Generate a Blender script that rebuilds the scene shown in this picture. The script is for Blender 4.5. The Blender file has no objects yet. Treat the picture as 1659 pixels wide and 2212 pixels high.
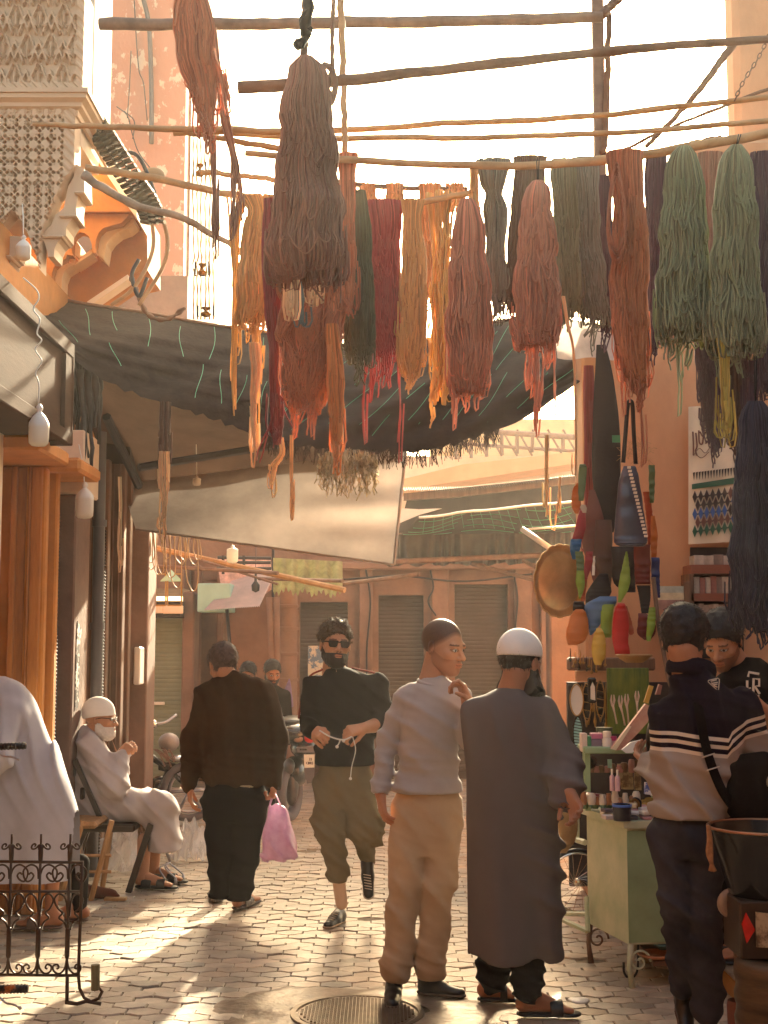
import bpy, math, random
import numpy as np
from mathutils import Vector, Matrix
random.seed(7); RNG = np.random.default_rng(7)
S = bpy.context.scene
COL = S.collection
R = math.radians
# ---------------------------------------------------------------- camera
CAM_H, FPX, CX, CY, HOR = 1.65, 2851.0, 829.5, 1106.0, 1390.0
PITCH = math.atan((HOR - CY) / FPX)
cd = bpy.data.cameras.new('camera'); cam = bpy.data.objects.new('camera', cd); COL.objects.link(cam)
cam.location = (0, 0, CAM_H); cam.rotation_euler = (math.pi/2 + PITCH, 0, 0)
cd.sensor_fit = 'VERTICAL'; cd.sensor_height = 36.0; cd.lens = 36.0 * FPX / 2212.0
cd.clip_start = 0.05; cd.clip_end = 500
S.camera = cam
# ---------------------------------------------------------------- sky and sun
SUN_EL, SUN_AZ = R(22), R(9)            # azimuth to the right of the street axis
w = bpy.data.worlds.new('World'); S.world = w; w.use_nodes = True
nt = w.node_tree; bg = nt.nodes['Background']
sky = nt.nodes.new('ShaderNodeTexSky'); sky.sky_type = 'NISHITA'; sky.sun_disc = False
sky.sun_elevation = SUN_EL; sky.sun_rotation = SUN_AZ
sky.air_density = 1.0; sky.dust_density = 7.0; sky.ozone_density = 0.6; sky.altitude = 400
wm = nt.nodes.new('ShaderNodeMix'); wm.data_type = 'RGBA'; wm.blend_type = 'MULTIPLY'; wm.inputs[0].default_value = 1; wm.inputs[7].default_value = (1.0, .90, .70, 1)
nt.links.new(sky.outputs[0], wm.inputs[6]); nt.links.new(wm.outputs[2], bg.inputs[0]); bg.inputs[1].default_value = 0.13
sd = bpy.data.lights.new('sun', 'SUN'); so = bpy.data.objects.new('sun', sd); COL.objects.link(so)
sd.energy = 5.0; sd.angle = R(1.3); sd.color = (1.0, 0.86, 0.60)
sdir = Vector((math.sin(SUN_AZ)*math.cos(SUN_EL), math.cos(SUN_AZ)*math.cos(SUN_EL), math.sin(SUN_EL)))
so.rotation_euler = sdir.to_track_quat('Z', 'Y').to_euler(); so.location = (2, 30, 20)
vs = S.view_settings; vs.view_transform = 'Standard'; vs.look = 'None'; vs.exposure = 2.3; vs.gamma = 1
S.cycles.use_denoising = True; S.cycles.max_bounces = 7; S.cycles.diffuse_bounces = 4
S.cycles.transparent_max_bounces = 12; S.cycles.volume_bounces = 0; S.cycles.sample_clamp_indirect = 6
S.cycles.caustics_reflective = False; S.cycles.caustics_refractive = False
HAZE_DENSITY = 0.0015

def at(x, y, Y):
    """photograph pixel (1659 x 2212 frame) at depth Y metres -> world point"""
    dx = (x - CX)/FPX; dy = (CY - y)/FPX
    c, s = math.cos(PITCH), math.sin(PITCH)
    ry = c - s*dy; rz = s + c*dy
    t = Y/ry
    return Vector((dx*t, Y, CAM_H + rz*t))
def gnd(x, y, z=0.0):
    dx = (x - CX)/FPX; dy = (CY - y)/FPX
    c, s = math.cos(PITCH), math.sin(PITCH)
    t = (z - CAM_H)/(s + c*dy)
    return Vector((dx*t, (c - s*dy)*t, z))
def m_(px, Y): return px*Y/FPX
ORD = ('first second third fourth fifth sixth seventh eighth ninth tenth eleventh twelfth thirteenth fourteenth').split()

# ---------------------------------------------------------------- materials
MATS = {}
def mat(name, col, rough=0.8, var=0.12, vscale=6.0, bump=0.0, bscale=40.0, metal=0.0, transl=0.0, attr=False,
        sheen=0.0, spec=0.5, alpha=1.0, emit=None, col2=None, coat=0.0, thresh=None, stretch=None, trans=0.0, tcol=None):
    if name in MATS: return MATS[name]
    m = bpy.data.materials.new(name); m.use_nodes = True; n = m.node_tree; N = n.nodes; L = n.links
    b = N['Principled BSDF']; out = N['Material Output']
    tc = N.new('ShaderNodeTexCoord'); mp = N.new('ShaderNodeMapping'); L.new(tc.outputs['Object'], mp.inputs[0])
    if stretch: mp.inputs['Scale'].default_value = stretch
    nz = N.new('ShaderNodeTexNoise'); nz.inputs['Scale'].default_value = vscale; nz.inputs['Detail'].default_value = 6
    nz.inputs['Roughness'].default_value = 0.62
    L.new(mp.outputs[0], nz.inputs['Vector'])
    cr = N.new('ShaderNodeValToRGB'); L.new(nz.outputs[0], cr.inputs[0])
    c = col
    lo = tuple(max(0, k*(1-var)) for k in c); hi = tuple(min(1, k*(1+var)) for k in c)
    if col2: hi = col2; lo = c
    e = cr.color_ramp.elements
    e[0].position = 0.32; e[1].position = 0.68
    if thresh: e[0].position, e[1].position = thresh
    e[0].color = (*lo, 1); e[1].color = (*hi, 1)
    src = cr.outputs[0]
    if attr:
        at_ = N.new('ShaderNodeAttribute'); at_.attribute_name = 'Col'
        mx = N.new('ShaderNodeMix'); mx.data_type = 'RGBA'; mx.blend_type = 'MULTIPLY'; mx.inputs[0].default_value = 1
        L.new(src, mx.inputs[6]); L.new(at_.outputs[0], mx.inputs[7]); src = mx.outputs[2]
    L.new(src, b.inputs['Base Color'])
    b.inputs['Roughness'].default_value = rough; b.inputs['Metallic'].default_value = metal
    b.inputs['Specular IOR Level'].default_value = spec
    if sheen: b.inputs['Sheen Weight'].default_value = sheen; b.inputs['Sheen Roughness'].default_value = 0.5
    if coat: b.inputs['Coat Weight'].default_value = coat; b.inputs['Coat Roughness'].default_value = 0.15
    if trans: b.inputs['Transmission Weight'].default_value = trans
    if bump:
        n2 = N.new('ShaderNodeTexNoise'); n2.inputs['Scale'].default_value = bscale; n2.inputs['Detail'].default_value = 4
        L.new(mp.outputs[0], n2.inputs['Vector'])
        bp = N.new('ShaderNodeBump'); bp.inputs['Strength'].default_value = 1; bp.inputs['Distance'].default_value = bump
        L.new(n2.outputs[0], bp.inputs['Height']); L.new(bp.outputs[0], b.inputs['Normal'])
    if emit: b.inputs['Emission Color'].default_value = (*emit[:3], 1); b.inputs['Emission Strength'].default_value = emit[3]
    last = b.outputs[0]
    if transl:
        t = N.new('ShaderNodeBsdfTranslucent'); L.new(src, t.inputs[0])
        ms = N.new('ShaderNodeMixShader'); ms.inputs[0].default_value = transl
        L.new(last, ms.inputs[1]); L.new(t.outputs[0], ms.inputs[2]); last = ms.outputs[0]
    if alpha < 1:
        t = N.new('ShaderNodeBsdfTransparent'); ms = N.new('ShaderNodeMixShader'); ms.inputs[0].default_value = alpha
        if tcol: t.inputs[0].default_value = (*tcol, 1)
        L.new(t.outputs[0], ms.inputs[1]); L.new(last, ms.inputs[2]); last = ms.outputs[0]
    L.new(last, out.inputs[0])
    MATS[name] = m; return m

# ---------------------------------------------------------------- mesh building
WL = {}
def new_obj(name, V, F, m, parent=None, smooth=False, col=None, origin=None, sharp=None):
    V = np.asarray(V, dtype=np.float32).reshape(-1, 3)
    if parent is not None: L = WL[parent.name]
    elif origin is not None: L = Vector(origin)
    else:
        L = Vector((float((V[:, 0].min()+V[:, 0].max())/2), float((V[:, 1].min()+V[:, 1].max())/2), float(V[:, 2].min())))
    V = V - np.array(L, dtype=np.float32)
    me = bpy.data.meshes.new(name)
    if isinstance(F, np.ndarray): F = [F]
    if len(F) and isinstance(F[0], np.ndarray):
        nl = sum(f.size for f in F); npoly = sum(len(f) for f in F)
        me.vertices.add(len(V)); me.vertices.foreach_set('co', V.ravel())
        me.loops.add(nl); me.polygons.add(npoly)
        me.loops.foreach_set('vertex_index', np.concatenate([f.ravel() for f in F]).astype(np.int32))
        tot = np.concatenate([np.full(len(f), f.shape[1], dtype=np.int32) for f in F])
        st = np.concatenate([[0], np.cumsum(tot)[:-1]]).astype(np.int32)
        me.polygons.foreach_set('loop_start', st)
        try: me.polygons.foreach_set('loop_total', tot)
        except Exception: pass
        me.update(calc_edges=True)
    else:
        me.from_pydata([tuple(v) for v in V.tolist()], [], F)
    me.polygons.foreach_set('use_smooth', [bool(smooth)]*len(me.polygons))
    if smooth and sharp: 
        try: me.set_sharp_from_angle(angle=R(sharp))
        except Exception: pass
    if col is not None:
        a = me.color_attributes.new('Col', 'FLOAT_COLOR', 'POINT')
        c = np.ones((len(V), 4), dtype=np.float32); c[:, :3] = col
        a.data.foreach_set('color', c.ravel())
    me.validate(clean_customdata=False)
    if m is not None:
        for q in (m if isinstance(m, (list, tuple)) else [m]): me.materials.append(q)
    o = bpy.data.objects.new(name, me); COL.objects.link(o)
    if parent is not None: o.parent = parent
    else: o.location = L
    WL[o.name] = L
    return o
def tag(o, label=None, cat=None, group=None, kind=None):
    if label: o['label'] = label
    if cat: o['category'] = cat
    if group: o['group'] = group
    if kind: o['kind'] = kind
    return o
def thing(name, label, cat, loc, group=None):
    o = bpy.data.objects.new(name, None); COL.objects.link(o); o.location = loc; o.empty_display_size = 0.1
    WL[o.name] = Vector(loc); return tag(o, label, cat, group)

class MB:
    def __init__(s): s.V = []; s.F = {}; s.n = 0; s.C = []; s.hasc = False
    def add(s, V, F, c=None):
        V = np.asarray(V, dtype=np.float64).reshape(-1, 3)
        for f in F:
            f = np.asarray(f)
            if f.ndim == 1: f = f[None]
            s.F.setdefault(f.shape[1], []).append(f + s.n)
        s.V.append(V); s.n += len(V)
        s.C.append(np.tile(np.array(c if c is not None else (1, 1, 1), dtype=np.float32), (len(V), 1)) if np.ndim(c) < 2 else np.asarray(c, np.float32))
        if c is not None: s.hasc = True
        return s
    def box(s, x0, x1, y0, y1, z0, z1, c=None, M=None, bev=0.0):
        if bev > 0:
            b = min(bev, (x1-x0)*.45, (y1-y0)*.45, (z1-z0)*.45)
            pts = []; 
            for sx in (0, 1):
                for sy in (0, 1):
                    for sz in (0, 1):
                        X, Y_, Z = (x0, x1)[sx], (y0, y1)[sy], (z0, z1)[sz]
                        ix = b if sx == 0 else -b; iy = b if sy == 0 else -b; iz = b if sz == 0 else -b
                        pts += [(X, Y_+iy, Z+iz), (X+ix, Y_, Z+iz), (X+ix, Y_+iy, Z)]
            def id_(sx, sy, sz, k): return ((sx*2+sy)*2+sz)*3+k
            F4 = []; F3 = []
            F4 += [[id_(0,0,0,0), id_(0,0,1,0), id_(0,1,1,0), id_(0,1,0,0)], [id_(1,0,0,0), id_(1,1,0,0), id_(1,1,1,0), id_(1,0,1,0)]]
            F4 += [[id_(0,0,0,1), id_(1,0,0,1), id_(1,0,1,1), id_(0,0,1,1)], [id_(0,1,0,1), id_(0,1,1,1), id_(1,1,1,1), id_(1,1,0,1)]]
            F4 += [[id_(0,0,0,2), id_(0,1,0,2), id_(1,1,0,2), id_(1,0,0,2)], [id_(0,0,1,2), id_(1,0,1,2), id_(1,1,1,2), id_(0,1,1,2)]]
            for a in (0, 1):
                for q in (0, 1):
                    F4.append([id_(a,q,0,0), id_(a,q,1,0), id_(a,q,1,1), id_(a,q,0,1)][::(1 if a == q else -1)])
                    F4.append([id_(a,0,q,0), id_(a,1,q,0), id_(a,1,q,2), id_(a,0,q,2)][::(-1 if a == q else 1)])
                    F4.append([id_(0,a,q,1), id_(1,a,q,1), id_(1,a,q,2), id_(0,a,q,2)][::(1 if a == q else -1)])
                    for z in (0, 1):
                        F3.append([id_(a,q,z,0), id_(a,q,z,1), id_(a,q,z,2)][::(1 if (a+q+z) % 2 else -1)])
            V = np.array(pts)
            if M is not None: V = np.array([tuple(M @ Vector(p)) for p in V])
            return s.add(V, [np.array(F4), np.array(F3)], c)
        V = np.array([(x, y, z) for x in (x0, x1) for y in (y0, y1) for z in (z0, z1)])
        if M is not None: V = np.array([tuple(M @ Vector(p)) for p in V])
        return s.add(V, [np.array([[0,1,3,2],[4,6,7,5],[0,4,5,1],[2,3,7,6],[0,2,6,4],[1,5,7,3]])], c)
    def tube(s, pts, r, n=8, c=None, cap=True, flat=None, up=None, phase=0.0):
        P = np.array([tuple(p) for p in pts], dtype=float); k = len(P)
        rr = np.full(k, r, dtype=float) if np.ndim(r) == 0 else np.array(r, dtype=float)
        T = np.gradient(P, axis=0); T /= np.linalg.norm(T, axis=1)[:, None] + 1e-12
        u = np.array(up if up is not None else (0, 0, 1.0)); 
        if up is None and abs(T[0] @ u) > 0.9: u = np.array((0, 1.0, 0)) if abs(T[0][1]) < .9 else np.array((1.0, 0, 0))
        A = []; a = u - T[0]*(u @ T[0]); a /= np.linalg.norm(a)
        for i in range(k):
            a = a - T[i]*(a @ T[i]); a /= np.linalg.norm(a) + 1e-12; A.append(a)
        A = np.array(A); B = np.cross(T, A)
        th = np.arange(n)*2*math.pi/n + phase
        f = 1.0 if flat is None else flat
        V = P[:, None] + rr[:, None, None]*(np.cos(th)[None, :, None]*A[:, None]*f + np.sin(th)[None, :, None]*B[:, None])
        i = np.arange(k-1)[:, None]; j = np.arange(n)[None]
        F = np.stack([i*n+j, i*n+(j+1) % n, (i+1)*n+(j+1) % n, (i+1)*n+j], -1).reshape(-1, 4)
        Fs = [F]
        if cap: Fs += [np.arange(n)[::-1][None], ((k-1)*n+np.arange(n))[None]]
        return s.add(V.reshape(-1, 3), Fs, c)
    def lathe(s, prof, center, n=24, c=None, axis='Z', M=None, wob=0.0, ang=(0, 2*math.pi)):
        pr = np.array(prof, dtype=float); k = len(pr); full = abs(ang[1]-ang[0]-2*math.pi) < 1e-6
        th = np.linspace(ang[0], ang[1], n if full else n+1, endpoint=not full); nn = len(th)
        rad = pr[:, 0][:, None]*(1 + wob*np.sin(3*th)[None])
        V = np.stack([rad*np.cos(th), rad*np.sin(th), np.repeat(pr[:, 1][:, None], nn, 1)], -1).reshape(-1, 3)
        if M is not None: V = np.array([tuple(M @ Vector(p)) for p in V])
        V = V + np.array(tuple(center))
        i = np.arange(k-1)[:, None]; j = np.arange(nn if full else nn-1)[None]
        F = np.stack([i*nn+j, i*nn+(j+1) % nn, (i+1)*nn+(j+1) % nn, (i+1)*nn+j], -1).reshape(-1, 4)
        return s.add(V, [F], c)
    def grid(s, G, c=None, close=False, flip=False):
        G = np.asarray(G, dtype=float); a, b = G.shape[:2]
        i = np.arange(a-1)[:, None]; j = np.arange(b if close else b-1)[None]
        F = np.stack([i*b+j, i*b+(j+1) % b, (i+1)*b+(j+1) % b, (i+1)*b+j], -1).reshape(-1, 4)
        if flip: F = F[:, ::-1]
        return s.add(G.reshape(-1, 3), [F], c)
    def prism(s, poly, A, B, N, c=None):
        """poly: 2D outline; A: function (u,v)->front point; N: extrusion vector"""
        P = np.array([tuple(A(u, v)) for u, v in poly]); k = len(P); Q = P + np.array(tuple(N))
        i = np.arange(k); F = np.stack([i, (i+1) % k, (i+1) % k + k, i+k], -1)
        if B: 
            for ring, rev in ((0, 1), (k, 0)):
                pass
        return s.add(np.vstack([P, Q]), [F, np.arange(k)[::-1][None], (np.arange(k)+k)[None]], c)
    def sphere(s, c0, r, n=12, c=None, sc=(1, 1, 1), M=None):
        th = np.linspace(0, math.pi, n//2+2)
        prof = [(max(1e-5, math.sin(t)), -math.cos(t)) for t in th]
        a = Matrix.Diagonal((r*sc[0], r*sc[1], r*sc[2])).to_3x3()
        return s.lathe(prof, c0, n, c, M=(M @ a if M is not None else a))
    def build(s, name, m, parent=None, smooth=False, origin=None, sharp=None):
        V = np.vstack(s.V); F = [np.vstack(f) for f in s.F.values()]
        return new_obj(name, V, F, m, parent, smooth, np.vstack(s.C) if s.hasc else None, origin, sharp)

def catmull(P, n):
    P = np.asarray(P, dtype=float); k = len(P)
    Q = np.vstack([2*P[0]-P[1], P, 2*P[-1]-P[-2]])
    t = np.linspace(0, k-1-1e-9, n); i = t.astype(int); f = (t-i)[:, None]
    a, b, c, d = Q[i], Q[i+1], Q[i+2], Q[i+3]
    return 0.5*((2*b)+(-a+c)*f+(2*a-5*b+4*c-d)*f**2+(-a+3*b-3*c+d)*f**3)

# ---------------------------------------------------------------- implicit surfaces -> meshes (surface nets)
def nets(f, lo, hi, h):
    ax = [np.arange(lo[i], hi[i]+h, h, dtype=np.float32) for i in range(3)]
    X, Y, Z = np.meshgrid(*ax, indexing='ij')
    F = f(np.stack([X, Y, Z], -1).reshape(-1, 3)).reshape(X.shape).astype(np.float32)
    Sg = F < 0
    nx, ny, nz = F.shape
    cnt = np.zeros((nx-1, ny-1, nz-1), np.int16); pos = np.zeros((nx-1, ny-1, nz-1, 3), np.float32)
    sl = lambda d: slice(d, -1 if d == 0 else None)
    for axn in range(3):
        o1, o2 = [k for k in range(3) if k != axn]
        for p in (0, 1):
            for q in (0, 1):
                a = [0, 0, 0]; a[o1] = p; a[o2] = q; b = list(a); b[axn] = 1
                Fa = F[sl(a[0]), sl(a[1]), sl(a[2])]; Fb = F[sl(b[0]), sl(b[1]), sl(b[2])]
                cr = (Fa < 0) != (Fb < 0)
                t = np.where(cr, Fa/(Fa-Fb+1e-12), 0)
                cnt += cr
                for k in range(3):
                    pos[..., k] += np.where(cr, (t if k == axn else a[k]), 0)
    m = cnt > 0
    idx = -np.ones(m.shape, np.int32); idx[m] = np.arange(m.sum())
    c = np.argwhere(m)
    V = (c + pos[m]/cnt[m][:, None])*h + np.array(lo)
    Fs = []
    for axn in range(3):
        o1, o2 = [k for k in range(3) if k != axn]
        a = [slice(1, -1)]*3; a[axn] = slice(0, -1); b = [slice(1, -1)]*3; b[axn] = slice(1, None)
        s0 = Sg[tuple(a)]; s1 = Sg[tuple(b)]
        e = np.argwhere(s0 != s1)
        if not len(e): continue
        inside = s0[tuple(e.T)]
        base = e.copy(); base[:, o1] += 1; base[:, o2] += 1
        def cell(d1, d2):
            q = base.copy(); q[:, o1] += d1; q[:, o2] += d2
            return idx[q[:, 0], q[:, 1], q[:, 2]]
        Q = np.stack([cell(-1, -1), cell(0, -1), cell(0, 0), cell(-1, 0)], -1)
        flip = inside if axn != 1 else ~inside
        Q[~flip] = Q[~flip][:, ::-1]
        Fs.append(Q)
    Fq = np.vstack(Fs); Fq = Fq[(Fq >= 0).all(1)]
    return V.astype(np.float32), Fq
def A3(p): return np.array(tuple(p), dtype=np.float32)
def cone(a, b, ra, rb, fl=None):
    a = A3(a); b = A3(b); ab = b-a; L2 = float(ab@ab)+1e-12
    def f(P):
        t = np.clip((P-a)@ab/L2, 0, 1)
        D = P-(a+t[:, None]*ab)
        if fl is not None:      # flattened along a direction: (vector, factor)
            n = A3(fl[0]); n = n/np.linalg.norm(n); D = D + n*((D@n)*(1/fl[1]-1))[:, None]
        return np.linalg.norm(D, axis=1)-(ra+(rb-ra)*t)
    return f
def ell(c, r, M=None):
    c = A3(c); r = np.array(r, np.float32); Mi = None if M is None else np.array(M.to_3x3().inverted(), np.float32)
    def f(P):
        q = P-c
        if Mi is not None: q = q@Mi.T
        k0 = np.linalg.norm(q/r, axis=1); k1 = np.linalg.norm(q/(r*r), axis=1)+1e-9
        return k0*(k0-1)/k1
    return f
def loft(sl, yaw=0.0, e=2.3, cap=True):
    """slices (z, cx, cy, rx, ry)"""
    sl = np.array(sorted(sl), float); D = catmull(sl, 60); D[:, 0] = np.maximum.accumulate(D[:, 0])
    c_, s_ = math.cos(yaw), math.sin(yaw)
    def f(P):
        z = P[:, 2]; g = [np.interp(z, D[:, 0], D[:, k]) for k in range(1, 5)]
        dx = P[:, 0]-g[0]; dy = P[:, 1]-g[1]
        u = np.abs(dx*c_+dy*s_)/g[2]; v = np.abs(-dx*s_+dy*c_)/g[3]
        d = ((u**e+v**e)**(1/e)-1)*np.minimum(g[2], g[3])
        if cap: d = np.maximum(d, np.maximum(z-D[-1, 0], D[0, 0]-z))
        return d
    return f
def smin(a, b, k):
    h = np.clip(0.5+0.5*(b-a)/k, 0, 1)
    return b+(a-b)*h-k*h*(1-h)
def union(fs, k=0.03):
    def f(P):
        d = fs[0](P)
        for g in fs[1:]: d = smin(d, g(P), k)
        return d
    return f
def subtract(f1, f2, k=0.01):
    return lambda P: -smin(-f1(P), f2(P), k)
def cut(f1, n, d):      # keep n.p < d
    n = A3(n)
    return lambda P: np.maximum(f1(P), P@n-d)
def sn(P, k, ph=0.0, warp=1.3, wk=5.0):
    """ridged, warped sine along vector k"""
    w_ = warp*np.sin(P[:, 0]*wk+ph)+warp*np.sin(P[:, 2]*wk*1.3+ph*2.1+P[:, 1]*wk*.7)
    return np.cos((P@A3(k)+w_)+ph)**2
def lump(P, k, ph=0.0):
    return (np.sin(P[:, 0]*k+ph+1.5*np.sin(P[:, 1]*k*.7+ph))+np.sin(P[:, 1]*k*1.1+2*ph+1.4*np.sin(P[:, 2]*k*.8))+np.sin(P[:, 2]*k*.9+3*ph+1.6*np.sin(P[:, 0]*k*.6)))/3
# ================================================================ materials used by the setting
M_pave = mat('paver_stone', (.44, .36, .275), .38, .22, 9, .0012, 60, attr=True, spec=.6)
M_grout = mat('joint_dirt', (.20, .15, .10), .9, .4, 12, .004, 50)
M_conc = mat('worn_concrete', (.25, .185, .13), .34, .55, 7, .004, 26, spec=.6)
M_iron = mat('cast_iron', (.17, .125, .09), .38, .3, 20, .0008, 80, metal=.6)
M_orange = mat('orange_plaster', (.56, .22, .045), .85, .14, 4, .004, 22)
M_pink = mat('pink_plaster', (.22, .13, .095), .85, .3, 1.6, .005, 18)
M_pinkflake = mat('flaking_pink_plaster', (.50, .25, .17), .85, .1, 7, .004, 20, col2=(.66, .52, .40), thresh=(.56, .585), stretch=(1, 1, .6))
M_terra = mat('terracotta_plaster', (.60, .31, .16), .82, .16, 2.0, .004, 14, stretch=(1, 1, .5))
M_pale = mat('pale_plaster', (.82, .66, .50), .85, .12, 3, .003, 20)
M_stucco = mat('carved_stucco', (.58, .42, .29), .8, .08, 5, .001, 60)
M_brown = mat('brown_metal_shutter', (.16, .085, .05), .6, .2, 5, .001, 40)
M_grey_sh = mat('grey_brown_shutter', (.065, .05, .044), .6, .15, 3, .001, 30)
M_green_sh = mat('green_grey_shutter', (.20, .235, .17), .6, .12, 3, .001, 30)
M_dark = mat('near_black', (.035, .025, .02), .8, .3, 6)  # even near-black brown for rails, recesses, panels and backings
M_wood = mat('old_wood', (.16, .085, .045), .62, .3, 5, .0015, 30, stretch=(6, 6, .6))
M_signwood = mat('brown_lacquered_board', (.07, .036, .022), .85, .2, 3, .001, 20, spec=.04, stretch=(1, .5, 3))
M_bamboo = mat('bamboo_cane', (.42, .24, .10), .55, .3, 7, .001, 50)
M_pole = mat('dark_wooden_pole', (.17, .085, .045), .7, .35, 8, .002, 40)
M_steel = mat('rusty_steel', (.20, .115, .08), .6, .3, 9, .001, 50, metal=.2)
M_pipe = mat('blue_grey_pipe', (.28, .28, .31), .5, .1, 3)
M_pipe2 = mat('dark_grey_pipe', (.09, .085, .09), .45, .15, 3)
M_cable = mat('black_cable', (.02, .02, .025), .5, .1, 3)
M_net = mat('black_shade_net', (.042, .029, .023), .9, .25, 12, .006, 30, transl=.0, alpha=1.0, spec=.15, stretch=(1, 1, 1))
M_net2 = mat('dark_green_net', (.028, .028, .022), .85, .35, 14, .004, 30, transl=.03)
M_thread = mat('green_thread', (.16, .55, .34), .6, .1, 5, transl=.3)
M_canvas = mat('brown_canvas', (.10, .062, .042), .85, .25, 3, .004, 9, transl=.10)
M_banner = mat('grey_banner', (.36, .32, .295), .6, .28, 1.6, .008, 5, transl=.18)
M_valance = mat('pleated_plastic', (.10, .09, .085), .45, .25, 5, .003, 14, transl=.2)
M_tin = mat('corrugated_tin', (.34, .27, .22), .5, .25, 5, .001, 30, metal=.3)
M_awn = mat('faded_green_awning', (.24, .22, .09), .8, .35, 6, .003, 20, transl=.3)
M_white = mat('white_enamel', (.78, .76, .70), .4, .05, 4)
M_glassy = mat('milky_bulb', (.82, .78, .70), .25, .03, 4, transl=.35)

# ================================================================ ground
o = new_obj('ground', [(-80, -30, -.0085), (80, -30, -.0085), (80, 160, -.0085), (-80, 160, -.0085)], [(0, 1, 2, 3)], M_grout)
tag(o, kind='structure')
PW, PD, PA = .155, .096, .011
MC = gnd(772, 2192)
def in_patch(x, y):
    dx, dy = (x-MC.x)/.60, (y-MC.y-.02)/.42
    a = math.atan2(dy, dx)
    return math.hypot(dx, dy) < 1+.07*math.sin(3*a+.6)+.05*math.sin(7*a)
uu = np.linspace(-.5, .5, 9)
gg = np.clip(np.cos(uu*2*math.pi)*1.6, -1, 1)
V, F4, Fn, C = [], [], [], []
n0 = 0
rows = range(int(3.6/PD), int(19/PD)); 
outl = np.concatenate([np.stack([uu*PW, -PD/2-gg*PA], 1), np.stack([uu[::-1]*PW, PD/2+gg[::-1]*PA], 1)])
K = len(outl)
for r in rows:
    cy = r*PD
    for k in range(-28, 30):
        cx = (k+(.5 if r % 2 else 0))*PW
        if in_patch(cx, cy): continue
        g = .0014+RNG.random()*.0016
        c2 = outl*(1-2*g/np.array([PW, PD+PA]))
        c3 = outl*(1-2*(g+.0032)/np.array([PW, PD+PA]))
        z = RNG.normal(0, .0022)-(.006 if RNG.random() < .03 else 0); tx, ty = RNG.normal(0, .011, 2)
        jr = RNG.normal(0, .0012, 2)
        def lay(cc, zz): return np.stack([cc[:, 0]+cx+jr[0], cc[:, 1]+cy+jr[1], zz+z+cc[:, 0]*tx+cc[:, 1]*ty], 1)
        V += [lay(c2, np.full(K, -.03)), lay(c2, np.full(K, -.006)), lay(c3, np.zeros(K))]
        i = np.arange(K); j = (i+1) % K
        for l in (0, 1): F4.append(np.stack([n0+l*K+i, n0+l*K+j, n0+(l+1)*K+j, n0+(l+1)*K+i], 1))
        Fn.append((n0+2*K+i)[None])
        t = RNG.normal(1, .12)*(.72 if RNG.random() < .05 else 1); w_ = RNG.normal(0, .03)
        C.append(np.tile([[t+w_, t, t-w_]], (3*K, 1))); n0 += 3*K
o = new_obj('pavement', np.vstack(V), [np.vstack(F4), np.vstack(Fn)], M_pave, col=np.vstack(C))
tag(o, kind='structure')
# concrete apron and manhole
mb = MB(); rr = np.linspace(0, 1, 10)
th = np.linspace(0, 2*math.pi, 73)[:-1]
G = []
for q in np.linspace(.44, 1, 9):
    ring = []
    for a in th:
        k = 1+.07*math.sin(3*a+.6)+.05*math.sin(7*a)+.03*math.sin(19*a)*q
        ring.append((MC.x+math.cos(a)*.68*q*k, MC.y+.02+math.sin(a)*.50*q*k, .004+.006*(1-q)+.004*math.sin(a*5+q*9)-.012*(q > .97)))
    G.append(ring)
mb.grid(G, close=True, flip=True)
tag(mb.build('concrete_apron', M_conc, smooth=True), kind='structure')
mh = thing('manhole_cover', 'round iron manhole cover with raised checker pattern set in rough concrete', 'manhole cover', (MC.x, MC.y, 0))
mb = MB(); mb.lathe([(0.0001, .010), (.262, .010), (.266, .004), (.272, .004), (.275, .013), (.300, .013), (.303, 0)], MC, 56)
mb.build('rim', M_iron, mh, True, sharp=30)
mb = MB()
for i in range(-15, 16):
    for j in range(-15, 16):
        x, y = i*.0165, j*.0165
        if math.hypot(x, y) < .25:
            a = .0055 if (i+j) % 2 else .0035
            b = .0035 if (i+j) % 2 else .0055
            mb.box(MC.x+x-a, MC.x+x+a, MC.y+y-b, MC.y+y+b, .008, .0165)
o = mb.build('checker_plate', M_iron, mh)
# small litter, crown cap
mb = MB(); p = gnd(1250, 2163); mb.lathe([(.0001, .012), (.045, .010), (.052, .002), (.05, .0)], p, 20, wob=.08)
tag(mb.build('flattened_cup', M_white, smooth=True), 'flattened translucent cup lying on the pavers below the black slides', 'litter')
p = gnd(250, 1942, .01); mb = MB(); mb.box(p.x-.07, p.x+.07, p.y-.03, p.y+.03, .004, .02)
tag(mb.build('wood_offcut', M_bamboo), 'small flat wood offcut on the pavers in front of the old man', 'wood scrap')

# ================================================================ left row of shops
def XY(px, X): return X*FPX/(px-CX)
lb = thing('shop_building', 'orange plastered shop building with sunlit piers along the left side of the lane', 'building', (-3.0, 8, 0))
mb = MB(); mb.box(-6, -2.42, -6, 12.0, 0, 4.3); mb.box(-6.02, -2.3, -6, 7.3, 0, 2.8)
mb.build('wall', M_orange, lb)
def pier(X1, Y0, Y1, z1, m, name='pier', X0=-2.45, bev=.012):
    mb = MB(); mb.box(X0, X1, Y0, Y1, 0, z1, bev=bev); return mb.build(name, m, lb)
pier(-2.215, 7.0, 7.62, 3.0, M_pale)
p = pier(-2.13, 8.28, 8.36, 2.76, M_orange)
pier(-2.10, 8.44, 8.52, 2.76, M_orange)
mb = MB()
for a_, b_, y_ in ((18, 30, 8.22), (32, 52, 8.27), (56, 60, 8.24), (62, 86, 8.26)):
    mb.box((a_-CX)/FPX*y_, (b_-CX)/FPX*y_, y_, y_+.08, 0, 2.76, bev=.006)
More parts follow.
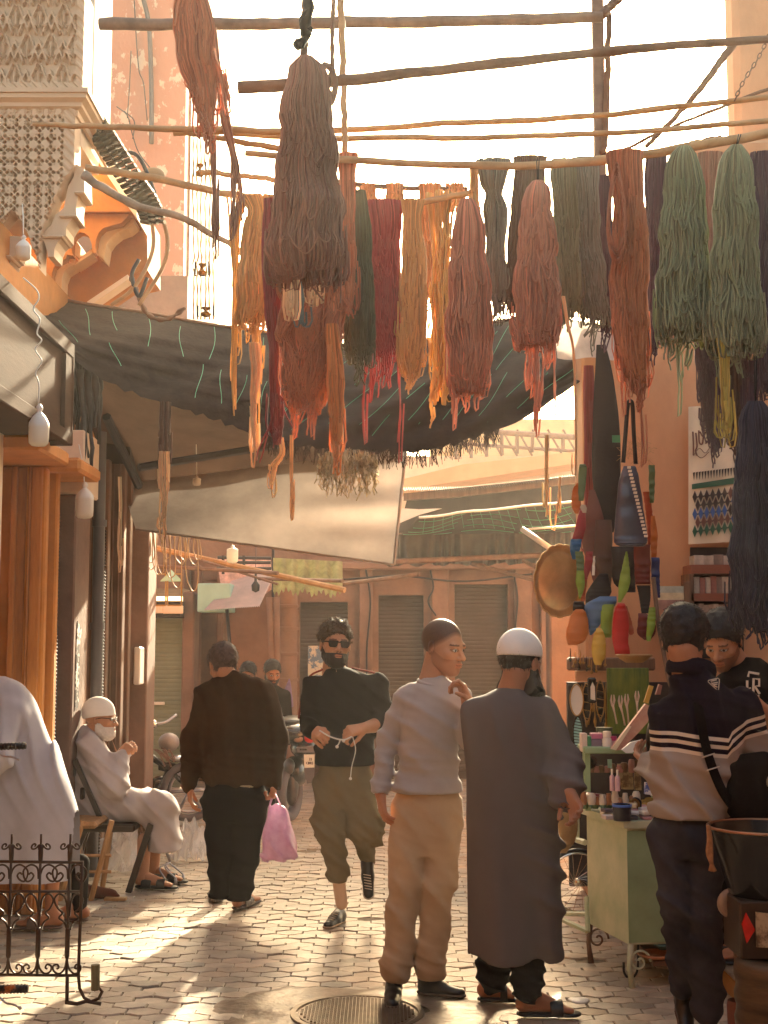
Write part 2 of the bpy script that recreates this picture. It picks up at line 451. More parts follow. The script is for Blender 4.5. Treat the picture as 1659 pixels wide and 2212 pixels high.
mb.build('door_frame', mat('stained_ochre_plaster', (.52, .21, .05), .8, .5, 2.5, .004, 22, col2=(.24, .10, .04), thresh=(.45, .72), stretch=(3, 3, .5)), lb)

pier(-2.09, 8.92, 9.36, 2.66, M_pink)
# saw-edged shutter rail
def saw(X, Y, z0, z1, m, d=1, w_=.05):
    poly = [(0, z0), (0, z1), (w_, z1)]; z = z1
    while z > z0+.03: poly += [(w_+.012, z-.012), (w_, z-.024)]; z -= .024
    poly.append((w_, z0))
    mb = MB(); mb.prism(poly, lambda u, v: (X+d*u, Y, v), None, (0, .02, 0)); return mb.build('rack_rail', m, lb)
saw(-2.19, 8.60, 0, 2.5, M_dark, 1, .06)
saw(-2.16, 9.85, 0, 2.5, M_dark, 1, .07)
for (X1, Y0, Y1) in ((-2.17, 10.35, 10.45), (-2.10, 10.62, 10.72), (-2.14, 11.1, 11.2)):
    mb = MB(); mb.box(-2.45, X1, Y0, Y1, 0, 3.1, bev=.006)
    for i in range(3): mb.tube([(X1-.04-.05*i, Y0-.006, 0), (X1-.04-.05*i, Y0-.006, 3.1)], .009, 6)
    mb.build('shutter_guide', M_brown, lb)
for (Y0, Y1) in ((9.4, 10.35), (10.75, 11.15), (8.42, 8.92)):
    mb = MB(); zz = np.linspace(0, 2.7, 110); G = [[(-2.33+.012*math.cos(k*math.pi), y, z) for y in (Y0, Y1)] for k, z in enumerate(zz)]
    mb.grid(G); mb.build('roller_shutter', M_brown, lb)
mb = MB(); mb.box(-2.45, -2.06, 11.55, 11.95, 0, 3.9, bev=.01); mb.build('corner_pier', M_pink, lb)
mb = MB(); mb.box(-2.45, -1.93, 8.32, 8.93, 2.74, 2.83, bev=.02); mb.box(-2.45, -2.0, 7.6, 8.31, 2.77, 2.86, bev=.015); mb.build('lintel_slab', M_orange, lb)
mb = MB(); mb.box(-2.45, -2.04, 8.9, 9.37, 2.665, 3.1, bev=.01); mb.build('pier_head', M_pale, lb)
mb = MB(); mb.box(-2.13, -2.075, 11.3, 11.5, 1.30, 1.62, bev=.01); mb.build('meter_box', M_white, lb)
# torn poster on the pier
mb = MB(); pts = [(0, 0), (.10, .02), (.13, .25), (.10, .42), (.16, .55), (.02, .60), (0, .35)]
mb.prism([(u*.9, v) for u, v in pts], lambda u, v: (-2.0895, 9.0+u, 1.20+v), None, (.004, 0, 0))
tag(mb.build('poster', mat('torn_poster', (.05, .035, .03), .7, .5, 18, col2=(.7, .66, .6), thresh=(.5, .55)), lb), 'torn black and white poster')
# pipes
for (px, Y, r, m, lab) in ((211, 9.62, .042, M_pipe2, 'dark grey drainpipe beside the saw-edged shutter rail'), (297, 11.62, .028, M_pipe, 'blue grey drainpipe at the corner behind the old man')):
    x = (px-CX)/FPX*Y; mb = MB(); mb.tube([(x, Y, 0), (x+.01, Y, 1.0), (x, Y, 3.2)], r, 14)
    for z in (.9, 1.75, 2.5): mb.tube([(x+.005, Y, z), (x+.005, Y, z+.05)], r*1.22, 14)
    tag(mb.build('drainpipe', m, smooth=True, sharp=40), lab, 'pipe', 'drainpipes on the left shops')
# brown shop box above
bx = thing('shop_sign_box', 'dark brown lacquered sign box projecting over the left shop', 'sign box', (-2.1, 7, 2.8))
mb = MB(); mb.box(-2.42, -1.90, 5.0, 7.82, 2.86, 3.42); mb.build('case', M_signwood, bx)
mb = MB()
mb.box(-1.90, -1.87, 4.98, 7.84, 3.36, 3.45, bev=.006); mb.box(-1.90, -1.87, 4.98, 7.84, 2.83, 2.91, bev=.006)
mb.box(-1.90, -1.875, 7.66, 7.84, 2.91, 3.36); mb.box(-2.43, -1.87, 7.82, 7.85, 2.83, 3.45, bev=.005)
mb.build('moulding', M_signwood, bx)

# ================================================================ carved stucco bay
XR = at(185, 0, 8.2).x
def zz_(y, Y=8.2): return at(0, y, Y).z
zm = zz_(205); zb = zz_(600); zl = zz_(250); zt = zz_(-60)
def stucco(P):
    x, y, z = P[:, 0], P[:, 1], P[:, 2]
    # ---- upper palm relief
    u = (x-XR+.055)/.155; v = (z-zm)/.20
    row = np.floor(v); uu_ = (u+.5*(row % 2)) % 1-.5; vv = v % 1
    rad = np.hypot(uu_, vv-.12); ang = np.arctan2(uu_, vv-.12)
    leaf = (np.cos(ang*9) > .15)*(rad < .62*np.cos(ang*.9))*(rad > .1)*(np.abs(ang) < 1.3)
    band = np.minimum(np.abs(np.abs(uu_)-.5*np.abs(vv-.06)-.16), np.abs(np.abs(uu_)+.5*(vv-.9)-.12))
    rel_u = np.maximum(leaf*.030, (band < .045)*.040)+.010*(np.abs(uu_) < .03)
    # ---- lower lattice
    g = .074
    a = x/g % 1-.5; b = z/g % 1-.5
    star = np.minimum(np.minimum(np.abs(a), np.abs(b)), np.minimum(np.abs(np.abs(a)-np.abs(b))*.8, np.abs(np.hypot(a, b)-.33)))
    rel_l = (star < .07)*.042
    frame_u = (x > XR-.045) | (z < zm+.07)
    edge = .010*(np.sin(x*95+z*95) > 0)
    up = z > zm
    rel = np.where(up, np.where(frame_u, .030+edge, rel_u), np.where(x > XR-.13, .034+edge, rel_l))
    xr = np.where(up, XR, XR-.055)
    front = 8.2+np.where(up, 0, .06)-rel
    # bottom arch profile (metres from XR-.055, going left)
    s_ = (XR-.055)-x
    arch_z = lambda c, w_, top: top-((np.abs(s_-c)/w_)**1.5)*.28-.014*np.abs(np.sin(s_*55))
    zt1 = arch_z(.39, .15, zz_(450)); zt2 = arch_z(-.02, .16, zz_(350)); zt3 = arch_z(.73, .15, zz_(450))
    open_ = np.maximum(np.maximum(np.where(np.abs(s_-.39) < .20, zt1, -9), np.where(s_ < .2, zt2, -9)), np.where(np.abs(s_-.73) < .20, zt3, -9))
    floor_ = np.maximum(open_, zb+.0*x)
    d = np.maximum.reduce([x-xr, front-y, y-(8.2+np.where(up, .5, .20)), z-zt, (floor_-z)*.6])
    # frame along arch edge
    return np.maximum(d, -6+0*x)
bay = thing('carved_bay', 'cream carved stucco bay with palm relief above star lattice and pointed arches', 'stucco bay', (-2.5, 8.3, zb))
X0b = at(-40, 0, 8.2).x
V_, F_ = nets(stucco, (X0b, 8.14, zb-.03), (XR+.03, 8.45, zz_(-20)), .0068)
new_obj('stucco_panel', V_, F_, M_stucco, bay, smooth=False)
mb = MB()
mb.box(-4.4, XR+.004, 8.452, 9.0, zm, zt+1.5); mb.box(-4.4, XR-.07, 8.42, 9.0, zl-.1, zm)
mb.box(-4.4, XR-.3, 8.42, 8.8, zb+.45, zl)
mb.build('bay_wall', M_pale, bay)
mb = MB(); prof = [(0, -.13), (.02, -.13), (.02, -.09), (.05, -.075), (.05, -.05), (.085, -.03), (.085, 0), (.1, 0), (.1, .03), (0, .03)]
G = []
for (x, y, dx, dy) in ((-4.4, 8.25, 0, -1), (XR-.06, 8.25, 1, -1), (XR-.06, 9.2, 1, 0)):
    G.append([(x+dx*a, y+dy*a, zm+b-.0) for a, b in prof])
mb.grid(G); mb.build('cornice', M_stucco, bay, smooth=False)
# stalactite brackets beneath the right corner
cG = lambda x, y: (x/2.1636/1.1573, (380+y/2.1636)/1.1573)
for poly, y0 in (([(400, 60), (455, 90), (458, 220), (430, 224), (418, 250), (412, 300), (415, 348), (396, 352), (372, 385), (358, 410), (356, 450), (338, 460), (312, 485), (296, 520), (292, 566), (258, 566), (254, 530), (240, 490), (222, 456), (262, 408), (276, 396), (300, 340), (345, 300), (352, 262), (372, 180), (400, 130)], 8.275), ([(-60, 455), (108, 455), (116, 470), (112, 500), (92, 530), (82, 562), (60, 566), (58, 590), (36, 620), (22, 650), (20, 700), (-60, 700)], 8.32)):
    mb = MB(); mb.prism(poly, lambda u, v: tuple(at(*cG(u, v), y0)), None, (0, .22, 0)); mb.build('stalactite_bracket', M_stucco, bay)
for (x0, y0, x1, y1) in ((222, 448, 342, 462), (318, 338, 416, 352), (400, 210, 458, 226), (-40, 556, 62, 570)):
    a, b = at(*cG(x0, y1), 8.25), at(*cG(x1, y0), 8.25); mb = MB(); mb.box(a.x, b.x, 8.245, 8.5, a.z, b.z, bev=.008); mb.build('bracket_ledge', M_stucco, bay)

# ================================================================ orange arcade behind the bay
arc = thing('orange_arcade', 'orange plastered arcade with scalloped brackets with painted sunlit edges under the carved bay', 'arcade', (-3.2, 9.8, 3.8))
M_oran2 = mat('painted_sunlit_orange', (.88, .60, .32), .8, .1, 4, .003, 20)  # paler orange paints sunlight onto the inner faces of the arches
def pxp(Y): return lambda u, v: tuple(at(u, v, Y))
def gp_(name, poly, Y, d, m):
    mb = MB(); mb.prism(poly, lambda u, v: tuple(at(*cG(u, v), Y)), None, (0, d, 0)); mb.build(name, m, arc)
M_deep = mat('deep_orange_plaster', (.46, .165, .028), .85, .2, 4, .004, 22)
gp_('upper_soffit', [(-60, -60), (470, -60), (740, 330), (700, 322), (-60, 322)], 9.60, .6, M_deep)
gp_('sloping_eave', [(492, -10), (560, -30), (738, 290), (742, 358), (690, 290)], 9.52, .5, M_pale)
gp_('scalloped_fascia', [(-60, 318), (700, 318), (690, 350), (655, 384), (600, 398), (560, 410), (535, 435), (520, 470), (516, 510), (520, 548), (500, 545), (496, 500), (480, 455), (455, 436), (430, 434), (405, 452), (390, 480), (388, 530), (394, 560), (360, 556), (356, 576), (320, 594), (292, 620), (280, 660), (284, 700), (262, 706), (256, 650), (240, 606), (205, 578), (165, 586), (148, 620), (150, 700), (112, 708), (-60, 690)], 9.66, .10, M_deep)
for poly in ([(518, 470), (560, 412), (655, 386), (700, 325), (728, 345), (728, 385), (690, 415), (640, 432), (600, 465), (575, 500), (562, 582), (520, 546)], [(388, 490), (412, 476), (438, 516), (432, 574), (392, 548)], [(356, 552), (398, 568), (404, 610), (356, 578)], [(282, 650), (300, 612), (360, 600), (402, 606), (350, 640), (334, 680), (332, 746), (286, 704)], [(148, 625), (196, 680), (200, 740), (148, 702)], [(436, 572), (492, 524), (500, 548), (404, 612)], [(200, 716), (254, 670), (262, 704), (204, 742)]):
    gp_('painted_lit_reveal', poly, 9.78, .2, M_oran2)  # sunlit look comes from the pale colour
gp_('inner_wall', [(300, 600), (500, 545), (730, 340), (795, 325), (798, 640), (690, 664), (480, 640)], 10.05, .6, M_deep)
gp_('underside', [(-60, 560), (500, 560), (695, 662), (480, 808), (-60, 800)], 10.02, .5, M_deep)
gp_('lower_ledge', [(470, 810), (690, 662), (694, 688), (500, 822)], 9.95, .15, M_pale)

# ================================================================ tall tower house with green shutter (far left)
YT = 15.4
tw = thing('tower_house', 'tall flaking pink tower house with a green roller shutter at street level', 'building', (-2.9, YT, 0))
xl, xr_ = at(215, 0, YT).x, at(405, 0, YT).x
mb = MB(); mb.box(xl, xr_, YT, YT+.3, at(0, 600, YT).z, 14); mb.build('flaking_wall', M_pinkflake, tw)
mb = MB(); mb.box(xl-1.6, xl, YT+.02, YT+.35, 2.4, 14); mb.box(xl-1.6, xr_+.02, YT+.30, YT+3, 2.3, 14); mb.box(xl-1.5, xr_+.06, YT-.04, YT+.3, at(0, 640, YT).z-2, at(0, 598, YT).z)
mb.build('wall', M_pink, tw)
mb = MB(); mb.box(xl-.3, at(300, 0, YT).x, YT, YT+.4, 0, 2.3); mb.box(at(415, 0, YT).x, at(440, 0, YT).x, YT-.05, YT+.4, 0, 2.25, bev=.02)
mb.build('doorway_pier', M_pink, tw)
def shutter(Y, x0, x1, y0px, m, parent, z0=-.02, name='roller_shutter', pitch=.05):
    z1 = at(0, y0px, Y).z; a, b = at(x0, 0, Y).x, at(x1, 0, Y).x
    n = int((z1-z0)/pitch)*4; G = []
    for k in range(n+1):
        z = z0+(z1-z0)*k/n; d = (0, .005, .006, .005)[k % 4]
        G.append([(a, Y-d, z), (b, Y-d, z)])
    mb = MB(); mb.grid(G); return mb.build(name, m, parent)
shutter(YT+.05, 302, 415, 1335, M_green_sh, tw)
mb = MB(); p = at(342, 1520, YT); mb.box(p.x-.07, p.x+.07, YT-.0, YT+.03, p.z-.015, p.z+.02, bev=.006); mb.build('handle', M_white, tw)
mb = MB(); p = at(300, 1335, YT); q = at(400, 1300, YT); mb.box(p.x, q.x, YT-.35, YT+.0, p.z, q.z+.0); mb.build('shutter_housing', M_dark, tw)
for (a, b, c, d) in ((323, 352, 1325, 1312), (352, 396, 1326, 1314)):
    p = at(a, c, YT-.38); q = at(b, d, YT-.38); mb = MB(); mb.box(p.x, q.x, YT-.42, YT-.37, p.z, q.z+.03, bev=.008); mb.build('tray', M_pale, tw)
# thick black hose on the tower
mb = MB(); mb.tube(catmull([at(308, -10, YT-.1), at(322, 60, YT-.1), at(327, 200, YT-.1), at(327, 310, YT-.1)], 20), .028, 8)
tag(mb.build('black_hose', M_pipe2, smooth=True), 'thick dark hose running down the flaking tower wall', 'hose')
for pts in ([(290, 0), (293, 60), (300, 150), (310, 180), (318, 260)], [(252, 230), (275, 250), (286, 290), (300, 330), (330, 370)], [(268, 240), (290, 262), (287, 300)], [(275, 255), (280, 180), (283, 110)]):
    mb = MB(); mb.tube(catmull([at(a, b, YT-.15) for a, b in pts], 24), .007, 5)
    tag(mb.build('wall_wire', M_cable, smooth=True), {290: 'longest thin wire, curving down the flaking wall beside the hose', 252: 'thin wire drooping right from the corner of the carved bay', 268: 'short curled wire end above the belts', 275: 'faint straight wire climbing the flaking wall'}[pts[0][0]], 'wire', 'wires on the tower wall')

# ================================================================ back building with shutters
YB = 16.2
bb = thing('shuttered_building', 'dusky pink building closing the lane with closed roller shutters', 'building', (0.5, YB, 0))
def wx(px, Y=YB): return at(px, 0, Y).x
def wz(py, Y=YB): return at(0, py, Y).z
mb = MB(); ops = [(655, 755, 1300), (818, 912, 1285), (975, 1086, 1262)]
edges = [wx(430)] + [wx(v) for a in ops for v in a[:2]] + [wx(1300)]
for k in range(0, len(edges), 2): mb.box(edges[k], edges[k+1], YB, YB+.4, 0, wz(1255))
for a, b, t in ops: mb.box(wx(a), wx(b), YB, YB+.4, wz(t), wz(1254))
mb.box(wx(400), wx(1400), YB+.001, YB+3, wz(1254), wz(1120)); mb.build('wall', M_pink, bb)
for a, b, t in ops: shutter(YB+.22, a, b, t, M_grey_sh, bb)
for a, b in ((778, 806), (926, 962), (1098, 1132), (1150, 1164)):
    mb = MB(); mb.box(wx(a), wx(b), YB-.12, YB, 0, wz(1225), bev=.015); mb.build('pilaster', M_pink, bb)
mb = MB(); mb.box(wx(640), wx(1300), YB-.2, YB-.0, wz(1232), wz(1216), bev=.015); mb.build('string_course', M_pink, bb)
mb = MB(); a, b = wx(672), wx(706); mb.box(a, b, YB+.14, YB+.2, wz(1530), wz(1395)); mb.build('poster', mat('blue_poster', (.12, .2, .32), .5, .6, 9, col2=(.62, .58, .5), thresh=(.45, .5)), bb)
for k_, pts in enumerate(([(600, 1238), (720, 1252), (860, 1244), (1000, 1256), (1150, 1240)], [(790, 1228), (800, 1300), (792, 1420), (798, 1560)], [(930, 1232), (936, 1270), (925, 1300), (942, 1330)], [(1110, 1236), (1118, 1300), (1108, 1400)])):
    mb = MB(); mb.tube(catmull([at(a, b, YB-.14) for a, b in pts], 30), .012, 5)
    tag(mb.build('wall_cable', M_cable, smooth=True), ('long cable looping along the top of the shuttered wall', 'cable running down beside the middle shutter', 'short loose cable end between the shutters', 'cable dropping right of the rightmost shutter')[k_], 'cable', 'cables on the shuttered wall')
for k_, (px, py) in enumerate(((865, 1560), (1030, 1560), (705, 1580))):
    q = at(px, py, YB+.2); mb = MB(); mb.box(q.x-.05, q.x+.05, YB+.17, YB+.21, q.z-.03, q.z+.03, bev=.008); mb.build('shutter_lock', M_cable, bb)
# left openings behind the column
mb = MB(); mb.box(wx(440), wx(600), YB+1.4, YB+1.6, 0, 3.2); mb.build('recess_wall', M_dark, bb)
shutter(YB+.9, 500, 582, 1395, M_brown, bb, name='panelled_door', pitch=.3)
for a, b in ((488, 502), (440, 455)):
    mb = MB(); mb.box(wx(a), wx(b), YB-.2, YB, 0, 2.6, bev=.02); mb.build('pilaster', M_pink, bb)
mb = MB(); mb.box(at(1170, 0, 12.4).x, at(1300, 0, 12.4).x, 12.4, 12.7, 0, at(0, 1195, 12.4).z, bev=.02)
tag(mb.build('pink_pier', M_pink), 'plain pink plaster pier between the shutters and the hanging pouches', 'pier')
# banded column
YC = 14.6; cl = thing('banded_column', 'round pink column with four raised bands beneath the ragged green awning', 'column', (at(630, 0, YC).x, YC, 0))
mb = MB(); c = (at(630, 0, YC).x, YC, 0); r0 = m_(22, YC)
mb.lathe([(r0*1.15, 0), (r0*1.15, .1), (r0, .12), (r0, at(0, 1270, YC).z), (r0*1.2, at(0, 1262, YC).z+.05)], c, 24); mb.build('shaft', M_pink, cl, True, sharp=40)
for py in (1310, 1358, 1412, 1468):
    z = at(0, py, YC).z; mb = MB(); mb.lathe([(r0, z-.02), (r0*1.12, z-.015), (r0*1.12, z+.015), (r0, z+.02)], c, 24); mb.build('band', M_pink, cl, True, sharp=40)
for px, rr_, lean in ((582, 7, 14), (597, 7, 4)):
    mb = MB(); mb.tube([at(px, 1290, YC-.3), at(px+lean*.4, 1420, YC-.3), (at(px+lean, 0, YC-.3).x, YC-.3, 0)], m_(rr_, YC), 10)
    tag(mb.build('plastic_drainpipe', M_pink, smooth=True), 'leaning beige plastic pipe beside the banded column, %s' % ('left one' if px == 582 else 'right one'), 'pipe', 'beige pipes by the column')
mb = MB(); mb.tube([at(490, 1316, 14.9), at(500, 1430, 14.9), at(498, 1500, 14.9)], .02, 8)
tag(mb.build('thin_post', M_cable, smooth=True), 'thin dark leaning post left of the banded column', 'post')
# teal sign boxes and tin behind the green shutter
mb = MB(); p = at(426, 1322, 15.0); q = at(498, 1260, 15.0); mb.box(p.x, q.x, 15.0, 15.5, p.z, q.z, bev=.01)
tag(mb.build('teal_cabinet', mat('pale_teal_paint', (.36, .62, .56), .5, .08, 4)), 'pale teal cabinet mounted above the shops beside the tin canopy', 'cabinet')
mb = MB(); G = []
for i in range(61):
    t = i/60; G.append([at(440+120*t, 1318-8*t+1.5*math.cos(i*math.pi), 14.7), at(560+40*t-60*(1-t), 1255-30*t+1.5*math.cos(i*math.pi), 15.6)])
mb.grid(G); tag(mb.build('tin_canopy', mat('pinkish_tin', (.62, .46, .42), .5, .15, 6, transl=.2), smooth=True), 'small torn corrugated canopy sheet over the dark shops at left', 'canopy')
mb = MB()
mb.prism([(468, 1205), (582, 1205), (586, 1270), (560, 1290), (520, 1305), (482, 1300)], pxp(15.7), None, (0, .2, 0))
tag(mb.build('broken_wall', mat('broken_pink_brick', (.72, .47, .42), .8, .3, 14, .01, 20)), 'broken pale pink brick wall seen through the gap above the canopy', 'wall')
for a in ([(470, 1215), (585, 1215)], [(468, 1228), (586, 1228)], [(470, 1204), (586, 1206)], [(590, 1180), (590, 1330)], [(482, 1200), (482, 1240)], [(527, 1200), (527, 1228)]):
    mb = MB(); mb.tube([at(*a[0], 14.8), at(*a[1], 14.8)], .018, 6)
    tag(mb.build('steel_bar', M_cable), 'thin dark steel bar of the frame above the lane, %s' % {(470, 1215): 'middle one of three level bars', (468, 1228): 'lowest of three level bars', (470, 1204): 'topmost of three level bars', (590, 1180): 'long upright at the right', (482, 1200): 'short upright at the left', (527, 1200): 'short upright in the middle'}[a[0]], 'steel bar', 'dark steel bars above the far lane')
# far sunlit buildings to the right
fb = thing('sunlit_terrace', 'pale sunlit terrace building with ochre recess and roof railing beyond the canopies', 'building', (3, 23, 0))
YF = 23.0
mb = MB(); mb.box(at(862, 0, YF).x, at(1420, 0, YF).x, YF, YF+5, 0, at(0, 985, YF).z); mb.build('wall', M_pale, fb)
mb = MB(); mb.box(at(940, 0, YF+2).x, at(1420, 0, YF+2).x, YF+2, YF+6, 0, at(0, 905, YF+2).z); mb.build('upper_wall', mat('ochre_wall', (.80, .55, .30), .8, .2, 2), fb)
mb = MB(); mb.prism([(1000, 1003), (1250, 975), (1250, 1000), (870, 1058), (870, 1035)], pxp(YF-1.2), None, (0, 1, 0)); mb.build('parapet', mat('orange_coping', (.75, .42, .22), .8, .1, 3), fb)
mb = MB()
for k in range(9):
    x = 985+k*33; mb.tube([at(x, 928+k*2, YF-.3), at(x, 992-k*3, YF-.3)], .035, 6); 
    if k < 8: mb.tube([at(x, 928, YF-.3), at(x+33, 985, YF-.3)], .02, 5)
mb.tube([at(940, 925, YF-.3), at(1250, 945, YF-.3)], .05, 6); mb.tube([at(940, 955, YF-.3), at(1250, 975, YF-.3)], .03, 6)
mb.build('roof_railing', M_steel, fb)
# corrugated roof
cr = thing('corrugated_roof', 'wavy corrugated sheet roof edge above the pleated valance', 'roof', (1.5, 15.5, 3.2))
mb = MB(); G = []
n = 150
for i in range(n):
    t = i/(n-1); x = 870+375*t; yb = 1058-6*t-30*max(0, t-.35)**1.2*1.3; wv = 3.4*math.cos(i*math.pi)
    G.append([at(x, yb+wv, 15.2), at(x*1.0, yb-3+wv, 16.2)])
mb.grid(G); mb.build('sheet', M_tin, cr, False)
mb = MB(); mb.prism([(872, 1066), (1245, 1028), (1245, 1044), (980, 1074), (872, 1080)], pxp(15.3), None, (0, .1, 0)); mb.build('fascia_board', M_wood, cr)
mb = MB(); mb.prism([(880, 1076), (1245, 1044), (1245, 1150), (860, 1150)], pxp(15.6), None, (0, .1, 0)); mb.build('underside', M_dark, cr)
mb = MB(); mb.prism([(860, 1118), (868, 1098), (905, 1100), (955, 1098), (905, 1112), (862, 1130)], pxp(14.4), None, (0, .05, 0)); mb.build('white_board', M_white, cr)
# net canopy with green threads
nc = thing('net_canopy', 'dark shade net with a green thread grid slung above the pleated valance', 'canopy', (1.2, 13.5, 2.8))
def netS(u, v):     # u across, v from upper (near) to lower (far)
    xt = 905+340*u; yt = 1100-22*u+8*math.sin(u*7) + (18*(1-u*3) if u < .33 else 0) + 16*math.sin(min(1, max(0, (u-.25)/.75))*math.pi)*1.0
    xb = 850+395*u; yb = 1158-4*u
    x = xt+(xb-xt)*v; y = yt+(yb-yt)*v+10*math.sin(v*math.pi)*math.sin(u*9+1)
    return at(x, y, 12.6+1.5*v)
mb = MB(); mb.grid([[netS(u, v) for v in np.linspace(0, 1, 14)] for u in np.linspace(0, 1, 50)]); mb.build('net', M_net2, nc, True)
mb = MB()
for v in (.12, .35, .55, .75, .9): 
    for u0 in (0.02, .36, .68): mb.tube([netS(u, v+.05*math.sin(u*9)) - Vector((0, .02, 0)) for u in np.linspace(u0, u0+.29, 16)], .004, 4)
for u in np.linspace(.04, .96, 17): mb.tube([netS(u+.12*v, v)-Vector((0, .02, 0)) for v in np.linspace(0.05, .8, 10)], .002, 4)
mb.build('green_thread', M_thread, nc)
mb = MB(); mb.tube([netS(u, 0) for u in np.linspace(0, 1, 30)], .012, 6); mb.build('edge_rope', M_white, nc, True)
va = MB(); G = []
for i in range(160):
    t = i/159; x = 835+410*t; dp = .05*math.sin(i*.55+math.sin(i*.13)*2); G.append([Vector(at(x, 1156-6*t+14*(q), 13.9))+Vector((0, dp*(.25+q*.5)-.15*(q > 9), -.012*q*(1+.25*math.sin(i*.31)))) for q in (0, 1, 2, 3, 4)])
va.grid(G); tag(va.build('pleated_valance', M_valance, smooth=True), 'grey pleated plastic valance hanging in front of the shuttered building', 'valance')
mb = MB(); mb.tube([at(832, 1214, 13.6), at(1245, 1196, 13.6)], .03, 6); tag(mb.build('valance_rail', M_steel), 'dark rail along the foot of the pleated valance', 'rail')
for a, b in (((1020, 1218), (1190, 1262)), ((1130, 1210), (1230, 1268)), ((740, 1262), (905, 1240))):
    mb = MB(); mb.tube([at(*a, 13.8), at(*b, 13.4)], .022, 6); tag(mb.build('support_strut', M_steel), {1020: 'longest slanting strut under the pleated valance', 1130: 'steep slanting strut beside the brass tray', 740: 'nearly level strut left of the shutters'}[a[0]], 'strut', 'struts under the valance')
mb = MB(); mb.tube([at(1128, 1143, 9.6), at(1200, 1192, 9.4)], .022, 10); tag(mb.build('white_rod', M_white, smooth=True), 'short white wooden rod poking out above the brass tray', 'rod')
mb = MB(); mb.tube([at(1140, 1143, 9.9), at(1243, 1136, 9.9)], .008, 8); tag(mb.build('stretched_line', M_white, smooth=True), 'taut pale cord stretched under the dark net', 'cord')
# ragged green awning piece
mb = MB(); G = []
for i in range(50):
    t = i/49; G.append([at(590+150*t, 1205+8*t+q*(72+6*math.sin(i*1.9)*(q > .9)+5*math.sin(i*.5))-22*(1-t)*0, 14.0-.5*q+.04*math.sin(i*.8)) for q in np.linspace(0, 1, 8)])
mb.grid(G); tag(mb.build('ragged_awning', M_awn, smooth=True), 'faded olive awning with a ragged hem beneath the grey banner', 'awning')
for a, b, r_ in (((300, 1176), (745, 1275), .028), ((305, 1222), (600, 1238), .02), ((340, 1180), (600, 1262), .012), ((560, 1250), (740, 1255), .019)):
    mb = MB(); mb.tube([at(*a, 13.2), at(*b, 12.2)], r_, 7); tag(mb.build('awning_pole', M_bamboo if r_ > .025 else M_steel), {.028: 'long pale pole slanting down below the grey banner', .02: 'thin horizontal awning pole behind the hanging wires', .019: 'short rod along the hem of the ragged awning', .012: 'thinnest dark slanting rod behind the bulb'}[r_], 'pole', None)
# ================================================================ right terracotta building
YR = 8.7
rb = thing('terracotta_building', 'terracotta plastered building at the right with a taller block rising behind the yarn', 'building', (3, YR, 0))
mb = MB(); mb.box(at(1245, 0, YR).x, 6, YR, YR+.4, 0, at(0, 700, YR).z, bev=.02); mb.build('shop_wall', M_terra, rb)
mb = MB(); mb.box(at(1478, 0, YR+1).x, 6.5, YR+1, YR+1.3, 3.0, at(0, 300, YR+1).z, bev=.03); mb.build('middle_block', M_terra, rb)
mb = MB(); mb.box(at(1583, 0, YR+1.6).x, 7, YR+1.6, YR+1.9, 4.5, 14, bev=.05); mb.build('tower_block', M_terra, rb)
# unseen walls and roof around the viewer, added to cut ambient fill
for x0, x1, lab, nm in ((3.4, 5, 'added unseen terracotta wall further back along the right side of the lane', 'added_side_wall'),):
    mb = MB(); mb.box(x0, x1, -6, 8.69, 0, 4.2); tag(mb.build(nm, M_terra), lab, 'wall')
mb = MB(); mb.box(-4, 4, -6.2, -.6, 4.22, 4.3); tag(mb.build('added_shade_roof', M_wood), 'added plank roof shading the lane behind the viewer', 'roof')  # added out of view to reduce front fill and deepen contrast
mb = MB(); mb.box(-5, 5, -7, -6.2, 0, 5); tag(mb.build('added_end_wall', M_pink), 'added pink wall blocking light behind the viewer', 'wall')  # added out of view to hold back fill light
# ================================================================ black net awning over the lane
ba = thing('black_awning', 'wide sagging black shade net awning with green threads stretched across the lane', 'awning', (-.5, 9, 3.3))
top = catmull([(-30, 597), (60, 628), (160, 655), (300, 676), (450, 703), (560, 718), (700, 745), (850, 745), (1000, 722), (1060, 700), (1110, 693), (1200, 690), (1290, 720), (1350, 735)], 80)
bot = catmull([(-30, 600), (100, 720), (190, 800), (290, 850), (400, 885), (480, 912), (560, 942), (640, 962), (760, 972), (860, 978), (950, 968), (1040, 940), (1130, 905), (1260, 820)], 80)
def awS(i, v):
    x = top[i][0]+(bot[i][0]-top[i][0])*v; y = top[i][1]+(bot[i][1]-top[i][1])*v
    sag = math.sin(v*math.pi)
    Y = 9.9-1.1*v-.25*sag-.09*math.sin(i*.35+v*5)*sag - .05*math.sin(i*.9+v*14)*sag-.03*math.sin(v*38+i*.2)*sag
    return at(x, y, Y)
def frin(i): return 1+.018*math.sin(i*2.7)+.014*math.sin(i*4.1+1)
mb = MB(); mb.grid([[awS(i, v*(frin(i) if v > .95 else 1)) for v in np.linspace(0, 1, 26)] for i in range(80)]); mb.build('net', M_net, ba, True)
mb = MB()
for i in range(4, 78, 3):
    for (a, b) in ((.05, .44), (.47, .92)):
        j = i+(2 if a > .3 else 0)
        if random.random() < .12: continue
        q = random.uniform(-.04, .04); b = b-random.uniform(0, .15)
        pts = [awS(min(79, int(j)), v)+Vector((.02*math.sin(v*9+i)-.10*v*(1 if i > 35 else -1), -.03, 0)) for v in np.linspace(a+q, b+q, 8)]
        mb.tube(pts, .0022, 4)
mb.build('green_thread', M_thread, ba)
mb = MB()
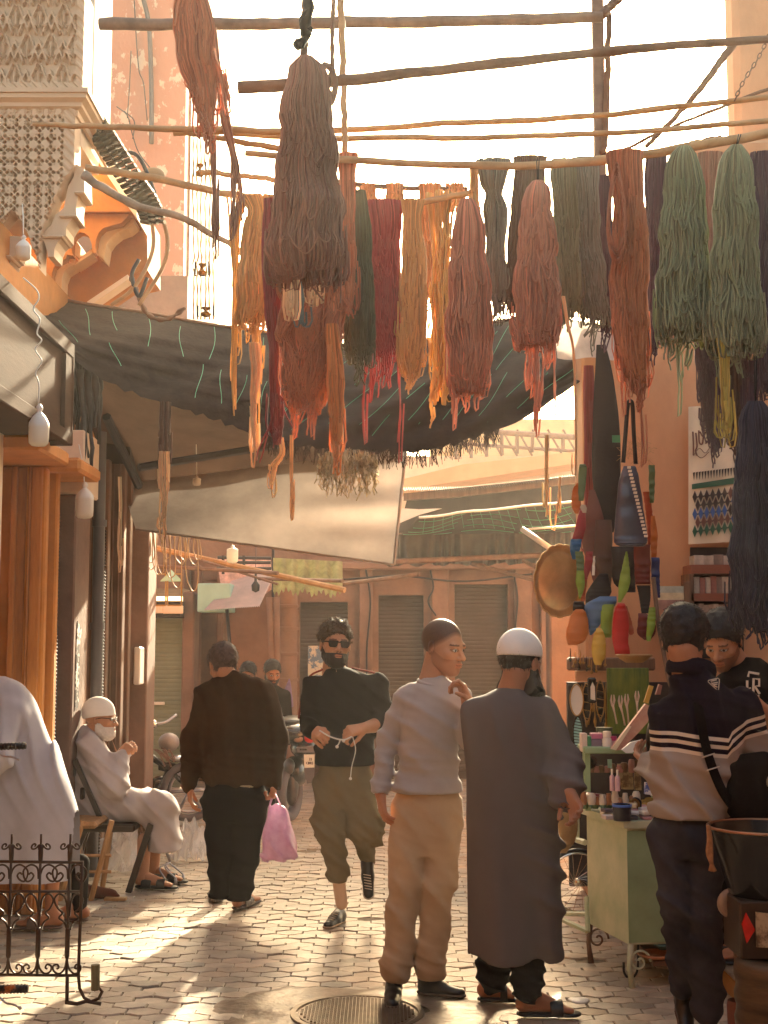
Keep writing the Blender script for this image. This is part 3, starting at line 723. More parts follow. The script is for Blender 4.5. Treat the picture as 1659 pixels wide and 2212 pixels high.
for i in range(420):
    k = random.uniform(38, 70); p = awS(int(k), 1.0); l = random.uniform(.03, .12)
    mb.tube([p+Vector((random.uniform(-.03, .03), 0, .02)), p+Vector((random.uniform(-.04, .04), random.uniform(-.02, .02), -l))], .0022, 3)
mb.build('frayed_hem', M_net, ba)
mb = MB(); mb.tube([awS(i, 0)+Vector((0, 0, .01)) for i in range(80)], .014, 6); mb.build('edge_rope', M_pole, ba, True)
# brown canvas canopy between net and banner
cv = MB(); G = []
for i in range(50):
    t = i/49; row = []
    for v in np.linspace(0, 1, 14):
        xa = 90+760*t; ya = 700+215*min(1, t*1.4)+15*t; xb = 250+620*t; yb = 1060-85*t
        x = xa+(xb-xa)*v; y = ya+(yb-ya)*v
        row.append(at(x, y, 9.5+2.05*v+.06*math.sin(t*13+v*3)+.05*math.sin(v*9+t*4)))
    G.append(row)
cv.grid(G); tag(cv.build('canvas_canopy', M_canvas, smooth=True), 'brown canvas canopy sagging behind the black shade net', 'canopy')
bn = thing('grey_banner', 'large grey banner cloth hanging on a slant across the lane', 'banner', (-1, 11.2, 2.5))
mb = MB(); G = []
for i in range(60):
    t = i/59; row = []
    for v in np.linspace(0, 1, 26):
        xt, yt = 262+615*t, 1045-75*t; xb, yb = 293+558*t, 1143+77*t
        x = xt+(xb-xt)*v; y = yt+(yb-yt)*v
        row.append(at(x, y, 11.3-.5*v+.035*math.sin(t*6+v*4)*1.4+.02*math.sin(v*17+t*3)*math.exp(-((t-.9)/.2)**2)*3*(1-abs(2*v-1))))
    G.append(row)
mb.grid(G); mb.build('cloth', M_banner, bn, True)
mb = MB(); mb.tube([G[i][-1] for i in range(60)], .02, 6, flat=.5); mb.tube([G[-1][k] for k in range(26)], .014, 6, flat=.5); mb.build('hem', M_banner, bn, True)
# dark beams under canopy left
for a, b, r_, lab in (((140, 770), (420, 812), .03, 'dark iron beam under the black net at left'), ((230, 900), (300, 1050), .035, 'dark upright beam below the canopy at left'), ((300, 1010), (640, 955), .03, 'thin rafter carrying the canvas canopy'), ((355, 770), (355, 800), .02, 'stub of iron post under the black net')):
    mb = MB(); mb.tube([at(*a, 9.8), at(*b, 10.6)], r_, 6); tag(mb.build('canopy_beam', M_cable), lab, 'beam')
mb = MB(); mb.box(at(190, 0, 11).x, at(300, 0, 11).x, 11.0, 11.3, at(0, 1010, 11).z, at(0, 850, 11).z)  # plain near-black board
tag(mb.build('dark_panel', M_dark), 'near-black panel above the roller shutters at the left corner', 'panel')
# shredded black plastic and rags at left
rg = MB()
for k in range(46):
    x0 = 140+random.random()*75; y0 = 755+random.random()*50; ln = random.uniform(120, 260)*(1-.4*abs(x0-178)/40); Y = random.uniform(8.9, 9.6)
    wv = random.uniform(3, 9); ph = random.random()*6
    P = [at(x0+wv*math.sin(t*4+ph)+t*random.uniform(-2, 2), y0+ln*t, Y) for t in np.linspace(0, 1, 10)]
    rg.tube(P, [.028*(1-.7*t)*(1+.4*math.sin(k+t*9)) for t in np.linspace(0, 1, 10)], 5, flat=.3)
tag(rg.build('shredded_tarpaulin', mat('black_plastic_rag', (.03, .026, .022), .4, .4, 10), smooth=True), 'shredded black tarpaulin dangling over the left doorway', 'tarpaulin')

# ================================================================ poles overhead
PG = 'canes and poles laid across the lane'
def pole(pts, r, m, label, Y=None, bumps=6, cat='pole', name='cane_pole', n=10, group=PG, k=36):
    P = catmull([at(a, b, c) for a, b, c in pts], k); rs = []
    ph = random.random()*6; r = r if np.ndim(r) else (r, r*.9)
    jit = RNG.normal(0, .0035, (k, 3)); jit = (jit+np.roll(jit, 1, 0)+np.roll(jit, 2, 0))/2
    for i in range(k):
        t = i/(k-1); q = (t*bumps+ph) % 1
        rs.append((r[0]+(r[1]-r[0])*t)*(1+.13*math.exp(-((q-.5)/.06)**2)+.04*math.sin(t*31+ph)))
    mb = MB(); mb.tube(P+jit, rs, n)
    return tag(mb.build(name, m, smooth=True), label, cat, group)
pole([(215, 52, 7.6), (700, 50, 7.5), (1300, 38, 7.3)], .036, M_steel, 'thick straight dark pole crossing the top of the sky')
pole([(515, 188, 6.2), (830, 165, 6.2), (1300, 110, 6.2), (1690, 82, 6.2)], (.032, .018), M_pole, 'thick wooden pole with blunt end rising to the right near the top')
pole([(72, 268, 6.6), (300, 276, 6.6), (640, 284, 6.6)], (.012, .019), M_bamboo, 'pale bamboo cane whose tip reaches across the carved bay', bumps=7)
pole([(375, 286, 7.0), (740, 280, 7.0), (1000, 265, 7.0), (1300, 248, 7.0), (1690, 205, 7.0)], .018, M_bamboo, 'upper of the two long thin canes crossing the sky', bumps=9)
pole([(500, 290, 6.9), (740, 297, 6.9), (1100, 296, 6.9), (1400, 282, 6.9), (1690, 256, 6.9)], .017, M_bamboo, 'lower of the two long thin canes crossing the sky', bumps=10)
pole([(395, 285, 6.7), (480, 300, 6.7), (625, 325, 6.7)], (.012, .017), M_bamboo, 'short cane slanting down behind the big brown skein')
pole([(530, 333, 6.4), (700, 343, 6.4), (900, 353, 6.4), (1100, 357, 6.4), (1300, 345, 6.4), (1460, 322, 6.4), (1690, 284, 6.4)], (.015, .026), M_bamboo, 'stout cane from which the long row of skeins hangs', bumps=11)
pole([(185, 363, 7.4), (330, 385, 7.4), (480, 416, 7.4), (600, 440, 7.2)], .022, M_bamboo, 'bamboo cane reaching from the carved bay down to the ochre skein', bumps=5)
pole([(182, 378, 7.2), (230, 412, 7.2), (300, 445, 7.2), (380, 465, 7.2), (450, 500, 7.2), (525, 548, 7.1)], (.026, .016), mat('weathered_branch', (.33, .25, .18), .8, .4, 9, .003, 40), 'crooked grey branch tied under the bamboo cane at left', bumps=3)
pole([(430, 372, 7.6), (520, 380, 7.6), (600, 388, 7.6)], .017, M_bamboo, 'short cane stub behind the lantern chain')
pole([(560, 432, 6.9), (760, 438, 6.9), (900, 438, 6.9), (1010, 418, 6.9), (1030, 400, 6.9)], .018, M_bamboo, 'sagging lower cane carrying the tan and crimson skeins')
pole([(700, 392, 7.8), (840, 404, 7.8), (1010, 408, 7.8)], .016, M_pole, 'rear cane carrying the row of short orange skeins')
pole([(1420, 330, 7.3), (1500, 312, 7.2), (1560, 296, 7.2)], .022, M_pole, 'dark cane behind the sage skeins', bumps=3)
pole([(1585, 95, 7.2), (1500, 205, 7.2), (1395, 318, 7.2)], (.022, .012), M_pole, 'diagonal stick rising to the right pillar')
pole([(1690, 180, 7.3), (1480, 262, 7.3), (1300, 345, 7.2)], .010, M_pole, 'thinnest slanting stick above the sage skeins')
pole([(1345, -15, 7.4), (1300, 34, 7.4)], .028, M_steel, 'short slanting bar at the top of the steel post')
pole([(735, -20, 6.6), (741, 150, 6.6), (746, 335, 6.6)], (.019, .016), M_bamboo, 'upright split cane beside the big brown skein')
pole([(1316, 30, 7.45), (1312, 180, 7.45), (1303, 335, 7.45)], (.017, .02), M_pole, 'thin upright pole beside the steel post')
pole([(1640, 780, 6.6), (1700, 778, 6.6)], .018, M_pole, 'short rail end at the right edge below the sage skeins', bumps=2)
x, zt_ = at(1290, 0, 7.5).x, at(0, -40, 7.5).z
mb = MB(); mb.box(x-.033, x+.033, 7.47, 7.53, at(0, 345, 7.5).z-.3, zt_+.3, bev=.006)
tag(mb.build('steel_post', M_steel), 'square brown steel post standing against the sky', 'post')
mb = MB(); mb.box(at(1314, 0, 9.5).x, at(1336, 0, 9.5).x, 9.5, 9.56, 2.4, at(0, 560, 9.5).z, bev=.005); tag(mb.build('awning_post', M_cable), 'dark post where the black net meets the right wall', 'post')

mb = MB(); mb.grid([[at(1196+140*t+8*v, 676+46*t+(98-44*t)*v+3*math.sin(t*9), 8.6-.1*v+.03*math.sin(t*7+v*3)) for v in np.linspace(0, 1, 8)] for t in np.linspace(0, 1, 20)])
tag(mb.build('pale_sheet', mat('pale_plastic_sheet', (.62, .54, .47), .5, .2, 6, .003, 12, transl=.45), smooth=True), 'pale translucent sheet between the black net and the terracotta wall', 'sheet')
# ================================================================ chain
def torus_link(mb, c, d, L, r, roll):
    d = Vector(d).normalized(); s = d.cross(Vector((0, 1, 0))).normalized() if roll else Vector((0, 1, 0))
    P = []
    for t in np.linspace(0, 2*math.pi, 17): P.append(Vector(c)+d*math.cos(t)*L+s*math.sin(t)*L*.5)
    mb.tube(P, r, 5, cap=False)
mb = MB(); A_, B_ = at(1662, 70, 6.8), at(1592, 212, 6.8)
for k in range(15): torus_link(mb, A_.lerp(B_, k/14)+Vector((.01*math.sin(k*.4), 0, 0)), B_-A_, .017, .0035, k % 2)
tag(mb.build('chain', M_pole, smooth=True), 'thin chain hanging against the terracotta tower at top right', 'chain')

# ================================================================ yarn
def lin(c): return tuple(((v/255.)**2.2) for v in c)
_ym = {}
def yarn_mat(key, rgb):
    rgb = tuple(min(.9, c*1.26+.016) for c in rgb)
    if key not in _ym: _ym[key] = mat('yarn_'+key, rgb, .9, .18, 9, .0, 40, transl=.34, attr=True, sheen=.3, stretch=(1, 1, .15), spec=.2)
    return _ym[key]
Y_ = {'brown': (.30, .165, .115), 'rust': (.44, .17, .09), 'coral': (.50, .22, .14), 'orange': (.52, .23, .085), 'ochre': (.56, .36, .15), 'cream': (.60, .44, .27),
      'tan': (.50, .30, .13), 'maroon': (.24, .045, .045), 'crimson': (.38, .07, .07), 'green': (.075, .09, .05), 'olive': (.17, .17, .11), 'sage': (.23, .24, .14),
      'grey': (.16, .16, .14), 'plum': (.085, .045, .06), 'navy': (.035, .03, .05), 'mustard': (.46, .36, .08), 'dkbrown': (.09, .05, .035), 'teal': (.16, .20, .19)}
YC_ = {}
def skein(color, label, rows, Y, n=110, core=.82, depth=.5, loopy=.25, tails=(), r=.0042, group='yarn skeins hanging over the lane', cord=None, waves=1.0, knot=None, cat='yarn', name='yarn_skein', topknot=False, frayed=.06, mess=0):
    """rows: (y px, left px, right px) silhouette from top to bottom"""
    rw = np.array(rows, float); n = int(n*1.45) if core > 0 else int(n*1.2); r = r*(.88 if n > 60 else 1)
    root = thing(name, label, cat, at((rw[0, 1]+rw[0, 2])/2, rw[0, 0], Y), group)
    yt, yb = rw[0, 0], rw[-1, 0]
    ys = np.linspace(yt, yb, 40)
    D = catmull(np.stack([rw[:, 0], rw[:, 1], rw[:, 2]], 1), 60)
    Lx = np.interp(ys, D[:, 0], D[:, 1]); Rx = np.interp(ys, D[:, 0], D[:, 2])
    cx = (Lx+Rx)/2; hw = (Rx-Lx)/2; sd = RNG.random()*9
    lump_ = 1+.07*np.sin(ys*.03+sd)+.06*np.sin(ys*.071+2*sd); cx = cx+hw*.05*np.sin(ys*.045+sd*3); hw = hw*(1+.05*np.sin(ys*.06+sd*2)+.03*np.sin(ys*.13+sd)); mess = mess+n*.10
    def surf(th, q, yi, amp=1.0):    # th angle, q radial fraction
        x = np.interp(yi, ys, cx)+np.interp(yi, ys, hw)*q*math.cos(th)
        d = np.interp(yi, ys, hw)*q*math.sin(th)*depth*np.interp(yi, ys, lump_)
        return x, d
    mt = yarn_mat(color, Y_[color])
    if core > 0:
        G = []
        for k, y in enumerate(np.linspace(yt+2, yb-8, 40)):
            ring = []
            for th in np.linspace(0, 2*math.pi, 29)[:-1]:
                x, d = surf(th, core*(1+.05*math.sin(th*5+sd+y*.01)+.03*math.sin(th*11+y*.02)), y)
                ring.append(at(x, y, Y)+Vector((0, m_(d, Y), 0)))
            G.append(ring)
        mb = MB(); mb.grid(G, close=True); b_ = np.array([tuple(p) for p in G[-1]]).mean(0); V = [tuple(p) for p in G[-1]]+[tuple(b_-np.array([0, 0, .03]))]
        mb.add(V, [np.array([[i, (i+1) % 28, 28] for i in range(28)])], (.75, .72, .7)); mb.C[0][:] = (.75, .72, .7); mb.hasc = True
        mb.build('yarn_core', mt, root, True)
    mb = MB()
    for k in range(n):
        th = RNG.random()*2*math.pi if core == 0 else (RNG.uniform(math.pi*.95, 2.05*math.pi) if RNG.random() < .82 else RNG.random()*math.pi)
        q = RNG.uniform(core*.98, 1.03) if core > 0 else RNG.uniform(.15, 1)**.7
        a = RNG.uniform(-.12, .12)
        if RNG.random() < .10: q *= RNG.uniform(1.0, 1.08)
        y1 = yb-(yb-yt)*(abs(RNG.normal(0, frayed*1.3+.012)) if RNG.random() < .8 else abs(RNG.normal(0, frayed*2.4)))
        yy = np.linspace(yt, y1, 22)
        f1, f2, p1, p2 = RNG.uniform(3, 7), RNG.uniform(8, 17), RNG.random()*6, RNG.random()*6
        P = []; T_ = np.linspace(0, 1, 22)
        dr = np.cumsum(RNG.normal(0, .026, 22))
        for i, y in enumerate(yy):
            t = T_[i]
            thh = th+a*t+dr[i]*waves+waves*(.05*math.sin(f1*t+p1)+.025*math.sin(f2*t+p2))*t
            x, d = surf(thh, q, y); P.append(at(x+waves*.9*math.sin(f2*t*1.7+p1)*t, y, Y)+Vector((0, m_(d, Y), 0)))
        if RNG.random() < loopy:       # loop back up
            s_ = RNG.uniform(.006, .03)*(1 if RNG.random() < .5 else -1); p = P[-1]; l = RNG.uniform(.02, .07)
            P += [p+Vector((s_*.5, -.005, -l)), p+Vector((s_*1.1, -.005, -l*.9)), p+Vector((s_*1.5, 0, 0)), p+Vector((s_*1.3, .005, l*2.5))]
        t = RNG.normal(1, .20); h_ = RNG.normal(0, .07); c = (t*1.05, t*(1+h_), t*(.92+h_))
        rb_ = r*RNG.uniform(.8, 1.25)
        mb.tube(P, rb_, 4, c=c, cap=False, phase=RNG.random())
    # stray loops bunched over the surface
    for k in range(int(mess)):
        y0 = RNG.uniform(yt+(yb-yt)*.15, yb-20); th = RNG.uniform(1.05*math.pi, 1.95*math.pi); dth = RNG.uniform(.25, .8)*(1 if RNG.random() < .5 else -1); ln = RNG.uniform(.06, .25)*(yb-yt)
        P = []
        for t in np.linspace(0, 1, 14):
            yy_ = min(yb+15, y0+ln*math.sin(t*math.pi)); x, d = surf(th+dth*t, 1.06, min(yy_, yb)); P.append(at(x, yy_, Y)+Vector((0, m_(d, Y)-.006, 0)))
        tt = RNG.normal(1.1, .1); mb.tube(P, r*1.15, 4, c=(tt, tt, tt*.9), cap=False)
    if topknot:
        for k in range(30):
            th = RNG.random()*6.28; x, d = surf(th, .95, ys[2]); p0 = at((rw[0, 1]+rw[0, 2])/2, yt-6, Y)
            mb.tube([p0, at(x, ys[2], Y)+Vector((0, m_(d, Y), 0))], r*1.2, 4, c=(1, 1, 1), cap=False)
    for (x0, y0, x1, y1, nn, wd) in list(tails)+([(cx[-1]+RNG.uniform(-.7, .7)*hw[-1], yb-18, cx[-1]+RNG.uniform(-.8, .8)*hw[-1], yb+RNG.uniform(12, 60), 2, 3) for _ in range(4)] if core > 0 and n > 60 else []):
        for k in range(nn):
            xa = x0+RNG.normal(0, wd); e = y1-(y1-y0)*RNG.random()*.45*(k > 0); ph = RNG.random()*6; wv_ = RNG.uniform(1, 3)
            P = [at(xa+(x1-x0)*t+wv_*math.sin(t*7+ph)+RNG.normal(0, .4), y0+(e-y0)*t, Y-.02+.02*math.sin(ph)) for t in np.linspace(0, 1, 16)]
            if RNG.random() < .5: P += [P[-1]+Vector((.012, 0, .012)), P[-4]+Vector((.016, 0, 0)), P[-9]+Vector((.02, 0, 0))]
            t = RNG.normal(1.05, .1); mb.tube(P, r*1.05, 4, c=(t, t, t*.95), cap=False)
    if knot is not None:
        for ky in (knot if isinstance(knot, (list, tuple)) else [knot]):
            for j in range(5):
                ring = []
                for th in np.linspace(0, 2*math.pi, 24):
                    x, d = surf(th, 1.05, ky+j*1.5); ring.append(at(x, ky+j*1.5+math.sin(th*3+j), Y)+Vector((0, m_(d, Y), 0)))
                mb.tube(ring, r, 4, c=(1.1, 1.05, 1), cap=False)
    mb.build('strands', mt, root, True)
    if cord:
        c_ = MB()
        for dx in (-2.5, 2.5): c_.tube([at(cord[0]+dx, cord[1], Y), at(cord[2]+dx*.3, cord[3], Y)], .0028, 5)
        c_.build('hanging_cord', yarn_mat('tan', Y_['tan']), root, True)
    return root
def drape(color, label, x0, x1, yt, yb, Y, n=60, **kw):
    c = (x0+x1)/2; w_ = (x1-x0)/2
    return skein(color, label, [(yt, x0, x1), (yt+(yb-yt)*.12, x0+1, x1-1), (yt+(yb-yt)*.5, c-w_*.92, c+w_*.92), (yb-(yb-yt)*.1, x0+1, x1-1), (yb, c-w_*.8, c+w_*.8)], Y, n=n, **kw)
# the big brown skein
skein('brown', 'largest skein, dusky brown bell of yarn hanging in front of all the others', [(124, 648, 674), (136, 632, 692), (170, 620, 708), (230, 612, 714), (330, 604, 724), (430, 594, 736), (520, 583, 740), (575, 580, 736), (598, 598, 718)], 4.9, n=300, r=.0036, depth=.85, loopy=.3, frayed=.018, waves=.5,
      tails=[(585, 545, 590, 590, 4, 3), (735, 400, 737, 655, 3, 2)])
pole([(664, -30, 5.0), (659, 60, 5.0), (657, 128, 4.95)], .016, M_pole, 'short dark stick holding up the big brown skein', group=None, bumps=2)
mb = MB()
P = [at(664, -10, 4.95), at(668, 30, 4.9), at(655, 60, 4.9), at(662, 80, 4.92), at(640, 100, 4.9)]
mb.tube(catmull(P, 14), [.012+.012*math.sin(i*.9)**2 for i in range(14)], 8); mb.tube(catmull([at(668, 20, 4.9), at(650, 45, 4.9), at(672, 64, 4.93), at(650, 75, 4.95)], 12), .010, 6)
tag(mb.build('knotted_rag', yarn_mat('dkbrown', Y_['dkbrown']), smooth=True), 'knotted dark rag tied round the stick above the big brown skein', 'rag')
mb = MB(); mb.tube(catmull([at(722, -20, 6.1), at(718, 60, 6.1), at(718, 130, 6.1), at(722, 170, 6.1)], 20), [.011+.002*math.sin(i*2) for i in range(20)], 7)
mb.tube(catmull([at(700, 140, 6.15), at(716, 150, 6.1), at(724, 190, 6.1), at(712, 225, 6.1), at(706, 190, 6.1), at(716, 160, 6.12)], 24), .016, 7)
tag(mb.build('twisted_rope', M_pole, smooth=True), 'twisted brown rope knotted round the thick wooden pole', 'rope')
# left top group
skein('rust', 'dark rust skein hanging from above the frame at top left', [(-60, 388, 440), (40, 378, 458), (110, 380, 462), (160, 398, 468), (200, 412, 466), (245, 428, 462), (275, 436, 458)], 5.6, n=90, r=.0045, loopy=.2, frayed=.12, tails=[(440, 240, 452, 320, 8, 8), (404, 160, 408, 215, 6, 4), (462, 110, 492, 250, 9, 4)])
skein('brown', 'frayed brown strand bundle trailing down past the lanterns', [(60, 452, 466), (150, 462, 478), (250, 474, 494), (330, 494, 510), (370, 500, 520), (400, 504, 516)], 5.9, n=26, core=0, r=.004, tails=[(458, 300, 462, 560, 7, 3), (505, 385, 500, 520, 6, 3), (515, 380, 520, 480, 4, 3)], loopy=.1)
skein('ochre', 'ragged ochre strands hanging by the crooked branch', [(425, 488, 540), (480, 492, 520), (560, 500, 516), (650, 502, 514), (760, 500, 512), (860, 503, 510), (905, 506, 509)], 7.0, n=34, core=0, r=.0038, loopy=.2, frayed=.3)
skein('ochre', 'golden ochre skein leftmost of the long row', [(425, 520, 600), (455, 535, 598), (520, 522, 600), (600, 516, 600), (670, 510, 598), (698, 512, 592)], 6.9, n=130, depth=.5, frayed=.02, mess=12, tails=[(545, 700, 548, 960, 5, 3), (556, 700, 562, 830, 6, 4), (590, 690, 592, 800, 6, 5)])
skein('cream', 'pale cream strands dangling beneath the golden ochre skein', [(740, 538, 560), (800, 540, 566), (860, 541, 556), (930, 545, 552), (985, 550, 556)], 6.75, n=20, core=0, r=.005, loopy=.3, frayed=.2, waves=1.5)
skein('maroon', 'long maroon skein left of the rust tangle', [(430, 570, 606), (560, 566, 612), (660, 572, 612), (760, 582, 610), (860, 584, 606), (940, 588, 604)], 6.6, n=80, depth=.6, frayed=.05, mess=10, tails=[(594, 880, 555, 1000, 2, 2), (600, 850, 640, 945, 2, 2)])
skein('rust', 'broad tangled rust skein beneath the big brown one', [(560, 610, 742), (640, 604, 744), (720, 606, 736), (790, 612, 722), (840, 622, 700), (870, 640, 690)], 6.5, n=230, depth=.45, loopy=.5, frayed=.12, mess=70, tails=[(625, 800, 622, 880, 7, 8), (668, 800, 672, 950, 8, 7), (690, 780, 692, 880, 8, 6), (625, 850, 630, 940, 2, 2), (645, 850, 632, 950, 2, 2)])
skein('cream', 'small cream loops peeping out under the big brown skein', [(570, 612, 640), (600, 618, 636), (640, 622, 634), (668, 626, 632)], 5.9, n=20, core=0, r=.005, loopy=.4)
skein('cream', 'pale sagging loop bundle right under the big brown skein', [(575, 660, 706), (600, 664, 700), (620, 668, 698), (634, 674, 692)], 5.95, n=26, core=0, r=.005, loopy=.6)
skein('teal', 'small grey teal wisp among the rust tangle', [(600, 632, 656), (640, 640, 656), (700, 646, 654)], 6.2, n=16, core=.5, r=.005)
skein('orange', 'bright orange skein with a knotted end hanging lowest in the tangle', [(700, 706, 728), (800, 706, 740), (880, 710, 742), (915, 714, 738), (950, 716, 736), (972, 720, 732)], 6.4, n=60, knot=905, r=.005, tails=[(726, 960, 728, 1010, 3, 3)])
skein('rust', 'narrow rust skein right beside the big brown one', [(332, 732, 772), (380, 734, 768), (470, 735, 766), (560, 738, 768), (640, 740, 764), (662, 746, 760)], 6.45, n=80, depth=.6)
skein('green', 'dark green skein between the rust and crimson ones', [(412, 768, 788), (460, 762, 796), (560, 756, 802), (660, 748, 808), (740, 746, 808), (775, 752, 798)], 6.7, n=120, depth=.6, mess=16, frayed=.04)
skein('crimson', 'crimson skein hanging over the lower cane', [(434, 792, 866), (470, 796, 864), (560, 800, 862), (660, 800, 864), (720, 806, 864), (758, 818, 858)], 6.85, n=150, depth=.4, mess=22, frayed=.05, tails=[(812, 740, 806, 870, 8, 8), (835, 750, 832, 840, 7, 6), (787, 760, 786, 960, 3, 1.5), (862, 760, 862, 1000, 2, 1)])
skein('tan', 'tan skein hanging over the lower cane beside the crimson one', [(432, 868, 914), (480, 872, 910), (560, 870, 918), (660, 866, 922), (750, 866, 916), (800, 872, 905)], 6.8, n=110, depth=.45, mess=40, loopy=.5, frayed=.06)
skein('ochre', 'lacy golden skein letting the sky glitter through', [(415, 915, 990), (470, 922, 984), (560, 932, 970), (660, 928, 972), (760, 930, 975), (830, 932, 972), (860, 938, 962)], 6.95, n=46, core=0, r=.0045, depth=.5, loopy=.6, frayed=.12, waves=2.2, mess=26, tails=[(940, 800, 930, 870, 5, 6), (935, 850, 931, 925, 2, 1)])
for k, (x0, x1) in enumerate(((775, 812), (832, 872), (906, 955), (966, 1000))):
    drape('orange', ['short orange skein on the rear cane, nearest the dark green one', 'short orange skein on the rear cane above the crimson one', 'long thin orange skein on the rear cane behind the lacy golden one', 'short orange skein on the rear cane nearest the coral one'][k], x0, x1, 398, (450, 448, 640, 440)[k], 7.8, n=60, frayed=.02, group='orange skeins on the rear cane')
skein('coral', 'coral pink skein, a neat bell left of the bright sky gap', [(432, 998, 1022), (450, 988, 1034), (520, 978, 1046), (620, 970, 1056), (720, 966, 1062), (790, 970, 1056), (835, 984, 1040)], 6.2, n=210, depth=.75, loopy=.4, frayed=.02, mess=10, waves=.6, tails=[(976, 800, 978, 930, 6, 3), (1022, 820, 1024, 888, 3, 2), (1000, 830, 992, 860, 4, 4)])
skein('grey', 'grey olive skein tied near its top, right of the coral bell', [(345, 1030, 1098), (400, 1040, 1090), (416, 1052, 1084), (450, 1046, 1092), (540, 1052, 1090), (620, 1056, 1086), (652, 1064, 1078)], 6.6, n=120, depth=.5, knot=412, mess=8)
drape('tan', 'thin tan veil of strands left of the grey olive skein', 1012, 1036, 350, 470, 6.5, n=26, core=0)
skein('dkbrown', 'dark brown skein behind the pink bell', [(340, 1112, 1180), (420, 1108, 1170), (540, 1096, 1160), (620, 1092, 1140), (660, 1096, 1120)], 7.1, n=110, frayed=.06)
skein('coral', 'coral pink skein on a cord in the middle of the long row, with long tails', [(392, 1152, 1172), (410, 1138, 1186), (470, 1126, 1194), (560, 1118, 1202), (640, 1112, 1206), (690, 1116, 1204), (735, 1126, 1190)], 6.1, n=210, depth=.75, mess=26, loopy=.4, cord=(1162, 345, 1162, 396), frayed=.03, waves=.8, tails=[(1105, 690, 1118, 760, 7, 4), (1148, 720, 1150, 880, 9, 12), (1160, 740, 1158, 945, 7, 3), (1178, 720, 1176, 800, 7, 5), (1196, 700, 1198, 900, 2, 1)])
skein('olive', 'murky olive skein right of the cord-hung pink one', [(345, 1192, 1244), (450, 1196, 1246), (560, 1202, 1250), (640, 1208, 1252), (672, 1214, 1240)], 6.7, n=110, mess=16, depth=.5)
skein('grey', 'wide grey green skein with a fringed hem in the right of the row', [(342, 1236, 1292), (450, 1240, 1292), (560, 1240, 1300), (640, 1246, 1312), (690, 1256, 1316)], 6.8, n=140, mess=20, depth=.5, frayed=.04, tails=[(1222, 650, 1216, 710, 8, 6), (1278, 680, 1280, 770, 3, 2)])
skein('plum', 'dark plum skein glimpsed beside the rust skein', [(380, 1292, 1318), (500, 1296, 1322), (640, 1294, 1324), (705, 1300, 1320)], 7.0, n=70)
skein('cream', 'long pair of cream threads below the grey green skein', [(640, 1210, 1222), (700, 1222, 1230), (760, 1236, 1242), (900, 1241, 1246), (1045, 1242, 1245)], 6.5, n=5, core=0, r=.004, waves=.6, frayed=.2)
skein('rust', 'rust orange skein with a big side loop, right part of the row', [(328, 1312, 1392), (400, 1322, 1386), (470, 1330, 1394), (560, 1324, 1398), (660, 1322, 1396), (740, 1332, 1396), (810, 1352, 1392), (832, 1370, 1386)], 6.3, n=170, mess=60, loopy=.5, depth=.5, frayed=.05, tails=[(1345, 770, 1344, 900, 3, 2), (1360, 780, 1358, 870, 4, 3), (1385, 800, 1388, 1010, 3, 2), (1376, 820, 1380, 870, 6, 3)])
mb = MB()
for k in range(34):
    a = RNG.uniform(.75, 1.05); P = []
    for t in np.linspace(0, 1, 24):
        th = math.pi*2*t; P.append(at(1332+22*a*math.sin(th)*(.3+.7*min(1, abs(1-2*abs(t-.5))*1.6)), 440-105*math.cos(th)*a+20, 6.2+.05*RNG.normal(0, .3)))
    mb.tube(P, .0042, 4, c=[RNG.normal(1.05, .1)]*3, cap=False)
tag(mb.build('yarn_loop', yarn_mat('rust', Y_['rust']), smooth=True), 'fat side loop of rust yarn slipping off the rust orange skein', 'yarn')
skein('plum', 'dark plum skein left of the first sage bell', [(330, 1396, 1440), (450, 1394, 1440), (560, 1398, 1436), (680, 1396, 1430), (735, 1394, 1420)], 6.9, n=120, mess=14)
skein('sage', 'left one of the two big sage green bells', [(318, 1466, 1490), (336, 1448, 1506), (400, 1436, 1518), (520, 1428, 1526), (620, 1422, 1530), (690, 1420, 1534), (725, 1430, 1524)], 5.9, n=230, depth=.7, loopy=.3, mess=26, waves=.7, tails=[(1440, 715, 1444, 800, 5, 4), (1462, 715, 1466, 900, 3, 2), (1486, 720, 1484, 800, 3, 2)])
skein('sage', 'right one of the two big sage green bells, with a mustard tail', [(315, 1580, 1602), (332, 1562, 1614), (400, 1548, 1628), (520, 1542, 1634), (640, 1536, 1640), (720, 1534, 1646), (760, 1546, 1630)], 5.8, n=230, depth=.7, loopy=.3, mess=34, cord=(1598, 290, 1591, 318), tails=[(1552, 745, 1556, 840, 8, 6), (1562, 750, 1568, 950, 9, 4)])
skein('mustard', 'mustard yellow tail strand hanging below the right sage bell', [(730, 1550, 1576), (800, 1556, 1574), (880, 1560, 1576), (940, 1563, 1571)], 5.75, n=34, core=.4, r=.004)
skein('plum', 'ragged plum skein between the sage bells', [(700, 1500, 1550), (780, 1504, 1552), (840, 1512, 1552), (900, 1520, 1548), (955, 1536, 1546)], 6.4, n=100, mess=12, frayed=.12, tails=[(1512, 800, 1510, 870, 6, 5), (1545, 900, 1548, 970, 5, 3)])
skein('dkbrown', 'dark brown skein behind the mustard tail', [(690, 1562, 1620), (800, 1566, 1616), (900, 1570, 1606), (960, 1576, 1600)], 6.5, n=90, frayed=.1)
skein('plum', 'plum skein cut by the right edge of the frame behind the sage bells', [(330, 1622, 1680), (480, 1626, 1690), (640, 1630, 1690), (760, 1632, 1690), (850, 1640, 1690)], 6.2, n=100, mess=10)
skein('brown', 'brown skein between the two sage bells', [(330, 1510, 1560), (470, 1512, 1562), (620, 1516, 1566), (760, 1520, 1566)], 6.9, n=100)
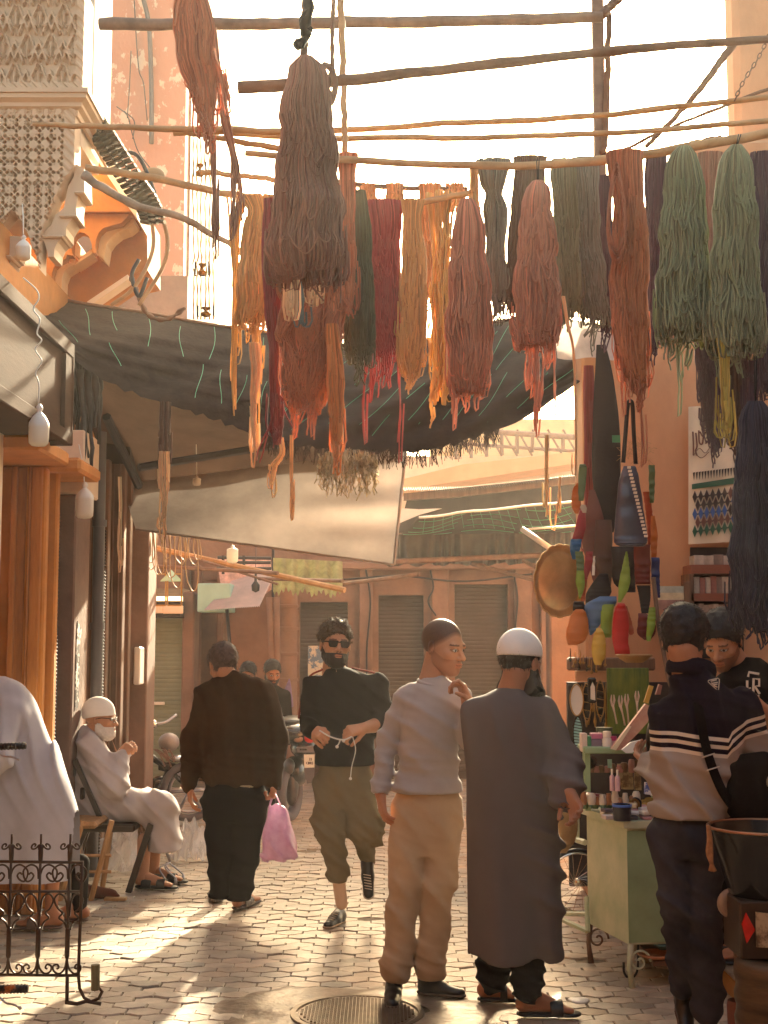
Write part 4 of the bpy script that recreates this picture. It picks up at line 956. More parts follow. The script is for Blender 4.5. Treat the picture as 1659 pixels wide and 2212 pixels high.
skein('navy', 'longest blue black skein hanging by the right edge below the others', [(868, 1618, 1646), (900, 1602, 1668), (1000, 1592, 1684), (1120, 1584, 1690), (1230, 1580, 1690), (1300, 1584, 1690), (1345, 1600, 1690)], 5.5, n=230, depth=.6, mess=20, cord=(1632, 770, 1632, 872), waves=.9, frayed=.03, tails=[(1590, 1290, 1586, 1345, 6, 5)])
skein('plum', 'short plum wisp hanging above the long blue black skein', [(780, 1606, 1640), (830, 1610, 1638), (880, 1616, 1632)], 5.9, n=36, core=.5)
skein('maroon', 'thin maroon ribbon of yarn hanging down the corner of the right wall', [(790, 1262, 1280), (880, 1262, 1284), (1000, 1264, 1292), (1100, 1262, 1300), (1190, 1262, 1308)], 7.6, n=70, core=.85, frayed=.03, depth=.4)
skein('rust', 'pair of rust red threads hanging right of the coral bell', [(590, 738, 748), (620, 740, 748)], 6.5, n=4, core=0)
# gold strands catching the sun lower left
for (a, rows, n_) in (('straight pale ribbon of yarn hanging in front of the grey banner', [(940, 626, 634), (1040, 627, 632), (1128, 628, 632)], 6), ('glowing gold bundle tied with a trailing knot', [(945, 600, 612), (980, 600, 616), (1010, 578, 600), (1060, 583, 588)], 10), ('gold strands hanging low in front of the left canopy', [(975, 343, 366), (1030, 342, 366), (1090, 350, 360), (1160, 354, 360)], 22), ('forked gold strand hanging before the brown shutters', [(1030, 254, 262), (1100, 255, 263), (1180, 252, 262), (1232, 256, 260)], 9), ('limp gold thread near the corner of the right wall', [(940, 1178, 1184), (1040, 1177, 1183), (1136, 1179, 1182)], 5), ('curved gold thread beside the maroon ribbon', [(1030, 1206, 1212), (1080, 1203, 1209), (1128, 1194, 1200)], 5)):
    skein('cream', a, rows, 7.4 if rows[0][1] > 400 else 8.4, n=n_, core=0, r=.0045, loopy=.3, frayed=.15, group='stray gold strands', waves=1.3)
skein('dkbrown', 'dark bunch of cords above the gold strands at left', [(868, 344, 368), (940, 343, 367), (1000, 343, 367)], 8.5, n=30, core=0, r=.006)
# tinsel tuft at the foot of the net
mb = MB()
for k in range(240):
    x = random.uniform(688, 815); y0 = 965+14*abs((x-750)/65)+random.uniform(0, 20); l = random.uniform(30, 110)*(1-.35*abs(x-750)/65)
    mb.tube([at(x+random.uniform(-3, 3)*t*3+2*math.sin(t*9+k), y0+l*t, 8.6+random.uniform(-.04, .04)) for t in np.linspace(0, 1, 6)], .0035, 3, flat=.3)
tag(mb.build('tinsel_fringe', mat('plastic_tinsel', (.55, .46, .30), .18, .5, 20, metal=.5, transl=.3)), 'glittering shredded plastic fringe hanging from the foot of the black net', 'fringe', kind='thing')
# ================================================================ people toolkit
M_skin = mat('skin', (.50, .29, .175), .5, .06, 8, .0004, 120, attr=True, spec=.4)
def cloth_mat(name, rgb, rough=.9, var=.08, bs=260, bump=.0006, transl=0.0, **k): return mat(name, rgb, rough, var, k.pop('vs', 5), bump, bs, sheen=(.15 if sum(rgb) > .4 else 0), transl=transl, spec=.06, **k)
def head_core(P):
    f = union([ell((0, .014, .034), (.076, .098, .090)), ell((0, -.028, -.032), (.061, .068, .088)), cone((.045, -.008, -.060), (.012, -.068, -.098), .020, .020), cone((-.045, -.008, -.060), (-.012, -.068, -.098), .020, .020)], .03)
    return f(P)
def head_field(P):
    d = head_core(P)
    for g, k in ((cone((-.036, -.084, .016), (.036, -.084, .016), .012, .012), .02), (ell((.045, -.062, -.024), (.020, .022, .018)), .02), (ell((-.045, -.062, -.024), (.020, .022, .018)), .02),
                 (ell((0, -.078, -.066), (.030, .024, .026)), .02), (ell((0, -.084, -.102), (.018, .014, .014)), .015)):
        d = smin(d, g(P), k)
    for s in (-1, 1):
        d = -smin(-d, ell((s*.031, -.104, -.001), (.019, .018, .013))(P), .012) if False else np.maximum(d, -ell((s*.031, -.101, .000), (.019, .016, .0115))(P)*.9)
    d2 = union([cone((0, -.088, .010), (0, -.117, -.033), .0085, .0125), ell((.0125, -.104, -.038), (.0085, .011, .008)), ell((-.0125, -.104, -.038), (.0085, .011, .008))], .008)(P)
    d = smin(d, d2, .010)
    for s in (-1, 1):
        d = smin(d, ell((s*.031, -.081, -.001), (.0145, .0135, .0125))(P), .004)
        e = ell((s*.079, .010, -.006), (.007, .019, .032), Matrix.Rotation(s*.28, 3, 'Z'))(P)
        e = np.maximum(e, -ell((s*.088, .004, -.004), (.006, .011, .020))(P)); d = smin(d, e, .006)
    d = smin(d, ell((0, -.101, -.0625), (.023, .009, .0055))(P), .005); d = smin(d, ell((0, -.100, -.0735), (.020, .010, .0065))(P), .005)
    return d
def head_colors(L, o):
    n = len(L); C = np.ones((n, 3), np.float32); x, y, z = L.T; tone = np.array(o.get('tone', (1, 1, 1)))
    C *= tone
    ax = np.abs(x); e = np.hypot((ax-.031)/.0145, (z+.001)/.0065); front = y < -.07
    C[front & (e < 1)] = (.85, 1.5, 2.3); C[front & (np.hypot(ax-.031, z+.001) < .0062)] = (.06, .05, .05)
    C[front & (e >= 1) & (e < 1.35)] *= .5
    brow = front & (np.abs(z-.0215+.06*(ax-.03)) < .0042) & (ax > .012) & (ax < .052); C[brow] *= np.array(o.get('brow', (.22, .2, .2)))
    lip = (y < -.085) & (ax < .023) & (z > -.081) & (z < -.057); C[lip] *= (.92, .74, .70)
    C[(y < -.085) & (ax < .021) & (np.abs(z+.068) < .0018)] *= .25
    C[(ax > .004) & (ax < .012) & (y < -.095) & (z < -.040) & (z > -.052)] *= .4
    if 'stubble' in o:
        s = (z < -.045+.5*np.maximum(0, (y+.055))) & (y < .02) & ~lip; C[s] *= np.array(o['stubble'])
    if 'buzz' in o:
        hl = np.interp(y, [-.10, -.082, -.06, -.035, -.005, .02, .05, .10], [.075, .058, .040, .022, .002, -.030, -.062, -.075])
        t = np.clip((z-hl+.006*np.sin(x*60))/.030, 0, 1)[:, None]**.7*np.clip((-y*-1+.105)/.02, 0, 1)[:, None]
        n_ = 1+.3*(RNG.random(len(L))[:, None]-.5); C = C*(1-t)+C*np.array(o['buzz'])*n_*t
    return C
class Person:
    def __init__(s, Y): s.Y = Y; s.V = []; s.F = []; s.C = []; s.n = 0; s.todo = []
    def J(s, x, y, dy=0.0): return at(x, y, s.Y+dy)
    def skin(s, f, lo, hi, h, col=(1, 1, 1)):
        V, F = nets(f, tuple(lo), tuple(hi), h)
        s.V.append(V); s.F.append(F+s.n); s.n += len(V)
        s.C.append(col(V) if callable(col) else np.tile(np.array(col, np.float32), (len(V), 1)))
    def box_of(s, pts, pad):
        P = np.array([tuple(p) for p in pts]); return P.min(0)-pad, P.max(0)+pad
    def head(s, c, scale=1.0, yaw=0.0, pitch=0.0, roll=0.0, neck=None, **o):
        """yaw>0 turns the face to image right; pitch>0 looks down"""
        c = Vector(c); M = Matrix.Rotation(yaw, 3, 'Z') @ Matrix.Rotation(roll, 3, 'Y') @ Matrix.Rotation(pitch, 3, 'X')
        s.hM, s.hc, s.hs = M, c, scale
        V, F = nets(head_field, (-.1, -.14, -.13), (.1, .13, .14), .0036)
        C = head_colors(V, o); W = (V*scale)@np.array(M).T + np.array(c)
        s.V.append(W); s.F.append(F+s.n); s.n += len(W); s.C.append(C)
        nk = neck if neck is not None else c+Vector((0, .03, -.2))
        a = c+M@Vector((0, .022, -.045))*scale
        nr = o.get('neck_r', .056)*scale
        f = union([cone(a, nk, nr, nr*1.08), cone(nk, Vector(nk)-Vector((0, 0, .05)), nr*1.08, nr*1.12)], .03)
        lo, hi = s.box_of([a, nk, Vector(nk)-Vector((0, 0, .06))], .1)
        s.skin(f, lo, hi, .008, o.get('tone', (1, 1, 1)))
    def hl(s, f, lo, hi, h, name, m, smooth=True, parent=None, cutf=None):
        """mesh in head-local space"""
        V, F = nets(f, lo, hi, h); W = (V*s.hs)@np.array(s.hM).T+np.array(s.hc)
        s.todo.append((name, m, W, F, None, smooth))
    def hp(s, p): return Vector(s.hc)+s.hM@Vector(p)*s.hs
    def hair(s, m, t=.012, curl=0.0, kf=150, line=None, top=0.0, name='hair'):
        L = line or ([-.10, -.082, -.06, -.03, .0, .03, .10], [.066, .062, .034, .008, -.020, -.055, -.075])
        def f(P):
            d = head_core(P)-t-top*np.clip(P[:, 2]/.1, 0, 1)
            if curl: d = d-curl*lump(P, kf, 1.0)-curl*.5*lump(P, kf*2.1, 2.0)
            else: d = d-.003*lump(P, 150, 2)-.003*lump(P, 60, 1)
            z0 = np.interp(P[:, 1], L[0], L[1])+.004*lump(P, 170, 3)
            ear = ell((.078, .004, -.012), (.022, .022, .03))(np.abs(P)*[1, 0, 0]+P*[0, 1, 1])
            return np.maximum(np.maximum(d, (z0-P[:, 2])*.8), -ear)
        s.hl(f, (-.125, -.13, -.1), (.125, .145, .165+top), .0036, name, m); s.fuzz(520 if curl < .008 else 620, .011 if curl < .008 else .013, curl > .008)
    def beard(s, m, t=.007, noise=.002, low=0.0, name='beard'):
        def f(P):
            d = head_core(P)-t+ -low*np.clip((-P[:, 2]-.06)/.05, 0, 1)
            d = smin(d, ell((0, -.082, -.070-low*.3), (.030+t*.4, .022+t*.5, .030+low))(P), .02)
            d -= noise*lump(P, 260, .5)
            jaw = np.maximum(P[:, 2]-(-.050+.9*np.maximum(0, P[:, 1]+.045)), P[:, 1]-.012)
            mouth = ell((0, -.115, -.068), (.021, .05, .0085))(P)
            mid = np.maximum(P[:, 2]+.047, -P[:, 1]-.5)
            keep = np.maximum(jaw, P[:, 2]+.045-.25*np.abs(P[:, 0]))
            return np.maximum(np.maximum(d, keep), -mouth)
        s.hl(f, (-.1, -.16, -.17-low), (.1, .05, .0), .0036, name, m); s.fuzz(260, .007, False)
    def fuzz(s, n, l, coil):
        name, m, W, F, lb, sm = s.todo.pop(); mb = MB(); mb.add(W, [F]); c0 = np.array(tuple(s.hp((0, .012, .0))))
        for k in RNG.integers(0, len(W), n):
            a = W[k]; o = a-c0; o /= np.linalg.norm(o); q = RNG.normal(0, 1, 3); q -= o*(q@o); q /= np.linalg.norm(q)
            if coil:
                r = np.cross(o, q); P = [a+o*(.004+l*.6*t)+(q*math.cos(t*8)+r*math.sin(t*8))*.0055 for t in np.linspace(0, 1, 8)]; mb.tube(P, .0019, 3, cap=False)
            else:
                dn = np.array([0, .2, -1.0]); dn -= o*(dn@o); P = [a-o*.002, a+o*l*.35+dn*l*.5+q*l*.2, a+o*l*.45+dn*l*1.3+q*l*.45]; mb.tube(P, [.0017, .0013, .0004], 3, cap=False)
        s.todo.append((name, m, mb, None, lb, True))
    def cap(s, m, t=.010, z0=.030, tilt=.25, name='cap'):
        def f(P):
            d = np.minimum(head_core(P), ell((0, .016, .045), (.080, .1, .088))(P))-t
            return np.maximum(d, (z0-tilt*(P[:, 1]+.0)*1.0*(P[:, 1] > 0)+.12*np.maximum(0, -P[:, 1])-P[:, 2]))
        s.hl(f, (-.11, -.13, -.05), (.11, .15, .17), .0040, name, m)
    def hand(s, wr, d, n, side, curl=(.3, .35, .3), scale=1.0, thumb=(.5, .25), spread=.08, tone=(1, 1, 1), elbow=None, er=.042, wrr=.028, per=None):
        """wr wrist point, d finger direction, n palm normal, side +1/-1 thumb side along d x n"""
        wr, d, n = Vector(wr), Vector(d).normalized(), Vector(n); n = (n-d*n.dot(d)).normalized(); lat = d.cross(n).normalized()*side
        k = scale; fs = []
        kn = wr+d*.088*k
        pts = [wr]
        fs.append(cone(wr, wr+d*.03*k, wrr*k, .030*k, (n, .62)))
        for q in (-.027, -.009, .009, .026): fs.append(cone(wr+d*.02*k+lat*q*.6*k, kn+lat*q*k-d*abs(q-.005)*.15*k, .0155*k, .0125*k))
        palm = union(fs, .012)
        fings = []
        Ls = ((.041, .024, .019), (.044, .028, .021), (.040, .026, .020), (.032, .019, .017)); offs = (.0285, .0095, -.0095, -.0275)
        for i in range(4):
            a = per[i] if per else curl; b = kn+lat*offs[i]*k-d*(0, .0, .003, .010)[i]*k
            dd = (d+lat*spread*(offs[i]/.028)).normalized(); ang = 0; ch = []
            for j in range(3):
                ang += a[j]; v = (dd*math.cos(ang)+n*math.sin(ang)); e = b+v*Ls[i][j]*k
                ch.append(cone(b, e, (.0092, .0084, .0076)[j]*k, (.0084, .0076, .0066)[j]*k)); b = e; pts.append(e)
            fings.append(union(ch, .004))
        b = wr+d*.022*k+lat*.026*k+n*.006*k; t1 = (d*math.cos(thumb[0]+.35)+lat*math.sin(thumb[0]+.35)*.8+n*thumb[1]).normalized()
        e = b+t1*.042*k; t2 = (t1+n*thumb[1]*.8+d*.25-lat*.3).normalized(); e2 = e+t2*.028*k; e3 = e2+(t2+n*.1).normalized()*.020*k
        th = union([cone(wr+d*.012*k+lat*.012*k, b, .015*k, .0145*k), cone(b, e, .0145*k, .0105*k), cone(e, e2, .0105*k, .0092*k), cone(e2, e3, .0092*k, .0078*k)], .006); pts += [e3]
        arm = []
        if elbow is not None: el = Vector(elbow); arm = [cone(wr+(el-wr)*.75, wr, er*k, wrr*1.02*k)]
        def f(P):
            m_ = smin(palm(P), th(P), .010)
            for g in fings: m_ = smin(m_, g(P), .0035)
            for g in arm: m_ = smin(m_, g(P), .015)
            return m_
        if elbow is not None: pts.append(wr+(Vector(elbow)-wr)*.75)
        lo, hi = s.box_of(pts+[kn], .045*k+.005)
        s.skin(f, lo, hi, .0034, tone)
    def foot(s, ankle, heel, toe, shin=None, r=.036, tone=(1, 1, 1)):
        ankle, heel, toe = Vector(ankle), Vector(heel), Vector(toe); d = (toe-heel); L = d.length; d.normalize(); lat = d.cross(Vector((0, 0, 1)))
        ball = heel+d*L*.68+Vector((0, 0, .022))
        fs = [cone(ankle, heel+Vector((0, 0, .035)), r*.95, .033), cone(ankle-Vector((0, 0, .01)), ball, r*.85, .026), cone(heel+Vector((0, 0, .026)), ball, .027, .026)]
        for i, q in enumerate((.030, .014, .002, -.011, -.024)):
            e = heel+d*L*(.96, .98, .95, .91, .86)[i]+lat*q; fs.append(cone(ball+lat*q*.8-Vector((0, 0, .004)), Vector((e.x, e.y, e.z+.011)), .015 if i == 0 else .011, .012 if i == 0 else .0085))
        if shin is not None: fs.append(cone(shin, ankle, r*1.25, r*.95))
        lo, hi = s.box_of([ankle, heel, toe]+([shin] if shin is not None else []), .06)
        s.skin(union(fs, .014), lo, hi, .006, tone)
    def cloth(s, name, m, fs, k=.03, h=.011, folds=None, pad=.06, lo=None, hi=None, pts=None, cuts=(), label=None, smooth=True):
        base = union(fs, k) if isinstance(fs, (list, tuple)) else fs
        def f(P):
            d = base(P)
            if folds is not None: d = d-folds(P)
            for n, e in cuts: d = np.maximum(d, P@A3(n)-e)
            return d
        if pts is not None: lo, hi = s.box_of(pts, pad)
        V, F = nets(f, tuple(lo), tuple(hi), h)
        s.todo.append((name, m, V, F, label, smooth))
    def raw(s, name, m, mb, label=None, smooth=True):
        s.todo.append((name, m, mb, None, label, smooth))
    def finish(s, label, group='people in the lane', name='person', skin=None):
        hub = np.array(tuple(s.hub)) if hasattr(s, 'hub') else np.array([np.median([c.mean(0)[0] for c in s.V]), s.Y, np.mean([c.mean(0)[2] for c in s.V])])
        Vs = list(s.V); off = np.cumsum([0]+[len(v) for v in Vs]); H = s.n; s.V.append(hub[None]); s.C.append(np.ones((1, 3), np.float32)); s.n += 1; T3 = []
        for q, v in enumerate(Vs):
            k = int(np.argmin(((v-hub)**2).sum(1))); a = v[k]; d = hub-a; L = np.linalg.norm(d)+1e-9; d = d/L; u = np.cross(d, (0.3, 1, .2)); u /= np.linalg.norm(u); w2 = np.cross(d, u); mid = a+d*L*.5
            s.V.append(np.array([mid+.012*(u*math.cos(t)+w2*math.sin(t)) for t in (0, 2.09, 4.19)])); s.C.append(np.ones((3, 3), np.float32)); b = s.n; s.n += 3; g = int(off[q])+k
            for e in range(3): T3 += [[g, b+e, b+(e+1) % 3, b+(e+1) % 3], [H, b+(e+1) % 3, b+e, b+e]]
        s.T3 = np.array([t[:3] for t in T3])
        V = np.vstack(s.V); z0 = min(V[:, 2].min(), *[float(t[2][:, 2].min()) for t in s.todo if isinstance(t[2], np.ndarray)])
        root = new_obj(name, V, [np.vstack(s.F), s.T3], skin or M_skin, smooth=True, col=np.vstack(s.C), origin=(float(np.median(V[:, 0])), float(np.median(V[:, 1])), max(0, z0)))
        tag(root, label, 'person', group); s.root = root
        for (n, m, W, F, l, sm) in s.todo:
            o = W.build(n, m, root, sm) if F is None else new_obj(n, W, [F], m, root, sm)
            if l: o['label'] = l
        return root
def px_slice(p, rows, yaw=0, e=2.3):
    """rows: (y px, left px, right px, depth radius m, dy m) -> loft"""
    sl = []
    for y, l, r, ry, dy in rows:
        a, b = p.J(l, y, dy), p.J(r, y, dy); sl.append((a.z, (a.x+b.x)/2, p.Y+dy, abs(b.x-a.x)/2, ry))
    return loft(sl, yaw, e)
def legs(pel, L, R_, k=.03, kk=.006): a = union([pel]+L, k); b = union([pel]+R_, k); return lambda P: smin(a(P), b(P), kk)
def folds(kz=30, amp=.006, ph=0.0, dirn=(.3, .1, 1), warp=1.6, wk=4.0, fine=.0015, zr=None):
    kv = np.array(dirn, float); kv = kv/np.linalg.norm(kv)*kz
    amp *= 1.8
    def f(P):
        a = sn(P, kv, ph, warp, wk)**3*amp + lump(P, 9, ph)*amp*.5 + fine*lump(P, 46, ph+1)
        if zr is not None:
            g = np.zeros(len(P))
            for zc, wd in zr: g = np.maximum(g, np.exp(-((P[:, 2]-zc)/wd)**2))
            a = a*(.25+.75*g)
        return a
    return f
def fsum(*fs): return lambda P: sum(f(P) for f in fs)
def shoe(p, heel, toe, m, msole, h=.055, name='shoe', wid=.040, thick=.022, an=None):
    heel, toe = Vector(heel), Vector(toe); d = (toe-heel).normalized(); L = (toe-heel).length; up = Vector((0, 0, 1)) if abs(d.z) < .6 else Vector((0, -1, .3)); up = (up-d*up.dot(d)).normalized()
    q = lambda t, z: heel+d*L*t+up*z
    up_f = union([cone(q(.10, h), q(.16, .03), .034, .036), cone(q(.12, .035), q(.45, .036), .036, .036), cone(q(.45, .034), q(.86, .022), .037, .030, (up, .75)), cone(q(.12, h+.012), q(.32, h+.004), .030, .028)], .02)
    if an is not None: up_f = (lambda a, b: (lambda P: smin(a(P), b(P), .015)))(up_f, cone(q(.22, .05), Vector(an), .036, .044))
    lo, hi = p.box_of([heel, toe, q(.2, .1)]+([an] if an is not None else []), .065); n = tuple(-up)
    p.cloth(name, m, [up_f], h=.006, lo=lo, hi=hi, cuts=[(n, A3(n)@A3(heel)-.006)])
    sole = union([cone(q(.10, .012), q(.5, .012), .039, .036, (up, .35)), cone(q(.5, .012), q(.86, .012), .036, .036, (up, .33))], .02)
    p.cloth('sole', msole, [sole], h=.006, lo=lo, hi=hi)
def slide(p, heel, toe, m, strap=(.50, .78), name='slide_sandal', sr=.046):
    heel, toe = Vector(heel), Vector(toe); d = (toe-heel).normalized(); L = (toe-heel).length; up = Vector((0, 0, 1)); q = lambda t, z: heel+d*L*t+up*z; lat = d.cross(up)
    sole = union([cone(q(.04, .006), q(.5, .006), .040, .038, (up, .32)), cone(q(.5, .006), q(.98, .006), .038, .044, (up, .30))], .02)
    def st(P):
        a = cone(q(strap[0], .020), q(strap[1], .016), sr, sr)(P); b = cone(q(strap[0], .018), q(strap[1], .014), sr-.007, sr-.007)(P)
        r = (P-A3(heel))@A3(d)/L
        return np.maximum.reduce([a, -b, (strap[0]-r)*L, (r-strap[1])*L, -(P[:, 2]-heel.z)])
    lo, hi = p.box_of([heel, toe], .075)
    p.cloth(name, m, lambda P: np.minimum(sole(P), st(P)), h=.0055, lo=lo, hi=hi)
M_black = cloth_mat('black_knit', (.010, .006, .005)); M_blackpant = cloth_mat('black_trouser_cloth', (.008, .0055, .005))
M_hair = mat('dark_hair', (.012, .007, .005), .6, .3, 30, .001, 200); M_curl = mat('brown_curly_hair', (.075, .036, .012), .6, .3, 40, .002, 150, transl=.15)
M_greyhair = mat('greying_hair', (.09, .06, .045), .6, .4, 40, .001, 200); M_wbeard = mat('white_beard', (.80, .74, .66), .8, .1, 40, .002, 250, transl=.2)
M_sole = mat('rubber_sole', (.10, .065, .04), .7, .2, 9); M_leather = mat('black_leather', (.009, .006, .005), .38, .2, 12, .0006, 90)
M_cap = cloth_mat('white_cap_cloth', (.82, .78, .70), bs=400)

# ---------------------------------------------------------------- man in the light grey jumper
p = Person(6.35); J = p.J
J_ = J
top_c = J(960, 1396); p.head(J(957, 1397), 1.06, yaw=R(52), pitch=R(10), neck=J(930, 1488, .02), tone=(.92, .80, .74), stubble=(.72, .70, .70), buzz=(.20, .205, .22))
M_greyknit = cloth_mat('light_grey_knit', (.40, .355, .33), bs=420, bump=.0008); M_beige = cloth_mat('beige_chino', (.47, .33, .20), bs=300)
tor = px_slice(p, [(1716, 850, 999, .136, 0), (1698, 850, 999, .140, 0), (1672, 862, 990, .120, 0), (1620, 866, 988, .125, -.01), (1570, 868, 994, .130, -.02), (1520, 872, 1000, .125, -.01), (1492, 884, 992, .105, 0), (1474, 902, 972, .085, .01), (1463, 912, 958, .07, .01)], yaw=.25)
shL, elL, wrL = J(882, 1508, .0), J(836, 1600, .03), J(822, 1712, -.04)
shR, elR, wrR = J(990, 1508, -.02), J(1014, 1596, -.1), J(1010, 1516, -.2)
z1 = J(0, 1710).z
p.cloth('jumper', M_greyknit, [tor, cone(shL, elL, .060, .046), cone(elL, wrL, .046, .036), cone(shR, elR, .060, .050), cone(elR, elR.lerp(wrR, .55), .050, .045)], k=.022, h=.0095,
        folds=fsum(folds(26, .006, .4, (.8, .1, 1), 1.2, 5, .001), folds(60, .004, 1.0, (.15, 0, 1), .8, 6, 0, zr=[(J(0, 1640).z, .07), (J(0, 1700).z, .05)])), pts=[shL, wrL, wrR, elR, J(852, 1715, -.13), J(997, 1460, .13)], pad=.07, cuts=[((0, 0, -1), -z1)])
for (w0, e0, r_) in ((wrL, elL, .040),):
    mb = MB(); d = (e0-w0).normalized(); mb.tube([w0-d*.006, w0+d*.02, w0+d*.03], [.0375, .039, .037], 18); p.raw('cuff', M_greyknit, mb)
mb = MB(); c_ = J(934, 1470, .0); G = [c_+Vector((.066*math.cos(t), .068*math.sin(t)-.01, -.012*math.sin(t)*-1-.022*math.cos(t)*.5-.012)) for t in np.linspace(0, 2*math.pi, 30)]; mb.tube(G, .010, 8, cap=False); p.raw('neckband', M_greyknit, mb)
p.hand(wrL, (.12, -.1, -1), (.9, .3, .1), -1, curl=(.35, .5, .4), thumb=(.35, .2), tone=(.92, .72, .66), elbow=elL, scale=1.0, wrr=.027)
p.hand(wrR, (-.28, -.25, .75), (-.9, -.35, -.3), 1, curl=(.95, 1.0, .7), thumb=(.4, .5), tone=(.98, .84, .78), elbow=elR, er=.045, scale=1.0, per=[(.5, .9, .6), (.9, 1.0, .7), (1.0, 1.1, .7), (1.1, 1.1, .8)])
hipL, knL, anL = J(893, 1745), J(876, 1905, -.03), J(857, 2098, 0); hipR, knR, anR = J(955, 1745, .01), J(948, 1905, -.03), J(930, 2090, .03)
pel = px_slice(p, [(1840, 868, 985, .10, .01), (1790, 862, 996, .125, .01), (1740, 858, 996, .126, .01), (1712, 864, 988, .106, 0), (1690, 872, 980, .098, 0)], yaw=.15)
p.cloth('trousers', M_beige, legs(pel, [cone(hipL, knL, .094, .072), cone(knL, anL, .072, .062)], [cone(hipR, knR, .094, .072), cone(knR, anR, .072, .070)]), h=.010,
        folds=fsum(folds(20, .008, 2.2, (1.0, .5, .45), 1.5, 3, .0006), folds(34, .007, .6, (.8, .2, .8), 1.2, 4, 0, zr=[(J(0, 1925).z, .10), (J(0, 1760).z, .05)]), folds(60, .006, .6, (.35, 0, 1), 1.0, 6, 0, zr=[(J(0, 2075).z, .05)])), pts=[J(862, 1695, .14), J(998, 1700, -.14), anL, anR], pad=.10, cuts=[((0, 0, -1), -(anL.z-.045))])
hL = gnd(850, 2106); hL.y += .0
shoe(p, (hL.x-.0, 6.42, 0), (hL.x-.012, 6.15, 0), M_leather, M_sole, h=.075, an=anL); shoe(p, (J(903, 0).x, 6.44, 0), (J(993, 0).x, 6.36, 0), M_leather, M_sole, h=.075, an=anR)
p.finish('cropped-haired man in light grey jumper and beige chinos, one hand at his chin')

# ---------------------------------------------------------------- man in the long grey-brown robe, back turned
p = Person(6.0); J = p.J
p.head(J(1124, 1432), 1.06, yaw=R(142), pitch=R(14), roll=0, neck=J(1108, 1496, .0), tone=(.80, .66, .60))
p.hair(M_hair, .006, line=([-.10, -.08, -.05, .0, .03, .06, .10], [.075, .072, .05, -.005, -.03, -.055, -.062]))
p.beard(M_hair, .016, .003, low=.035); p.cap(M_cap, .012, .028, .18)
M_robe = cloth_mat('grey_brown_robe_cloth', (.125, .10, .095), .8, .05, bs=350, bump=.0004)
rb_ = px_slice(p, [(2066, 1003, 1206, .20, 0), (2058, 1003, 1207, .205, 0), (1950, 1004, 1208, .195, 0), (1840, 1005, 1207, .185, 0), (1740, 1006, 1200, .18, 0), (1660, 1008, 1196, .175, 0), (1590, 1010, 1188, .165, 0), (1540, 1016, 1180, .150, 0), (1512, 1032, 1168, .125, 0), (1494, 1062, 1142, .09, 0), (1484, 1080, 1130, .07, 0)], yaw=-.15, e=2.1)
shR, elR, wrR = J(1172, 1540, -.02), J(1218, 1652, -.06), J(1222, 1712, -.24)
shL, elL, wrL = J(1030, 1535, -.0), J(1030, 1640, -.12), J(1090, 1690, -.22)
shL, elL = J(1032, 1540, .03), J(1040, 1640, .05)
def robef(P):
    x, z = P[:, 0], P[:, 2]; lo_ = np.clip((1.15-z)/.9, 0, 1)
    v = .022*lo_*np.sin(x*24+1.8*np.sin(z*1.7)+1.0)+.006*lo_*np.sin(x*52+2*np.sin(z*2.3))
    dg = sn(P, (14, 3, 20), .8, 1.4, 3.2)**4*.034*np.exp(-((z-.72)/.42)**2)*np.clip((x-.55)*4, 0, 1)
    wr_ = sn(P, (10, 0, 34), .3, 1.2, 5)**3*.016*np.exp(-((z-1.05)/.14)**2)*np.clip((x-.62)*6, 0, 1)
    up = sn(P, (26, 0, 8), 2, 1.0, 4)**3*.014*np.exp(-((z-1.3)/.14)**2)
    return v+dg+wr_+up+.0012*lump(P, 40)
p.cloth('long_robe', M_robe, [rb_, cone(shR, elR, .074, .068), cone(elR, wrR, .074, .066), cone(shL, elL, .07, .06)], k=.045, h=.0105, folds=robef, pts=[J(1000, 2068, -.21), J(1250, 1480, .21), wrR, elR], pad=.08, cuts=[((0, 0, -1), -J(0, 2066).z)])
p.hand(J(1226, 1708, -.28), (.25, -.35, -.65), (-.6, -.5, .2), 1, curl=(.5, .6, .5), tone=(.8, .62, .54), elbow=elR, scale=1.05)
for (kx, kd, ax, ay) in ((1070, .05, 1066, 2125), (1145, -.03, 1140, 2150)):
    a = J(kx, 1990, kd); b = J(ax, ay-8, kd)
    p.cloth('joggers', M_blackpant, [cone(a, b+Vector((0, 0, .04)), .085, .062), cone(b+Vector((0, 0, .045)), b, .062, .050)], h=.01, folds=folds(60, .008, kx, (.3, 0, 1), 1.2, 8, 0), pts=[a, b], pad=.11)
for (x0, x1, y0, y1, yp) in ((1038, 1112, 2168, 2166, .12), (1122, 1240, 2200, 2198, 0)):
    a, b = gnd(x0+8, y0), gnd(x1-4, y1); 
    hz = Vector((a.x, a.y, .03)); tz = Vector((b.x, b.y-.02, .03)); d = (tz-hz)
    if d.length > .27: tz = hz+d.normalized()*.27
    p.foot(hz+Vector((.035, .0, .085)), hz, tz, shin=hz+Vector((.03, .02, .25)), tone=(.82, .62, .54)); slide(p, hz-Vector((0, 0, .014)), tz-Vector((0, 0, .014)), M_leather, (.52, .80), sr=.050)
p.finish('bearded man seen from behind in a long grey brown robe, white cap and black slides')

